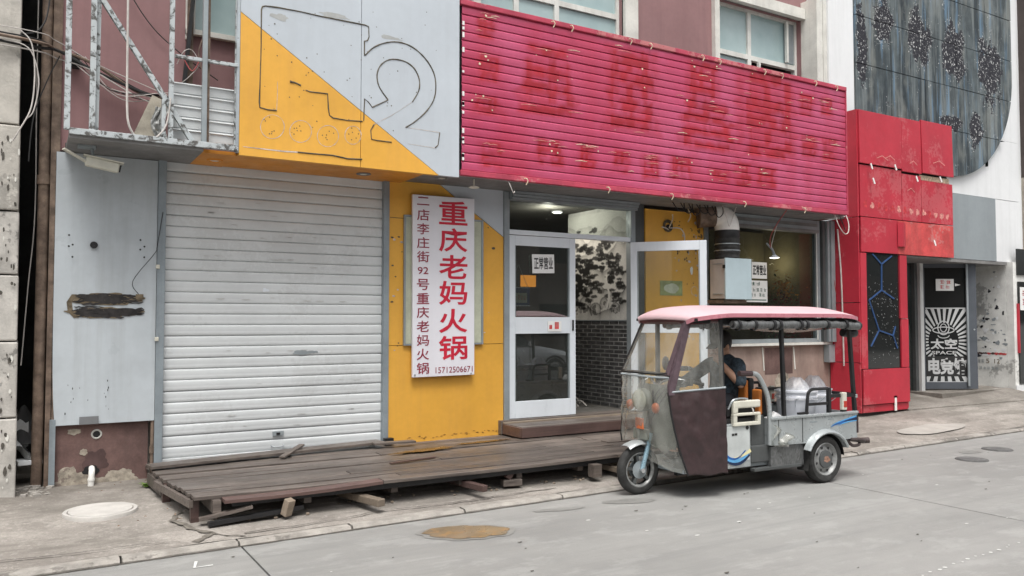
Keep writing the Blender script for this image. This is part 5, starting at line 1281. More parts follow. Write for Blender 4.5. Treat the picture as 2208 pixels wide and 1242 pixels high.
# recessed doorway on the right
FZ = .36
mt['postwhite'] = M('white_post', (.60, .61, .60), .6, var=.08, vs=3, streak=.3)
bx(11.9, 15.42, 9.55, 9.6, .3, 2.7).o('hall_back_wall', 'interior', nr)
bx(13.28, 15.42, 8.0, 9.6, .20, FZ).o('hall_floor', 'pave', nr)
m = MB().prism([(11.95, 7.75, .20), (15.42, 7.35, .235), (15.42, 8.0, FZ + .004), (15.4, 8.9, FZ + .004), (13.3, 8.9, FZ + .004), (11.95, 8.6, FZ + .004)], (0, 0, -.3)); m.o('ramp', 'pave', nr)
bx(13.42, 13.50, 8.55, 8.68, FZ, 2.6).o('door_frame', 'framedark', nr); bx(13.505, 13.60, 8.50, 8.70, FZ, 2.6).o('white_post', 'postwhite', nr)
bx(13.04, 13.41, 8.60, 8.61, FZ, 2.6).o('side_glass', 'glassdark', nr)
mt['chipped'] = M('chipped_white_wall', (.70, .70, .67), .8, var=.12, vs=4, spots=.5, spcol=(.10, .095, .09), spscale=13, bump=.3)
bx(15.42, 15.9, 8.05, 9.6, .2, 2.655).o('reveal_wall', 'chipped', nr)
for k in range(70):
    yy = random.uniform(8.08, 8.7); z = random.choice([random.uniform(.7, 2.5), random.uniform(1.0, 1.9)]); s = random.uniform(.012, .05)
    fx, fz = random.uniform(.4, 1.5), random.uniform(.3, 1.1); P = [(15.417, yy + s * fx * cos(a) * random.uniform(.5, 1.3), z + s * fz * sin(a) * random.uniform(.4, 1.4)) for a in [i * pi / 5 for i in range(10)]]
    MB().add([(15.417, yy, z)] + P, [(0, 1 + i, 1 + (i + 1) % 10) for i in range(10)]).o('chip', random.choice(['peeldark', 'greyflat', 'whiteacm']), nr)
for k in range(8):
    yq = 8.1 + k * .07; P = [(15.4165, yq + .05 * cos(a) * random.uniform(.6, 1.3), .98 + .02 * sin(a) * random.uniform(.5, 1.5)) for a in [i * pi / 6 for i in range(12)]]; MB().add(P, [tuple(range(12))]).o('red_smear', random.choice(['dampwall', 'redfade']), nr)
wtext = Matrix.Translation((15.412, 0, 0)) @ Matrix.Rotation(radians(-90), 4, 'Z')
scribrow(3, -8.66, -8.46, .80, .88, 0, 'greyflat', nr, 11, wtext); text('5', -8.43, -8.37, .80, .88, 0, 'scratch', nr, 'painted_number', .0, .0, mx=wtext); text('12', -8.28, -8.18, .80, .88, 0, 'scratch', nr, 'painted_number', .0, .0, mx=wtext); scribrow(6, -8.64, -8.2, .68, .74, 0, 'greyflat', nr, 12, wtext)
# front column right of the doorway
bx(15.424, 16.10, 7.92, 8.045, .25, 2.655).o('front_column', 'chipped', nr)
bx(15.424, 16.10, 7.90, 7.915, .25, .42).o('column_plinth', 'whiteacm', nr)
bx(15.56, 15.95, 7.895, 7.915, .45, 2.70).o('display_glass', 'glassblk', nr) if 'glassblk' in mt else None
t = NT('black_display'); mt['glassblk'] = t.done(t.bsdf((.018, .02, .02), .05, 0, None, spec=.6))
bx(15.55, 15.96, 7.892, 7.918, .44, 2.30).o('display_glass', 'glassblk', nr); bx(15.53, 15.96, 7.892, 7.918, 2.42, 2.90).o('display_glass', 'glassblk', nr)
bx(15.965, 16.0, 7.88, 7.918, 1.0, 2.30).o('red_strip', 'red', nr); bx(15.515, 15.545, 7.88, 7.918, 1.0, 1.9).o('red_strip', 'red', nr)
def notice2(x0, x1, z0, z1, y, lines, label, ink): return notice('paper_notice', x0, x1, z0, z1, y, lines, label, ink=ink, bold=.02)
e = notice2(15.58, 15.92, 1.78, 2.20, 7.885, [], 'white notice with pink characters on the black display at the right edge', 'redfade')
scribrow(2, 15.64, 15.87, 2.04, 2.17, 7.883, 'redfade', e, 21); scribrow(2, 15.64, 15.87, 1.87, 2.00, 7.883, 'redfade', e, 22); bx(15.6, 15.9, 7.883, 7.8845, 1.81, 1.825).o('small_print', 'redghost', e) if 'redghost' in mt else None

# ---- dark glass door with sunburst sticker, standing open
gd = T('glass_door', (13.9, 8.55, FZ), 'dark framed glass door standing open with a white sunburst sticker', 'door')
dm = Matrix.Translation((13.66, 8.62, 0)) @ Matrix.Rotation(radians(-31.1), 4, 'Z')
W, H0, H1 = 1.02, FZ + .02, 2.63
mt['doorgrey'] = M('door_frame_grey', (.085, .095, .11), .45, var=.08, vs=4)
m = MB(); m.box(0, .10, 0, .05, H0, H1, b=.004); m.box(W - .16, W, 0, .05, H0, H1, b=.004); m.box(.101, W - .161, .001, .049, H0, H0 + .12); m.box(.101, W - .161, .001, .049, H1 - .1, H1)
m.xf(dm).o('frame', 'doorgrey', gd); MB().box(.101, W - .161, .02, .028, H0 + .12, H1 - .1).xf(dm).o('pane', 'glassblk', gd)
MB().box(W - .20, W - .165, -.045, -.012, H0 + .05, H1 - .03, b=.004).xf(dm).o('pull_bar', 'framegrey', gd)
for z in (H1 - .35, H0 + 1.2, H0 + .5): MB().box(W - .19, W - .175, -.012, .0, z, z + .03).xf(dm).o('bar_mount', 'framegrey', gd)
MB().lathe([(.001, -.004), (.016, -.004), (.016, .0)], (W - .05, 0, H0 + 1.05), 'y', 12).xf(dm).o('lock', 'galv', gd)
# sunburst: white wedges round a planet and lettering (flat vinyl)
mt['vinyl'] = M('white_vinyl', (.48, .49, .49), .5, var=.06, vs=8)
sx0, sx1, sz0, sz1, cx, cz = .115, W - .17, H0 + .13, 1.80, .43, 1.22
def edge_hit(a):
    dx, dz = cos(a), sin(a); t_ = 9
    for (p, q, dd) in ((sx0, cx, dx), (sx1, cx, dx), (sz0, cz, dz), (sz1, cz, dz)):
        if abs(dd) > 1e-6:
            k = (p - q) / dd
            if k > 0: t_ = min(t_, k)
    return t_
st2 = MB(); nray = 34
for k in range(nray):
    a0, a1 = 2 * pi * k / nray, 2 * pi * (k + .52) / nray
    rin = lambda a: 1 / sqrt((cos(a) / .27) ** 2 + (sin(a) / .33) ** 2)
    q = [(rin(a), edge_hit(a)) for a in (a0, (a0 + a1) / 2, a1)]
    if min(r[1] - r[0] for r in q) < .01: continue
    P = [(cx + r * cos(a), -.0 + .018, cz + r * sin(a)) for a, r in zip((a0, (a0 + a1) / 2, a1), [r[0] for r in q])] + [(cx + r * cos(a), .018, cz + r * sin(a)) for a, r in zip((a1, (a0 + a1) / 2, a0), [r[1] for r in q[::-1]])]
    st2.add(P, [tuple(range(len(P)))])
st2.xf(dm).o('sunburst_rays', 'vinyl', gd)
MB().box(sx0, sx1, .0165, .018, sz1, sz1 + .02).box(sx0, sx1, .0165, .018, sz0 - .02, sz0).xf(dm).o('sticker_border', 'vinyl', gd)
def ring(cx_, cz_, a, b, wd, n=40, t0=0, t1=2 * pi):
    return MB().ribbon([(cx_ + a * cos(lerp(t0, t1, i / n)), .0155, cz_ + b * sin(lerp(t0, t1, i / n))) for i in range(n + 1)], wd, (0, 1, 0))
for r in (ring(cx, 1.46, .10, .12, .018), ring(cx, 1.46, .055, .07, .014), ring(cx, 1.42, .19, .055, .018), ring(cx, 1.33, .10, .05, .014, 20, pi, 2 * pi)): r.xf(dm).o('planet_emblem', 'vinyl', gd)
text('太空', cx - .24, cx + .24, 1.08, 1.27, .0155, 'vinyl', gd, 'lettering', .03, .001, mx=dm); text('SPACE', cx - .22, cx + .22, .99, 1.05, .0155, 'vinyl', gd, 'lettering', .02, .001, mx=dm)
MB().box(sx0, sx1, .0172, .0178, .60, .955).xf(dm).o('lettering_ground', 'ink', gd)
text('电竞馆', sx0 + .03, sx1 - .02, .63, .93, .0155, 'vinyl', gd, 'lettering', .04, .001, mx=dm)
e = T('paper_notice', (14.1, 8.3, 2.0), 'small white notice with pink characters on the dark glass door', 'notice')
MB().box(.30, .62, -.004, -.002, 2.12, 2.33).xf(dm).o('sheet', 'paper', e)
scribrow(2, .36, .58, 2.235, 2.315, -.005, 'redfade', e, 31, dm); scribrow(2, .36, .56, 2.155, 2.225, -.005, 'redfade', e, 32, dm); MB().add([(.64, -.003, 2.20), (.64, -.003, 2.25), (.74, -.003, 2.225)], [(0, 1, 2)]).xf(dm).o('arrow', 'paper', e)
# posters left of door
for k in range(5): bx(13.10, 13.26 - .02 * (k % 2), 8.585, 8.59, .8 + .33 * k, 1.02 + .33 * k).o('poster', random.choice(['paper', 'dampwall', 'redfade', 'paper']), nr)

# ---- red clad shopfront
rf = T('red_shopfront', (11.4, 7.75, .2), 'bright red panel clad shopfront with peeling panels', 'shopfront')
RY = 7.74
def rp_(x0, x1, z0, z1, y=RY, mat='red', tilt=0.0, nm='red_panel'):
    m = MB().box(x0 + .003, x1 - .003, y, y + .03, z0 + .003, z1 - .003, b=.003)
    if tilt: m.xf(Matrix.Translation((x0, y, z1)) @ Matrix.Rotation(tilt, 4, 'X') @ Matrix.Translation((-x0, -y, -z1)))
    return m.o(nm, mat, rf)
rp_(10.80, 11.86, 3.98, 4.80, RY - .012, tilt=-.012); rp_(11.866, 12.38, 3.95, 4.81, RY - .008, tilt=-.008); rp_(12.386, 13.25, 3.97, 4.84, RY - .014, tilt=-.02)
rp_(10.82, 11.86, 3.17, 3.965); rp_(11.865, 12.38, 3.17, 3.92); rp_(12.385, 13.26, 3.17, 3.86)
rp_(10.83, 11.74, 2.63, 3.165); rp_(11.746, 13.27, 2.63, 3.165, RY + .004, 'redfade')
MB().grid(lambda a, b: (11.72 + .20 * a, RY - .012 - .03 * sin(pi * a) , 2.75 + .38 * b), 6, 4).o('peeled_strip', 'red', rf)
rp_(10.80, 10.95, .86, 2.62); rp_(11.775, 11.96, 1.62, 2.62); rp_(11.79, 11.975, .86, 1.615)
rp_(10.82, 11.97, .32, .855, RY - .008, tilt=.0); rp_(10.84, 11.95, .20, .315, RY + .02)
bx(10.95, 11.775, RY + .05, RY + .08, .85, 2.63).o('recess_back', 'black', rf)
bx(10.80, 13.25, RY + .09, RY + .13, 2.63, 4.80).o('backing', 'dark', rf); bx(10.80, 11.9, RY + .09, RY + .13, .2, 2.62).o('backing', 'dark', rf)
bx(12.39, 13.22, RY + .035, RY + .05, 3.87, 3.95).o('gap_strip', 'leftover', rf)
# left side face and right return of the column
for (z0, z1) in ((.20, .95), (.955, 1.86), (1.865, 3.16)): MB().box(10.775, 10.798, 7.75, 8.28, z0 + .003, z1 - .003, b=.003).o('side_panel', 'red', rf)
MB().box(10.774, 10.80, 7.75, 8.0, 3.165, 4.8).o('side_panel', 'red', rf)
for (z0, z1) in ((.22, 1.62), (1.625, 2.62)): MB().box(11.98, 12.0, 7.78, 8.6, z0, z1).o('side_panel', 'red', rf)
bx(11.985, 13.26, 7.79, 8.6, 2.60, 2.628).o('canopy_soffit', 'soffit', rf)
bx(11.57, 11.62, RY - .012, RY - .002, .2, .40).o('white_pipe_end', 'pvc', rf); bx(11.555, 11.635, RY - .008, RY - .001, .39, .43).o('notch', 'black', rf)
# letter ghosts and screw tabs
mt['redghost'] = M('red_ghost', (.50, .04, .05), .6, var=.3, vs=20)
for k in range(14):
    x = 10.95 + k * .165; wallblob(x, 3.36 - .004 * k, .05, .05, RY - .0015, k, random.choice(['redghost', 'redghost', 'gluepink', 'framegrey'] if k < 3 else ['redghost', 'gluepink']), rf, name='letter_ghost', n=12, amp=.4)
for (x, z) in ((11.0, 3.94), (11.6, 3.98), (11.05, 3.72), (12.15, 3.85), (12.8, 3.9), (12.6, 2.85)):
    MB().bar((x, RY - .06, z + .04), (x + .02, RY - .075, z - .05), .03, .02).o('cut_tab', 'paper', rf)
for k in range(14):
    x = random.uniform(11.95, 13.2); z = random.uniform(2.7, 3.1); wallblob(x, z, random.uniform(.02, .06), random.uniform(.02, .08), RY + .012, k, random.choice(['red', 'gluepink', 'redghost']), rf, name='paint_scar', n=12, amp=.5)
for (x, z, L) in ((11.5, 4.15, .12), (12.1, 4.13, .1), (12.8, 4.2, .16), (12.1, 3.7, .1), (11.3, 4.13, .14)):
    MB().ribbon([(x - L, RY - .006 - (.05 if z > 3.99 else 0), z - .05), (x, RY - .006 - (.05 if z > 3.99 else 0), z), (x + L, RY - .006 - (.05 if z > 3.99 else 0), z - .06)], .012, (0, 1, 0)).o('scratch', 'gluepink', rf)
wl_ = MB().tube(smooth_path([(10.76, 8.1, 3.0), (10.755, 8.05, 2.4), (10.755, 8.03, 1.7), (10.755, 8.02, .9)], 4), .012, 6).o('conduit', 'cablew', label='pale conduit running down the red side panel', cat='cable')
cable([(10.74, 8.2, 3.0), (10.735, 8.18, 2.6), (10.72, 8.16, 2.3), (10.76, 8.14, 2.0)], .006, 'cabler', 'thin reddish wire dangling on the red side panel', nm='cable')
# black panel with blue honeycomb lines
hx = T('honeycomb_panel', (11.36, 7.79, .86), 'black panel with blue honeycomb lines and flaking specks on the red shopfront', 'panel')
bx(10.955, 11.77, RY + .025, RY + .048, .86, 2.62).o('panel', 'glassblk', hx)
mt['hexblue'] = M('blue_neon_tube', (.028, .075, .20), .4, var=.2, vs=8)
S = .30; HXc = 11.36
def hl_(pts): 
    for a, b in zip(pts[:-1], pts[1:]):
        MB().bar((a[0], RY + .018, a[1]), (b[0], RY + .018, b[1]), .02, .012, up=(0, 1, 0)).o('honeycomb_line', 'hexblue', hx)
hl_([(11.12, 2.61), (11.34, 2.46), (11.60, 2.60)]); hl_([(11.34, 2.46), (11.33, 2.06)]); hl_([(11.33, 2.06), (11.02, 1.90)]); hl_([(11.33, 2.06), (11.64, 1.93)])
hl_([(11.02, 1.90), (11.25, 1.44)]); hl_([(11.25, 1.44), (11.05, 1.20)]); hl_([(11.25, 1.44), (11.60, 1.36)]); hl_([(11.60, 1.36), (11.70, 1.16)]); hl_([(11.60, 1.36), (11.66, 1.5)])
fm = MB()
for k in range(170):
    x = random.uniform(10.99, 11.74); z = random.choice([random.uniform(.9, 1.7), random.uniform(.9, 2.3), random.gauss(1.9, .1)]); q = random.uniform(.003, .011); an = random.random() * 3
    fm.add([(x + q * cos(an), RY + .022, z + q * 1.6 * sin(an)), (x - q * .5 * sin(an), RY + .022, z + q * .5 * cos(an)), (x - q * cos(an), RY + .022, z - q * 1.6 * sin(an)), (x + q * .5 * sin(an), RY + .022, z - q * .5 * cos(an))], [(0, 1, 2, 3)])
fm.o('paint_flecks', 'scrap', hx, kind='stuff')

# ---- building beyond, at the right edge
fb_ = T('far_building', (18, 8.5, .3), 'brown and grey building at the far right edge with a brick upper wall', 'building')
mt['brownwall'] = M('brown_clad', (.075, .06, .055), .6, var=.15, vs=2); mt['brickfar'] = M('pale_brick_wall', (.34, .31, .26), .85, var=.2, vs=5, streak=.2)
bx(16.15, 16.75, 7.95, 9, 4.3, 9.5).o('brown_pillar', 'brownwall', fb_); bx(16.75, 30, 7.88, 9, 4.45, 9.5).o('pale_cladding', 'greyacm', fb_)
bx(15.905, 16.148, 8.1, 9, .3, 9.5).o('white_edge', 'whiteacm', fb_)
bx(16.15, 30, 8.05, 9, 2.9, 4.29).o('brick_wall', 'brickfar', fb_)
for j in range(16):
    for i in range(12):
        x = 16.16 + i * .24 + (.12 if j % 2 else 0); bx(x, x + .228, 8.038, 8.05, 2.92 + j * .084, 2.99 + j * .084).o('brick', 'brickfar', fb_)
bx(16.15, 30, 7.9, 9, 2.75, 2.89).o('ledge', 'brownwall', fb_)
bx(16.15, 30, 8.1, 9, .3, 2.74).o('shop_wall', 'whiteacm', fb_); bx(17.2, 19.5, 8.07, 8.12, .4, 2.5).o('shop_glass', 'glassblk', fb_)

# ================================================================== ACROSS THE STREET (unseen, added so the glass reflects dark)
op = T('added_opposite_building', (5, -13, 0), 'plain brown three storey building across the street added to darken the reflections', 'building')
mt['opp'] = M('opposite_render', (.13, .105, .09), .8, var=.15, vs=.8, streak=.2)
bx(-25, 45, -17, -13, 0, 7.5).o('wall', 'opp', op)
wme, wc = bx(0, 1.5, -13.03, -12.97, 0, 1.4).mesh('window', 'glassblk')
for j in range(2):
    for i in range(22): shared('window', wme, (-22 + i * 3, -13.0, 1.6 + j * 3.2), op)
# ================================================================== ELECTRIC TRICYCLE
random.seed(77)
TRI_LOC, TRI_ROT = Vector((4.89, 5.86, 0)), radians(-2.6)
tr = T('cargo_tricycle', (0, 0, 0), 'silver three wheeled cargo tricycle with pink roof and plastic weather covers by the kerb', 'tricycle')
mt['roofpink'] = M('sky_lit_pink_fibreglass', (.64, .45, .475), .42, var=.06, vs=1.5, spec=.3); mt['roofedge'] = M('faded_red_fibreglass', (.50, .20, .24), .3, var=.1, vs=4, spec=.5)  # roof top coloured paler than its edge for the skylight falling on it
mt['silver'] = M('silver_paint', (.40, .43, .435), .32, metal=.35, var=.10, vs=4, streak=.2, scol=(.22, .22, .21))
mt['curtain'] = M('brown_vinyl', (.042, .025, .026), .42, var=.25, vs=6, bump=.35, bs=28, spec=.5)
mt['purplefab'] = M('purple_grey_vinyl', (.085, .058, .068), .5, var=.25, vs=12)
mt['chrome'] = M('chrome', (.62, .63, .64), .18, metal=.9, var=.05)
mt['forkblue'] = M('fork_blue', (.30, .45, .53), .3, metal=.4, var=.1, vs=8)
mt['bluestripe'] = M('blue_decal', (.02, .11, .36), .35, var=.15, vs=10); mt['ltblue'] = M('light_blue_decal', (.12, .38, .68), .35, var=.15, vs=10); mt['navy'] = M('navy_decal', (.012, .025, .07), .35, var=.1); mt['yeldecal'] = M('cream_decal', (.72, .66, .38), .4, var=.1)
mt['orangepad'] = M('orange_pad', (.52, .17, .035), .6, var=.1, vs=6); mt['indicator'] = M('orange_lens', (.62, .16, .06), .25, var=.08, vs=8)
mt['bodygreen'] = M('grey_green_paint', (.20, .215, .19), .45, var=.2, vs=6)
mt['tail'] = M('tail_lens', (.5, .05, .03), .25)
mt['hatchgrey'] = M('hatch_paint', (.50, .53, .52), .4, var=.08, vs=8, streak=.15); mt['bumperdark'] = M('rusty_dark_steel', (.055, .04, .038), .6, var=.4, vs=14); mt['headerred'] = M('dark_red_trim', (.10, .025, .032), .45, var=.15, vs=6); mt['rimgrey'] = M('dirty_rim', (.27, .275, .27), .4, metal=.3, var=.25, vs=16, streak=.3); mt['grille'] = M('headlamp_lens', (.55, .56, .50), .25, var=.2, vs=12)
def plastic(name, dmin, dmax, col, rough=.18, tint=(.92, .93, .92), sc_=5.0, dist=1.5):
    t = NT(name)
    tr_ = t.n('ShaderNodeBsdfTransparent'); tr_.inputs[0].default_value = (*tint, 1)
    d = t.bsdf(col, .45, 0, t.noise(14, 4), .4, .01, spec=.5)
    f = t.ramp(t.noise(sc_, 7, .6, t.pos((1.6, 1.6, .8)), dist), .3, .72, dmin, dmax)
    ms = t.n('ShaderNodeMixShader'); t.l(f, ms.inputs[0]); t.l(tr_.outputs[0], ms.inputs[1]); t.l(d, ms.inputs[2])
    gl = t.n('ShaderNodeBsdfGlossy'); gl.inputs['Roughness'].default_value = rough
    b = t.n('ShaderNodeBump'); b.inputs['Strength'].default_value = .5; b.inputs['Distance'].default_value = .02; t.l(t.noise(6, 4), b.inputs['Height']); t.l(b.outputs[0], gl.inputs['Normal'])
    m2 = t.n('ShaderNodeMixShader'); t.l(t.schlick(1.45), m2.inputs[0]); t.l(ms.outputs[0], m2.inputs[1]); t.l(gl.outputs[0], m2.inputs[2])
    return t.done(m2.outputs[0])
mt['clearfilm'] = plastic('scratched_clear_film', .08, .34, (.50, .50, .46), .14, (.92, .93, .92), 3.5, 1.2); mt['cloudyfilm'] = plastic('cloudy_plastic', .18, .52, (.48, .48, .44), .14, (.86, .87, .83), 2.6, 1.0); mt['rollfilm'] = plastic('rolled_film', .45, .95, (.15, .155, .155), .10, (.45, .45, .45), 16)
# roof
def roof(a, b):
    x = lerp(.22, 2.45, a); s = b * 2 - 1
    h = .515 * (1 - .32 * (1 - clamp(a / .13)) ** 2.2) * (1 - .10 * clamp((a - .94) / .06) ** 2)
    ez = 1.662 - .046 * (1 - clamp(a / .22)) ** 1.6 - .035 * clamp((a - .82) / .18) ** 2
    cr = .062 * clamp(a / .10) ** .6 * (1 - .55 * clamp((a - .85) / .15) ** 2) + .012
    k = abs(s)
    if k > .93: y = (1 if s > 0 else -1) * h; z = ez - .034 * (k - .93) / .07
    else:
        y = h * s / .93 * .995; q = k / .93; z = ez + cr * (1 - q ** 2.6) + .006 * (1 - q)
    if a < .02: z -= .02
    x += .06 * (1 - clamp(a / .1)) * k ** 2 * 1.2
    return (x, y, z)
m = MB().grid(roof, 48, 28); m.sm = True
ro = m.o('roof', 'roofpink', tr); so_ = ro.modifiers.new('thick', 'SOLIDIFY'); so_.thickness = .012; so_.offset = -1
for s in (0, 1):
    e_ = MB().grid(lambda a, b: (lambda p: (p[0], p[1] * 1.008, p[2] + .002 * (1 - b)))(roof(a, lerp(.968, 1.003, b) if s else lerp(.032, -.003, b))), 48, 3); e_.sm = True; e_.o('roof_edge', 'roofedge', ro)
for s in (-1, 1):
    MB().bar((.34, s * .40, 1.585), (2.40, s * .46, 1.60), .03, .03).o('roof_rail', 'black', tr)
for x in (.34, .62, 1.38, 2.36): MB().bar((x, -.44, 1.602), (x, .44, 1.602), .025, .025).o('roof_bow', 'black', tr)
MB().box(.36, 2.35, -.42, .42, 1.612, 1.618).o('roof_lining', 'black', tr)
MB().prism([(.30, -.335, 1.555), (.30, -.335, 1.625), (.62, -.46, 1.640), (.62, -.46, 1.575)], (0, .012, 0)).o('header_panel', 'headerred', tr)
MB().prism([(.295, -.33, 1.56), (.295, .33, 1.56), (.285, .33, 1.615), (.285, -.33, 1.615)], (.012, 0, 0)).o('header_panel', 'headerred', tr)
# front frame and windscreen
mt['framefab'] = mt['purplefab']
for s in (-1, 1):
    MB().bar((.08, s * .338, 1.10), (.315, s * .31, 1.585), .026 if s > 0 else .05, .03).o('windscreen_post', 'black' if s > 0 else 'purplefab', tr)
    MB().bar((.62, s * .475, .24 if s < 0 else .6), (.60, s * .45, 1.60), .034, .034).o('door_post', 'black', tr)
m = MB(); m.prism([(.055, -.385, .93), (.055, -.385, 1.02), (.29, -.345, 1.60), (.36, -.345, 1.60), (.125, -.39, .98), (.125, -.395, .93)], (0, .022, 0)); m.o('padded_pillar', 'purplefab', tr)
MB().bar((.08, -.34, 1.112), (.08, .34, 1.112), .024, .028).o('windscreen_rail', 'black', tr); MB().bar((.315, -.31, 1.583), (.315, .31, 1.583), .024, .03).o('windscreen_rail', 'black', tr)
MB().grid(lambda a, b: (lerp(.072, .305, b) - .03 * sin(pi * a), lerp(-.335, .335, a) * lerp(1, .93, b), lerp(1.115, 1.58, b)), 10, 6).o('windscreen', 'clearfilm', tr)
MB().grid(lambda a, b: (lerp(lerp(.11, .36, b), .60, a), lerp(lerp(-.385, -.34, b), lerp(-.49, -.465, b), a) - .01 * sin(pi * a) * sin(pi * b), lerp(lerp(.96, .995, a), 1.59, b)), 10, 8).o('side_window', 'clearfilm', tr)
# cloudy front apron
def apron(a, b):        # a: far -> near, b: top -> bottom
    zt = 1.10; zb = lerp(.44, .50, a / .45) if a < .45 else lerp(.50, .235, clamp((a - .45) / .33) ** .8)
    z = lerp(zt, zb, b); ang = lerp(.95, -.95, a)
    y = .345 * sin(ang) / sin(.95); bul = .05 * sin(pi * b)
    x = .08 - .115 * (cos(ang) - cos(.95)) / (1 - cos(.95)) * (.45 + .55 * sin(pi * min(1, b + .1))) 
    if a > .5:
        k = (a - .5) * 2; x += .16 * k * b ** 1.3 ; y -= .085 * k * b
    w_ = .026 * noise.noise((a * 7, b * 3, 4)) + .012 * sin(a * 26 + b * 6) * b + .014 * noise.noise((a * 18 + b * 5, b * 5, 9)) + .010 * sin(a * 40 - b * 9) * (1 - b * .5)
    return (x + w_, y - (w_ if a > .6 else 0), z)
m = MB().grid(apron, 44, 36); m.sm = True; m.o('front_apron', 'cloudyfilm', tr)
MB().tube([apron(0, k / 20) for k in range(21)], .008, 6).o('apron_hem', 'black', tr); MB().tube([apron(1, k / 20) for k in range(21)], .008, 6).o('apron_hem', 'black', tr)
MB().tube([Vector(apron(k / 30, .02)) - Vector((.006, 0, 0)) for k in range(31)], .010, 6).o('apron_hem', 'framegrey', tr)
# brown side curtain
def curt(a, b):
    f = Vector((.058, -.365, .955)).lerp(Vector((.225, -.432, .215)), b); r = Vector((.605, -.505, .99)).lerp(Vector((.615, -.515, .215)), b)
    p = f.lerp(r, a); p.x += .03 * sin(pi * b) * (1 - a) ** 2 * -1
    n_ = .012 * noise.noise((a * 4, b * 5, 3)) + .006 * noise.noise((a * 11, b * 13, 7)) + .018 * sin(pi * a) * sin(pi * b)
    p.y -= n_; p.z += .008 * sin(a * 9) * b; return p
m = MB().grid(curt, 40, 48); m.sm = True; co_ = m.o('side_curtain', 'curtain', tr)
so_ = co_.modifiers.new('thick', 'SOLIDIFY'); so_.thickness = .006
MB().tube([Vector(curt(k / 20, 0)) - Vector((0, .004, 0)) for k in range(21)], .010, 6).o('curtain_hem', 'framegrey', co_); MB().tube([Vector(curt(0, k / 20)) - Vector((0, .004, 0)) for k in range(21)], .009, 6).o('curtain_hem', 'black', co_)
# wheels
def wheel(x, y, r, wd, front):
    wm = MB().lathe([(r * .70, -wd * .42), (r * .76, -wd * .5), (r * .90, -wd * .5), (r * .97, -wd * .36), (r, -wd * .15), (r, wd * .15), (r * .97, wd * .36), (r * .90, wd * .5), (r * .76, wd * .5), (r * .70, wd * .42), (r * .68, 0), (r * .70, -wd * .42)], (x, y, r), 'y', 40).o('tyre', 'rubber', None)
    return wm
def build_wheel(name, x, y, r, wd, front):
    base = MB().lathe([(r * .70, -wd * .42), (r * .76, -wd * .5), (r * .90, -wd * .5), (r * .97, -wd * .36), (r, -wd * .15), (r, wd * .15), (r * .97, wd * .36), (r * .90, wd * .5), (r * .76, wd * .5), (r * .70, wd * .42), (r * .68, 0), (r * .70, -wd * .42)], (x, y, r), 'y', 44).o(name, 'rubber', tr)
    for sgn in (-1, 1):
        s = sgn * wd
        if not front:
            MB().lathe([(r * .71, s * .40), (r * .67, s * .46), (r * .64, s * .42), (r * .60, s * .30), (r * .55, s * .20), (r * .47, s * .26), (r * .38, s * .34), (r * .36, s * .34)], (x, y, r), 'y', 40).o('rim', 'rimgrey', base)
            MB().lathe([(r * .38, s * .33), (r * .36, s * .46), (r * .24, s * .50), (.001, s * .50)], (x, y, r), 'y', 28).o('hub_cap', 'framedark', base)
            for k in range(8):
                a = k * pi / 4 + .3; MB().lathe([(.001, 0), (r * .055, 0)], (x + r * .50 * cos(a), y + s * .30, r + r * .50 * sin(a)), 'y', 10).o('rim_hole', 'black', base)
        else:
            MB().lathe([(r * .71, s * .44), (r * .68, s * .46), (r * .64, s * .40), (r * .60, s * .20)], (x, y, r), 'y', 40).o('rim', 'rimgrey', base)
            for k in range(5):
                a = k * 2 * pi / 5 + .5; MB().bar((x + r * .15 * cos(a), y + s * .18, r + r * .15 * sin(a)), (x + r * .64 * cos(a), y + s * .22, r + r * .64 * sin(a)), .03, .018, up=(0, 1, 0), bev=.004).o('spoke', 'framedark', base)
            MB().lathe([(r * .34, s * .30), (r * .36, s * .34), (r * .20, s * .40), (r * .12, s * .5), (.001, s * .5)], (x, y, r), 'y', 24).o('brake_drum', 'framegrey', base)
    if not front:
        mt['rustcap'] = mt.get('rustcap') or M('rusty_badge', (.30, .17, .12), .6, var=.4, vs=40)
        wallblob(x, r, r * .20, r * .12, y - wd * .508, 5, 'rustcap', base, name='worn_badge', n=16, amp=.3)
    return base
build_wheel('front_wheel', 0, 0, .225, .085, True)
build_wheel('rear_wheel', 1.93, -.43, .232, .125, False); build_wheel('rear_wheel', 1.93, .43, .232, .125, False)
# fork, fender, front body
for s in (-1, 1):
    MB().tube([(0, s * .062, .225), (.055, s * .066, .40), (.10, s * .066, .56)], [.021, .023, .02], 12).o('fork_leg', 'forkblue', tr)
    MB().cyl((0, s * .045, .225), (0, s * .085, .225), .022, 12).o('axle_nut', 'chrome', tr)
MB().cyl((.09, 0, .52), (.22, 0, .98), .03, 12).o('steering_column', 'black', tr)
m = MB(); prof = [(-.25 + k * .1) for k in range(6)]
def fend(a, b):
    th = lerp(1.95, .55, a) + .25; r = .262; y = lerp(-.075, .075, b); q = abs(b * 2 - 1)
    return (r * -cos(pi - th) * -1 * -1, y, .225 + (r - .025 * q ** 3) * sin(th))
MB().grid(lambda a, b: (.262 * cos(lerp(2.15, .95, a)), lerp(-.08, .08, b), .232 + (.262 - .03 * abs(b * 2 - 1) ** 3) * sin(lerp(2.15, .95, a))), 16, 8).o('front_fender', 'silver', tr)
m = MB().grid(lambda a, b: (.16 + .05 * (b - .5) + .10 * (a * 2 - 1) ** 2, lerp(-.26, .26, a), lerp(.42, 1.0, b)), 12, 8); m.sm = True; m.o('leg_shield', 'bodygreen', tr)
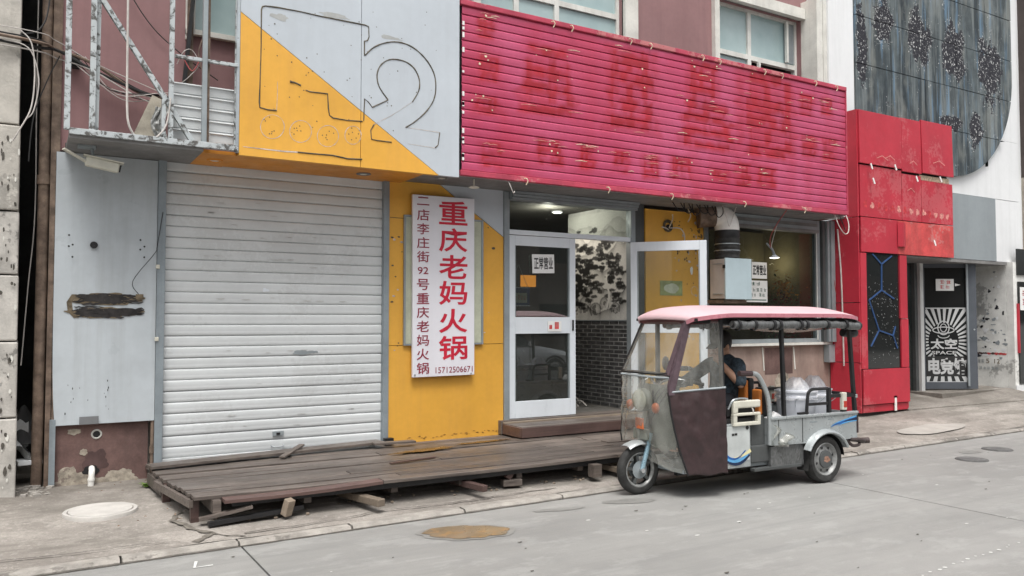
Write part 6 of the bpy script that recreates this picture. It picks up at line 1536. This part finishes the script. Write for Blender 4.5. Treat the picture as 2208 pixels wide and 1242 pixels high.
MB().ball((.07, 0, .86), (.07, .11, .11), 18, 12).o('headlight_shell', 'bodygreen', tr); MB().lathe([(.10, .0), (.085, -.02), (.05, -.035), (.001, -.04)], (.02, 0, .86), 'x', 22).o('headlight', 'grille', tr)
for (y, z) in ((-.19, .80), (.19, .80)): MB().ball((.06, y, z), (.035, .045, .05), 12, 8).o('indicator', 'indicator', tr)
MB().box(-.005, .012, -.085, .03, .60, .70, b=.006).o('reflector', 'indicator', tr)
MB().box(.02, .06, -.10, .10, .50, .60, b=.01).o('number_block', 'bodygreen', tr)
# handlebar
for s in (-1, 1):
    hb = MB().tube(smooth_path([(.22, 0, .98), (.24, s * .08, 1.03), (.32, s * .17, 1.05), (.44, s * .24, 1.03), (.52, s * .27, 1.01)], 5), .012, 10).o('handlebar', 'chrome', tr)
    MB().tube([(.45, s * .245, 1.027), (.55, s * .28, 1.0)], .018, 10).o('grip', 'black', hb); MB().box(.41, .45, s * .235 - .02, s * .235 + .02, .99, 1.06, b=.006).o('switch_block', 'black', hb)
    MB().tube(smooth_path([(.42, s * .235, 1.03), (.36, s * .25, 1.05), (.30, s * .27, 1.02)], 3), .006, 6).o('brake_lever', 'chrome', hb)
mi = MB().ball((.17, -.20, 1.205), (.018, .045, .065), 16, 10).o('mirror', 'black', tr)
MB().tube(smooth_path([(.34, -.18, 1.05), (.25, -.2, 1.10), (.18, -.20, 1.15)], 4), .007, 6).o('mirror_stem', 'black', mi); MB().ball((.186, -.20, 1.205), (.006, .037, .056), 14, 8).o('mirror_glass', 'chrome', mi)
# floor, battery box under the seat, swoosh decals
MB().box(.20, 1.25, -.40, .40, .225, .262, b=.006).o('floor_pan', 'framegrey', tr)
MB().box(.30, 2.30, -.20, -.15, .17, .225).o('chassis_tube', 'black', tr); MB().box(.30, 2.30, .15, .20, .17, .225).o('chassis_tube', 'black', tr)
bbx = MB().box(.625, .975, -.44, .40, .235, .645, b=.008).o('battery_box', 'silver', tr)
MB().box(.645, .955, -.446, -.441, .30, .62, b=.003).o('hatch', 'hatchgrey', bbx)
MB().lathe([(.001, -.004), (.018, -.004), (.018, .004)], (.925, -.446, .60), 'y', 14).o('lock', 'black', bbx)
def swoosh(x0, x1, zf, wf, mat, par, y, nm='swoosh'):
    n = 16; P = [(lerp(x0, x1, i / n), y, zf(i / n)) for i in range(n + 1)]; MB().ribbon(P, [wf(i / n) for i in range(n + 1)], (0, 1, 0)).o(nm, mat, par)
dip = lambda t_: .385 - .07 * sin(pi * min(1, t_ * 1.02)) ** .8
swoosh(.632, .955, lambda t_: dip(t_) - .035, lambda t_: .02 + .02 * sin(pi * t_), 'navy', bbx, -.4472); swoosh(.632, .955, lambda t_: dip(t_) - .01, lambda t_: .042 * (1 - t_ * .8) + .008, 'ltblue', bbx, -.4478)
swoosh(.632, .90, lambda t_: dip(t_) + .008, lambda t_: .012 + .01 * (1 - t_), 'bluestripe', bbx, -.4484); swoosh(.76, .965, lambda t_: .335 + .055 * t_ ** 2, lambda t_: .006 + .03 * t_, 'yeldecal', bbx, -.4484)
MB().box(.735, .765, -.449, -.4475, .535, .555).box(.77, .80, -.449, -.4475, .537, .557).o('badge', 'ink', bbx)
MB().box(.59, 1.02, -.43, .41, .648, .69, b=.01).o('seat_base', 'black', tr); MB().box(.66, 1.14, -.33, .33, .69, .735, b=.02).o('seat_cushion', 'black', tr)
# cream folding stool strapped at the seat side
m = MB(); m.box(.74, 1.08, -.47, -.43, .785, .855, b=.012); m.box(.74, .80, -.468, -.432, .74, .80, b=.01); m.o('stool_frame', 'cream', tr)
m = MB(); m.box(.74, 1.08, -.468, -.43, .715, .74, b=.006); m.box(.74, 1.08, -.468, -.43, .622, .655, b=.006); m.box(.74, .785, -.467, -.431, .655, .715); m.box(1.04, 1.08, -.467, -.431, .655, .715); m.o('stool_frame', 'cream', tr)
MB().tube(smooth_path([(.98, -.45, .79), (.985, -.47, .75), (.975, -.45, .72)], 3), .006, 6).o('stool_cord', 'cablew', tr); MB().box(.70, 1.06, -.425, -.36, .70, .80, b=.02).o('tool_bag', 'black', tr)
MB().tube(smooth_path([(.70, -.44, .78), (.74, -.46, .86), (.84, -.46, .875), (.93, -.45, .865)], 4), .009, 8).o('wire_handle', 'galv', tr)
# backrests
for (x, y0_, y1_, z0_, z1_) in ((1.13, -.40, -.30, .70, .94), (1.13, -.22, .22, .74, 1.02)):
    MB().box(x, x + .045, y0_, y1_, z0_, z1_, b=.015).o('back_pad', 'orangepad', tr)
    MB().box(x + .047, x + .11, y0_ - .01, y1_ + .01, z0_ - .02, z1_ + .015, b=.015).o('back_shell', 'black', tr)
MB().box(1.02, 1.20, -.40, .40, .26, .70, b=.01).o('seat_back_panel', 'framedark', tr)
# side grab rail, far and near
for s in (-1, 1):
    gr_ = MB().tube(smooth_path([(.98, s * .455, 1.10), (1.05, s * .455, 1.085), (1.12, s * .455, 1.0), (1.18, s * .455, .88), (1.205, s * .455, .70), (1.205, s * .455, .42)], 5), .024, 12).o('grab_rail', 'silver', tr)
    MB().tube([(.83, s * .45, 1.105), (.98, s * .455, 1.10)], .026, 12).o('rail_grip', 'curtain', gr_)
# step and skirt
MB().box(.99, 1.25, -.43, -.1, .262, .42, b=.01).o('motor_cover', 'framedark', tr); MB().box(1.22, 1.66, -.45, -.41, .20, .40).o('tarp_flap', 'rollfilm', tr)
MB().box(1.0, 1.62, -.46, -.40, .185, .215, b=.005).o('side_step', 'framedark', tr)
MB().box(1.25, 2.35, -.36, .36, .30, .40).o('axle_frame', 'black', tr); MB().cyl((1.93, -.42, .232), (1.93, .42, .232), .035, 12).o('rear_axle', 'black', tr)
# cargo box with arched fenders
bxz0, bxz1, bx0, bx1 = .415, .665, 1.20, 2.40
def side_poly(y):
    P = [(bx0, bxz0), ]; n = 18
    cxw, rw = 1.93, .30
    a0 = math.acos(clamp((cxw - 1.645) / rw, -1, 1)); 
    for k in range(n + 1):
        a = pi - lerp(.42, pi - .42, k / n) ; a = lerp(pi - .62, .62, k / n)
        P.append((cxw + rw * cos(a), .232 + rw * sin(a)))
    P += [(bx1, bxz0 - .01), (bx1 + .01, bxz1), (1.62, bxz1 + .0), (bx0, bxz1 - .0)]
    return [(x, y, max(z, bxz0 - .01)) for x, z in P]
cb = T('x', (0, 0, 0), None, None) if False else None
cbo = MB().prism(side_poly(-.475), (0, .02, 0)).o('cargo_box', 'silver', tr)
MB().prism(side_poly(.455), (0, .02, 0)).o('side_wall', 'silver', cbo)
MB().box(bx0, bx0 + .02, -.454, .454, .42, .665).o('front_wall', 'silver', cbo); MB().box(bx1 - .015, bx1 + .005, -.454, .454, .40, .665).o('tail_gate', 'silver', cbo)
MB().box(bx0, bx1, -.454, .454, .50, .515).o('cargo_floor', 'framegrey', cbo)
for s in (-1, 1): MB().box(bx0 - .005, bx1 + .012, s * .467 - .022, s * .467 + .022, .655, .682, b=.006).o('top_lip', 'silver', cbo)
for s in (-1, 1):
    P0 = []
    n = 24; m = MB()
    for k in range(n + 1):
        a = lerp(pi - .42, .42, k / n); 
        for (rr_, yy_) in ((.262, s * .475), (.262, s * .53), (.275, s * .538), (.292, s * .525), (.305, s * .476)):
            m.v.append(Vector((1.93 + rr_ * 1.08 * cos(a), yy_, .225 + rr_ * sin(a))))
    for k in range(n):
        for j in range(4): m.f.append((k * 5 + j, k * 5 + j + 1, (k + 1) * 5 + j + 1, (k + 1) * 5 + j))
    m.sm = True; m.o('wheel_arch', 'silver', cbo)
    m = MB().grid(lambda a, b: (1.93 + .262 * 1.05 * cos(lerp(pi - .1, .1, a)), s * lerp(.30, .476, b), .225 + .262 * sin(lerp(pi - .1, .1, a))), 18, 2); m.o('inner_arch', 'black', cbo)
sw = lambda t_: .60 - .03 * (1 - t_) ** 1.2 * 2 + .012 * t_
swoosh(2.02, 2.395, lambda t_: .540 + .065 * t_ ** .6, lambda t_: .006 + .045 * t_, 'bluestripe', cbo, -.4772, 'stripe'); swoosh(2.02, 2.395, lambda t_: .545 + .085 * t_ ** .6, lambda t_: .004 + .012 * t_, 'ltblue', cbo, -.4778, 'stripe')
swoosh(2.12, 2.395, lambda t_: .545 + .05 * t_ ** .6, lambda t_: .003 + .022 * t_, 'ltblue', cbo, -.4782, 'stripe'); swoosh(2.20, 2.398, lambda t_: .585 + .02 * t_, lambda t_: .002 + .03 * t_, 'navy', cbo, -.4786, 'stripe')
MB().box(2.392, 2.415, -.48, -.44, .46, .64).o('corner_lamp', 'curtain', cbo)
MB().box(1.72, 1.82, -.4775, -.475, .60, .612).o('pressed_mark', 'framegrey', cbo); MB().box(1.98, 2.04, -.4775, -.475, .615, .627).o('pressed_mark', 'framegrey', cbo)
for x in (1.30, 1.62): MB().box(x - .004, x + .004, -.4785, -.475, .42, .655).o('panel_seam', 'framedark', cbo)
for k in range(9): MB().cyl((1.26 + k * .135, -.4745, .643), (1.26 + k * .135, -.480, .643), .006, 8).o('rivet', 'framegrey', cbo)
for k, (zz_, dx_) in enumerate(((1.0, 0), (.96, .02), (.92, .05))):
    MB().tube(smooth_path([(.43, -.235, 1.0), (.30 - dx_, -.20, zz_ + .04), (.16, -.12 - dx_, zz_ - .04), (.12, -.05, .78 - .05 * k)], 5), .005, 6).o('control_cable', 'black', tr)
MB().tube(smooth_path([(1.22, -.40, .30), (1.45, -.38, .25), (1.7, -.34, .29), (1.9, -.25, .26)], 4), .008, 6).o('brake_hose', 'black', tr)
for s in (-1, 1): MB().box(1.60, 1.74, s * .40 - .035, s * .40 + .035, .17, .32, b=.01).o('leaf_spring_mount', 'black', tr); MB().bar((1.62, s * .36, .29), (2.24, s * .36, .29), .05, .035).o('leaf_spring', 'rust', tr)
MB().grid(lambda a, b: (1.66 + .015 * sin(b * 3), lerp(-.50, -.36, a), lerp(.36, .14, b)), 3, 4).o('mud_flap', 'rubber', tr)
# crumpled plastic tied at the front corner of the box
m = MB().grid(lambda a, b: (1.21 + .24 * a + .03 * sin(b * 7), -.49 - .03 * sin(a * 8 + b * 3) - .015 * noise.noise((a * 9, b * 9, 0)), .62 - .22 * b - .12 * a * (1 - b)), 14, 14); m.sm = True; m.o('tied_film', 'cloudyfilm', tr)
# guard rails at the back
for s in (-1, 1):
    MB().tube(smooth_path([(1.70, s * .455, .68), (1.72, s * .455, .86), (1.75, s * .455, .905), (1.80, s * .455, .92), (2.0, s * .455, .92)], 4), .016, 8).o('guard_rail', 'black', tr)
    MB().bar((2.015, s * .455, .67), (2.015, s * .455, .93), .034, .034).o('guard_rail', 'black', tr); MB().bar((1.72, s * .455, .775), (2.0, s * .455, .775), .026, .026).o('guard_rail', 'black', tr); MB().bar((1.58, s * .455, .695), (1.72, s * .455, .695), .02, .02).o('guard_rail', 'black', tr)
    MB().bar((2.03, s * .455, .845), (2.40, s * .455, .84), .034, .034).o('guard_rail', 'black', tr)
    MB().bar((1.40, s * .45, .67), (1.375, s * .45, 1.58), .032, .032).o('roof_post', 'black', tr); MB().bar((2.395, s * .455, .66), (2.32, s * .455, 1.58), .034, .034).o('roof_post', 'black', tr)
    MB().box(2.385, 2.42, s * .455 - .02, s * .455 + .02, .81, .85, b=.008).o('rail_joint', 'chrome', tr)
    tl = MB().box(2.17, 2.235, s * .475 - .02, s * .475 + .02, .70, .875, b=.008).o('tail_lamp', 'cream', tr); MB().box(2.185, 2.225, s * .475 - .024, s * .475 - .02, .73, .79).o('lens', 'tail', tl)
    MB().box(2.20, 2.25, s * .455 - .02, s * .455 + .02, .67, .70).o('lamp_bracket', 'black', tr)
MB().bar((2.39, -.45, .845), (2.39, .45, .845), .03, .03).o('guard_rail', 'black', tr)
# rolled weather curtains under the roof edge
for s in (-1, 1):
    n = 60; x0_, x1_ = .72, 2.42
    m = MB().tube([(lerp(x0_, x1_, k / n), s * (.485 + .006 * noise.noise((k * .3, 0, s))), 1.555 + .006 * noise.noise((k * .25, 4, s)) - .02 * clamp((k / n - .8) / .2)) for k in range(n + 1)], [.040 + .008 * noise.noise((k * .35, 2, s)) for k in range(n + 1)], 12)
    rl = m.o('rolled_curtain', 'rollfilm', tr)
    MB().tube([(lerp(x0_, x1_, k / 20), s * .485, 1.553) for k in range(21)], .027, 8).o('roll_core', 'black', rl)
    for x in (.78, .98, 1.22, 1.30, 1.58, 1.66, 1.95, 2.22): MB().lathe([(.046, -.015), (.052, -.015), (.052, .015), (.046, .015)], (x, s * .485, 1.553), 'x', 14).o('strap', 'black', rl)
m = MB().grid(lambda a, b: (lerp(1.3, 2.46, a), lerp(-.40, .30, b), 1.545 - .07 * sin(pi * a) ** .5 * (.4 + .6 * sin(pi * b)) + .012 * noise.noise((a * 9, b * 6, 1)) + (.05 if a > .97 else 0)), 24, 10); m.sm = True; m.o('sagging_cover', 'rollfilm', tr)
MB().tube(smooth_path([(2.40, -.42, 1.56), (2.46, -.43, 1.55), (2.52, -.42, 1.535), (2.54, -.40, 1.52)], 4), [.05] * 4 + [.045] * 4 + [.03] * 4 + [.02], 10).o('cover_end', 'black', tr)
MB().tube(smooth_path([(2.32, -.38, 1.47), (2.43, -.38, 1.46), (2.54, -.36, 1.47)], 4), [.04] * 4 + [.045] * 4 + [.03], 10).o('cover_end', 'black', tr)
# rear bumper
for s in (-1, 1): MB().bar((2.36, s * .40, .41), (2.50, s * .40, .375), .03, .04).o('bumper_arm', 'bumperdark', tr)
MB().tube(smooth_path([(2.30, -.46, .40), (2.44, -.47, .385), (2.55, -.42, .36), (2.57, -.2, .355), (2.57, .2, .355), (2.55, .42, .36), (2.44, .46, .385)], 4), .022, 8).o('bumper', 'bumperdark', tr)
MB().tube([(2.56, -.40, .36), (2.62, -.44, .365)], .03, 10).o('bumper_end', 'bumperdark', tr); MB().tube(smooth_path([(2.28, -.44, .40), (2.34, -.46, .335), (2.44, -.46, .335), (2.48, -.44, .37)], 3), .016, 8).o('bumper_loop', 'bumperdark', tr)
tr.location = TRI_LOC; tr.rotation_euler = (0, 0, TRI_ROT)

# ================================================================== DRIVER
pe = T('person', (0, 0, 0), 'person in a dark shirt and cap sitting at the tricycle handlebar, hand at chin', 'person')
mt['skin'] = M('skin', (.48, .27, .18), .5, var=.1, vs=12); mt['shirt'] = M('dark_check_shirt', (.035, .052, .068), .8, var=.6, vs=22); mt['trouser'] = M('dark_trousers', (.02, .022, .028), .8, var=.2); mt['hair'] = M('black_hair', (.012, .011, .011), .5, var=.3, vs=40); mt['cap'] = M('dark_cap', (.03, .026, .024), .7, var=.2, vs=20); mt['shoe'] = M('black_shoe', (.02, .02, .02), .5)
def remesh(mb, vox, name, mat, parent, sm=6):
    me, c = mb.mesh(name, mat, True); ob = bpy.data.objects.new('tmp', me); link(ob)
    r = ob.modifiers.new('r', 'REMESH'); r.mode = 'VOXEL'; r.voxel_size = vox; s_ = ob.modifiers.new('s', 'SMOOTH'); s_.iterations = sm; s_.factor = .5
    dg = bpy.context.evaluated_depsgraph_get(); dg.update(); m2 = bpy.data.meshes.new_from_object(ob.evaluated_get(dg)); m2.name = name
    bpy.data.objects.remove(ob)
    for p in m2.polygons: p.use_smooth = True
    m2.materials.clear(); m2.materials.append(mt[mat]); o = bpy.data.objects.new(name, m2); link(o); o.parent = parent; o.location = c; WL[o.name] = c; return o
def limb(mb, pts, rs, n=14):
    P = smooth_path(pts, 4) if len(pts) > 2 else [Vector(p) for p in pts]
    R = []
    for i in range(len(P)):
        t_ = i / (len(P) - 1) * (len(rs) - 1); k = min(int(t_), len(rs) - 2); R.append(lerp(rs[k], rs[k + 1], t_ - k))
    mb.tube(P, R, n); mb.ball(P[0], R[0] * .98, 12, 8); mb.ball(P[-1], R[-1] * .98, 12, 8); return mb
HC = Vector((1.035, 0, 1.345)); th = radians(18)          # head centre, tilted forward (face towards -x)
def hp(f, s, u): # forward, side, up in head frame
    return HC + Vector((-f * cos(th) - u * sin(th), s, -f * sin(th) + u * cos(th)))
SHL, SHR = Vector((1.07, -.185, 1.165)), Vector((1.07, .185, 1.16))
EL, HL = Vector((1.02, -.27, .985)), Vector((.915, -.10, 1.195)); ER, HR = Vector((.78, .27, .98)), Vector((.55, .275, 1.03))
b = MB()
b.ball(hp(-.01, 0, .02), (.098, .078, .105), 20, 14); b.ball(hp(.015, 0, -.055), (.07, .058, .07), 16, 12); b.ball(hp(.06, 0, -.095), (.03, .034, .024), 12, 8)
b.tube([hp(.085, 0, .015), hp(.112, 0, -.03), hp(.09, 0, -.04)], [.009, .016, .012], 8); b.ball(hp(.105, 0, -.03), .014, 10, 8)
for s in (-1, 1):
    b.ball(hp(-.005, s * .082, -.01), (.018, .012, .03), 10, 8); b.ball(hp(.083, s * .032, .03), (.012, .026, .010), 10, 6); b.ball(hp(.07, s * .04, -.02), (.022, .022, .02), 10, 6)
b.ball(hp(.09, 0, -.066), (.012, .024, .006), 10, 6); b.ball(hp(.088, 0, -.078), (.011, .02, .006), 10, 6)
limb(b, [hp(-.02, 0, -.06), Vector((1.07, 0, 1.20)), Vector((1.075, 0, 1.14))], [.052, .055, .075])
limb(b, [(1.075, 0, 1.12), (1.07, 0, .98), (1.03, 0, .80)], [.13, .125, .12])
limb(b, [Vector((1.07, -.08, 1.15)), SHL], [.06, .055]); limb(b, [Vector((1.07, .08, 1.15)), SHR], [.06, .055])
limb(b, [SHL, EL], [.048, .040]); limb(b, [EL, EL.lerp(HL, .4), HL], [.041, .038, .027]); limb(b, [SHR, ER], [.048, .040]); limb(b, [ER, ER.lerp(HR, .4), HR], [.041, .038, .027])
# left hand resting at the chin: palm + curled fingers
d1 = (HL - EL).normalized(); pc = HL + d1 * .045
b.ball(HL + d1 * .02, (.03, .03, .03), 10, 8); b.ball(pc, (.032, .038, .036), 12, 8)
sd_ = Vector((.0, 1, .0)); upv = d1.cross(sd_).normalized()
for k, (o_, L) in enumerate(((-.03, .060), (-.010, .070), (.010, .067), (.030, .052))):
    p0 = pc + sd_ * o_ + d1 * .025; p1 = p0 + d1 * L * .5 + upv * .012; p2 = p1 + (d1 * .3 + Vector((.9, 0, .1))) * L * .45; p3 = p2 + Vector((.6, 0, -.5)) * L * .3
    b.tube([p0, p1, p2, p3], [.010, .0095, .009, .007], 8); b.ball(p3, .007, 8, 6)
p0 = pc + sd_ * .03 - d1 * .01; b.tube([p0, p0 + Vector((.01, .03, .03)), p0 + Vector((.025, .04, .06))], [.012, .011, .008], 8)
# right hand closed round the grip
b.ball(HR + Vector((-.03, .0, .0)), (.045, .034, .028), 12, 8)
for k, L in enumerate((.05, .055, .052, .045)):
    q = HR + Vector((-.015 - .019 * k, .005, .018)); b.tube([q, q + Vector((-.004, -.022, .012)), q + Vector((-.004, -.032, -.016)), q + Vector((-.002, -.018, -.036))], [.0095, .0095, .009, .008], 8)
b.tube([HR + Vector((-.01, -.01, -.01)), HR + Vector((-.045, -.028, -.012)), HR + Vector((-.07, -.02, -.02))], [.012, .011, .008], 8)
# legs and feet as part of the same body
for s in (-1, 1):
    hip, kn, an = Vector((1.02, s * .10, .80)), Vector((.60, s * .14, .80)), Vector((.58, s * .12, .36))
    limb(b, [hip, kn], [.085, .060]); limb(b, [kn, kn.lerp(an, .35), an], [.058, .055, .036]); limb(b, [an, an + Vector((-.10, 0, -.05))], [.038, .032])
body = remesh(b, .0075, 'body', 'skin', pe, 4)
sh = MB(); limb(sh, [(1.075, 0, 1.135), (1.075, 0, .98), (1.04, 0, .79)], [.145, .146, .148]); 
sh.ball((1.07, -.10, 1.13), (.085, .12, .075), 14, 10); sh.ball((1.07, .10, 1.13), (.085, .12, .075), 14, 10); sh.ball((1.02, 0, .80), (.14, .17, .10), 14, 8)
limb(sh, [Vector((1.07, -.08, 1.14)), SHL, SHL.lerp(EL, .5), SHL.lerp(EL, .88)], [.075, .072, .066, .062]); limb(sh, [Vector((1.07, .08, 1.14)), SHR, SHR.lerp(ER, .5), ER, ER.lerp(HR, .45)], [.075, .07, .062, .057, .052])
sh.tube([(1.06, 0, 1.19), (1.07, 0, 1.225)], [.085, .066], 16)
remesh(sh, .010, 'shirt', 'shirt', pe, 5)
tz = MB()
for s in (-1, 1):
    hip, kn, an = Vector((1.02, s * .10, .80)), Vector((.60, s * .14, .80)), Vector((.58, s * .12, .36)); limb(tz, [hip, kn], [.10, .075]); limb(tz, [kn, an + Vector((0, 0, .03))], [.074, .056])
tz.ball((1.04, 0, .79), (.13, .17, .08), 14, 8); remesh(tz, .012, 'trousers', 'trouser', pe, 4)
for s in (-1, 1): MB().ball((.53, s * .12, .305), (.115, .045, .042), 16, 10).o('shoe', 'shoe', pe)
hr = MB(); hr.ball(hp(-.018, 0, .035), (.108, .088, .106), 20, 14); hr2 = remesh(hr, .012, 'hair', 'hair', pe, 2)
cp = MB().grid(lambda a, b: hp(.112 * cos(lerp(0, 2 * pi, a)) * cos(b * pi / 2 * .97) * 1.02 - .012, .094 * sin(2 * pi * a) * cos(b * pi / 2 * .97), .055 + .10 * sin(b * pi / 2 * .97)), 28, 8); cp.sm = True; cp.o('cap', 'cap', pe)
vz = MB().grid(lambda a, b: hp(lerp(.085, .185 - .05 * (a * 2 - 1) ** 2, b), lerp(-.078, .078, a) * lerp(1, .85, b), .058 - .02 * b - .018 * (a * 2 - 1) ** 2), 12, 6); vz.sm = True; vzo = vz.o('cap_visor', 'cap', pe); q_ = vzo.modifiers.new('t', 'SOLIDIFY'); q_.thickness = .006
pe.location = TRI_LOC; pe.rotation_euler = (0, 0, TRI_ROT)

# ================================================================== LOAD IN THE CARGO BOX
mt['bucket'] = M('milky_bucket', (.72, .745, .80), .35, var=.03, vs=5); mt['bagfilm'] = plastic('thin_white_bag', .30, .62, (.80, .81, .84), .2, (.97, .97, .98), 9)
def tri_pt(x, y, z): return TRI_LOC + Matrix.Rotation(TRI_ROT, 3, 'Z') @ Vector((x, y, z))
def bucket(x, y, r, h, label):
    c = tri_pt(x, y, .515); e = T('bucket', c, label, 'bucket', 'buckets in the cargo box')
    MB().lathe([(.001, .002), (r * .82, .002), (r * .86, .02), (r * .96, h * .80), (r * .97, h * .82), (r * 1.03, h * .82), (r * 1.03, h * .86), (r * .98, h * .87), (r * .99, h * .96), (r * 1.05, h * .97), (r * 1.05, h), (r * .97, h), (r * .80, .02)], c, n=36).o('shell', 'bucket', e)
    MB().lathe([(r * 1.0, h + .002), (r * .9, h + .012), (.001, h + .012)], c, n=30).o('lid', 'bucket', e)
    MB().tube([c + Vector((r * 1.05 * cos(a), r * 1.05 * sin(a) * .5 - r * .95, h * .85 - .12 * sin(a))) for a in [k * pi / 12 for k in range(13)]], .004, 6).o('wire_handle', 'galv', e)
    m = MB()
    def bagf(a, b):
        an = 2 * pi * a; rr_ = lerp(r * 1.06, .03 + r * .12, b ** 1.4) + .012 * noise.noise((cos(an) * 3, sin(an) * 3, b * 4 + x)) * (1 if b < .9 else .3)
        zz_ = lerp(h * .78, h + .03, min(1, b * 1.6)) + (.10 * (b - .62) / .38 if b > .62 else 0) + .012 * noise.noise((cos(an) * 4, sin(an) * 4, 5 + b * 3))
        return c + Vector((rr_ * cos(an), rr_ * sin(an), zz_))
    m.grid(bagf, 40, 14); m.sm = True; m.o('bag_cover', 'bagfilm', e)
bucket(1.84, -.20, .20, .375, 'white plastic bucket with a tied bag over it, the front one in the cargo box')
bucket(2.21, -.10, .175, .375, 'white plastic bucket tied in a bag, the rear one in the cargo box')
c = tri_pt(1.42, -.28, .60)
m = MB().grid(lambda a, b: c + Vector(((.13 + .02 * noise.noise((cos(6.28 * a) * 2, sin(6.28 * a) * 2, b * 3))) * cos(6.28 * a) * cos(lerp(-1.4, 1.5, b)), .12 * sin(6.28 * a) * cos(lerp(-1.4, 1.5, b)), .10 * sin(lerp(-1.4, 1.5, b)) + .02 * noise.noise((a * 9, b * 7, 3)))), 24, 14)
mt['bagwhite'] = M('white_sack', (.68, .68, .68), .55, var=.06, vs=9); m.sm = True
m.o('plastic_sack', 'bagwhite', label='small bulging white sack at the front of the cargo box', cat='sack')
# ================================================================== PARKED CAR (seen mirrored in the door glass)
cr = T('parked_car', (0, 0, 0), 'silver sedan parked across the road, mirrored in the lower door pane', 'car')
mt['carpaint'] = M('car_silver', (.50, .52, .53), .2, metal=.3, var=.03, vs=2, spec=.7); mt['carglass'] = mt['glassblk']
# side outline (x forward = +X), z up; stations across the width give tumblehome
prof_b = [(-2.1, .35), (-2.12, .60), (-2.08, .88), (-1.75, .96), (-1.2, .98), (.55, .97), (1.0, .93), (1.75, .80), (2.05, .66), (2.12, .48), (2.08, .28)]
secs = [(-.86, 0.94), (-.90, .98), (-.90, 1.0), (-.72, 1.03), (.72, 1.03), (.90, 1.0), (.90, .98), (.86, .94)]
m = MB(); n = len(prof_b)
for (yy, k) in ((-.84, .0), (-.90, .45), (-.87, .80), (-.74, 1.0), (0, 1.03), (.74, 1.0), (.87, .80), (.90, .45), (.84, 0)):
    for (x, z) in prof_b: m.v.append(Vector((x * (1 - .03 * abs(yy) ** 4), yy, lerp(.25, z, k) if k < 1 else lerp(.25, z, k))))
for j in range(8):
    for i in range(n - 1): m.f.append((j * n + i, j * n + i + 1, (j + 1) * n + i + 1, (j + 1) * n + i))
m.f.append(tuple(range(n))); m.f.append(tuple(8 * n + i for i in range(n))); m.sm = True
m.o('body', 'carpaint', cr)
roofp = [(-1.55, .97), (-.95, 1.34), (-.4, 1.44), (.15, 1.42), (.85, .96)]
for s in (-1, 1):
    MB().prism([(x * .96 + .0, s * lerp(.80, .60, clamp((z - .96) / .46)), z - .02 if z > 1 else z) for x, z in roofp], (0, s * -.01, 0)).o('side_window', 'carglass', cr)
m = MB()
for (x, z) in roofp: 
    wd = lerp(.80, .60, clamp((z - .96) / .46)); m.v += [Vector((x, -wd, z)), Vector((x, -wd * .5, z + .02)), Vector((x, wd * .5, z + .02)), Vector((x, wd, z))]
for i in (1, 2):
    for j in range(3): m.f.append((i * 4 + j, i * 4 + j + 1, i * 4 + j + 5, i * 4 + j + 4))
m.o('roof', 'carpaint', cr)
for nm, i in (('rear_window', 0), ('windscreen', 3)):
    q = MB()
    for (x, z) in roofp[i:i + 2]:
        wd = lerp(.80, .60, clamp((z - .96) / .46)); q.v += [Vector((x, -wd, z)), Vector((x, 0, z + .01)), Vector((x, wd, z))]
    q.f = [(0, 1, 4, 3), (1, 2, 5, 4)]; q.o(nm, 'carglass', cr)
for s in (-1, 1):
    for x in (-1.35, 1.35):
        wb = MB().lathe([(.20, s * -.1), (.30, s * -.09), (.32, s * .0), (.31, s * .08), (.22, s * .09)], (x, s * .83, .32), 'y', 30).o('wheel', 'rubber', cr); MB().lathe([(.22, s * .08), (.19, s * .05), (.08, s * .085), (.001, s * .09)], (x, s * .83, .32), 'y', 24).o('rim', 'rimgrey', wb)
        MB().tube([(x + .36 * cos(a), s * .885, .32 + .36 * sin(a)) for a in [k * pi / 14 for k in range(15)]], .03, 8).o('wheel_arch', 'black', cr)
    MB().ball((1.98, s * .62, .68), (.12, .16, .06), 14, 8).o('headlight', 'grille', cr); MB().box(-2.13, -2.05, s * .70 - .13, s * .70 + .13, .70, .84, b=.02).o('tail_lamp', 'tail', cr)
    MB().box(.55, .70, s * .93 - .05, s * .93 + .05, .96, 1.06, b=.02).o('mirror', 'carpaint', cr)
    for x in (-.42, .6): MB().box(x - .004, x + .004, s * .895 - .004, s * .895 + .012, .35, .95).o('door_seam', 'black', cr)
MB().box(2.05, 2.14, -.5, .5, .38, .56, b=.02).o('grille', 'black', cr); MB().box(-2.0, 2.0, -.8, .8, .2, .3).o('underbody', 'black', cr)
cr.location = (10.3, -1.5, 0)
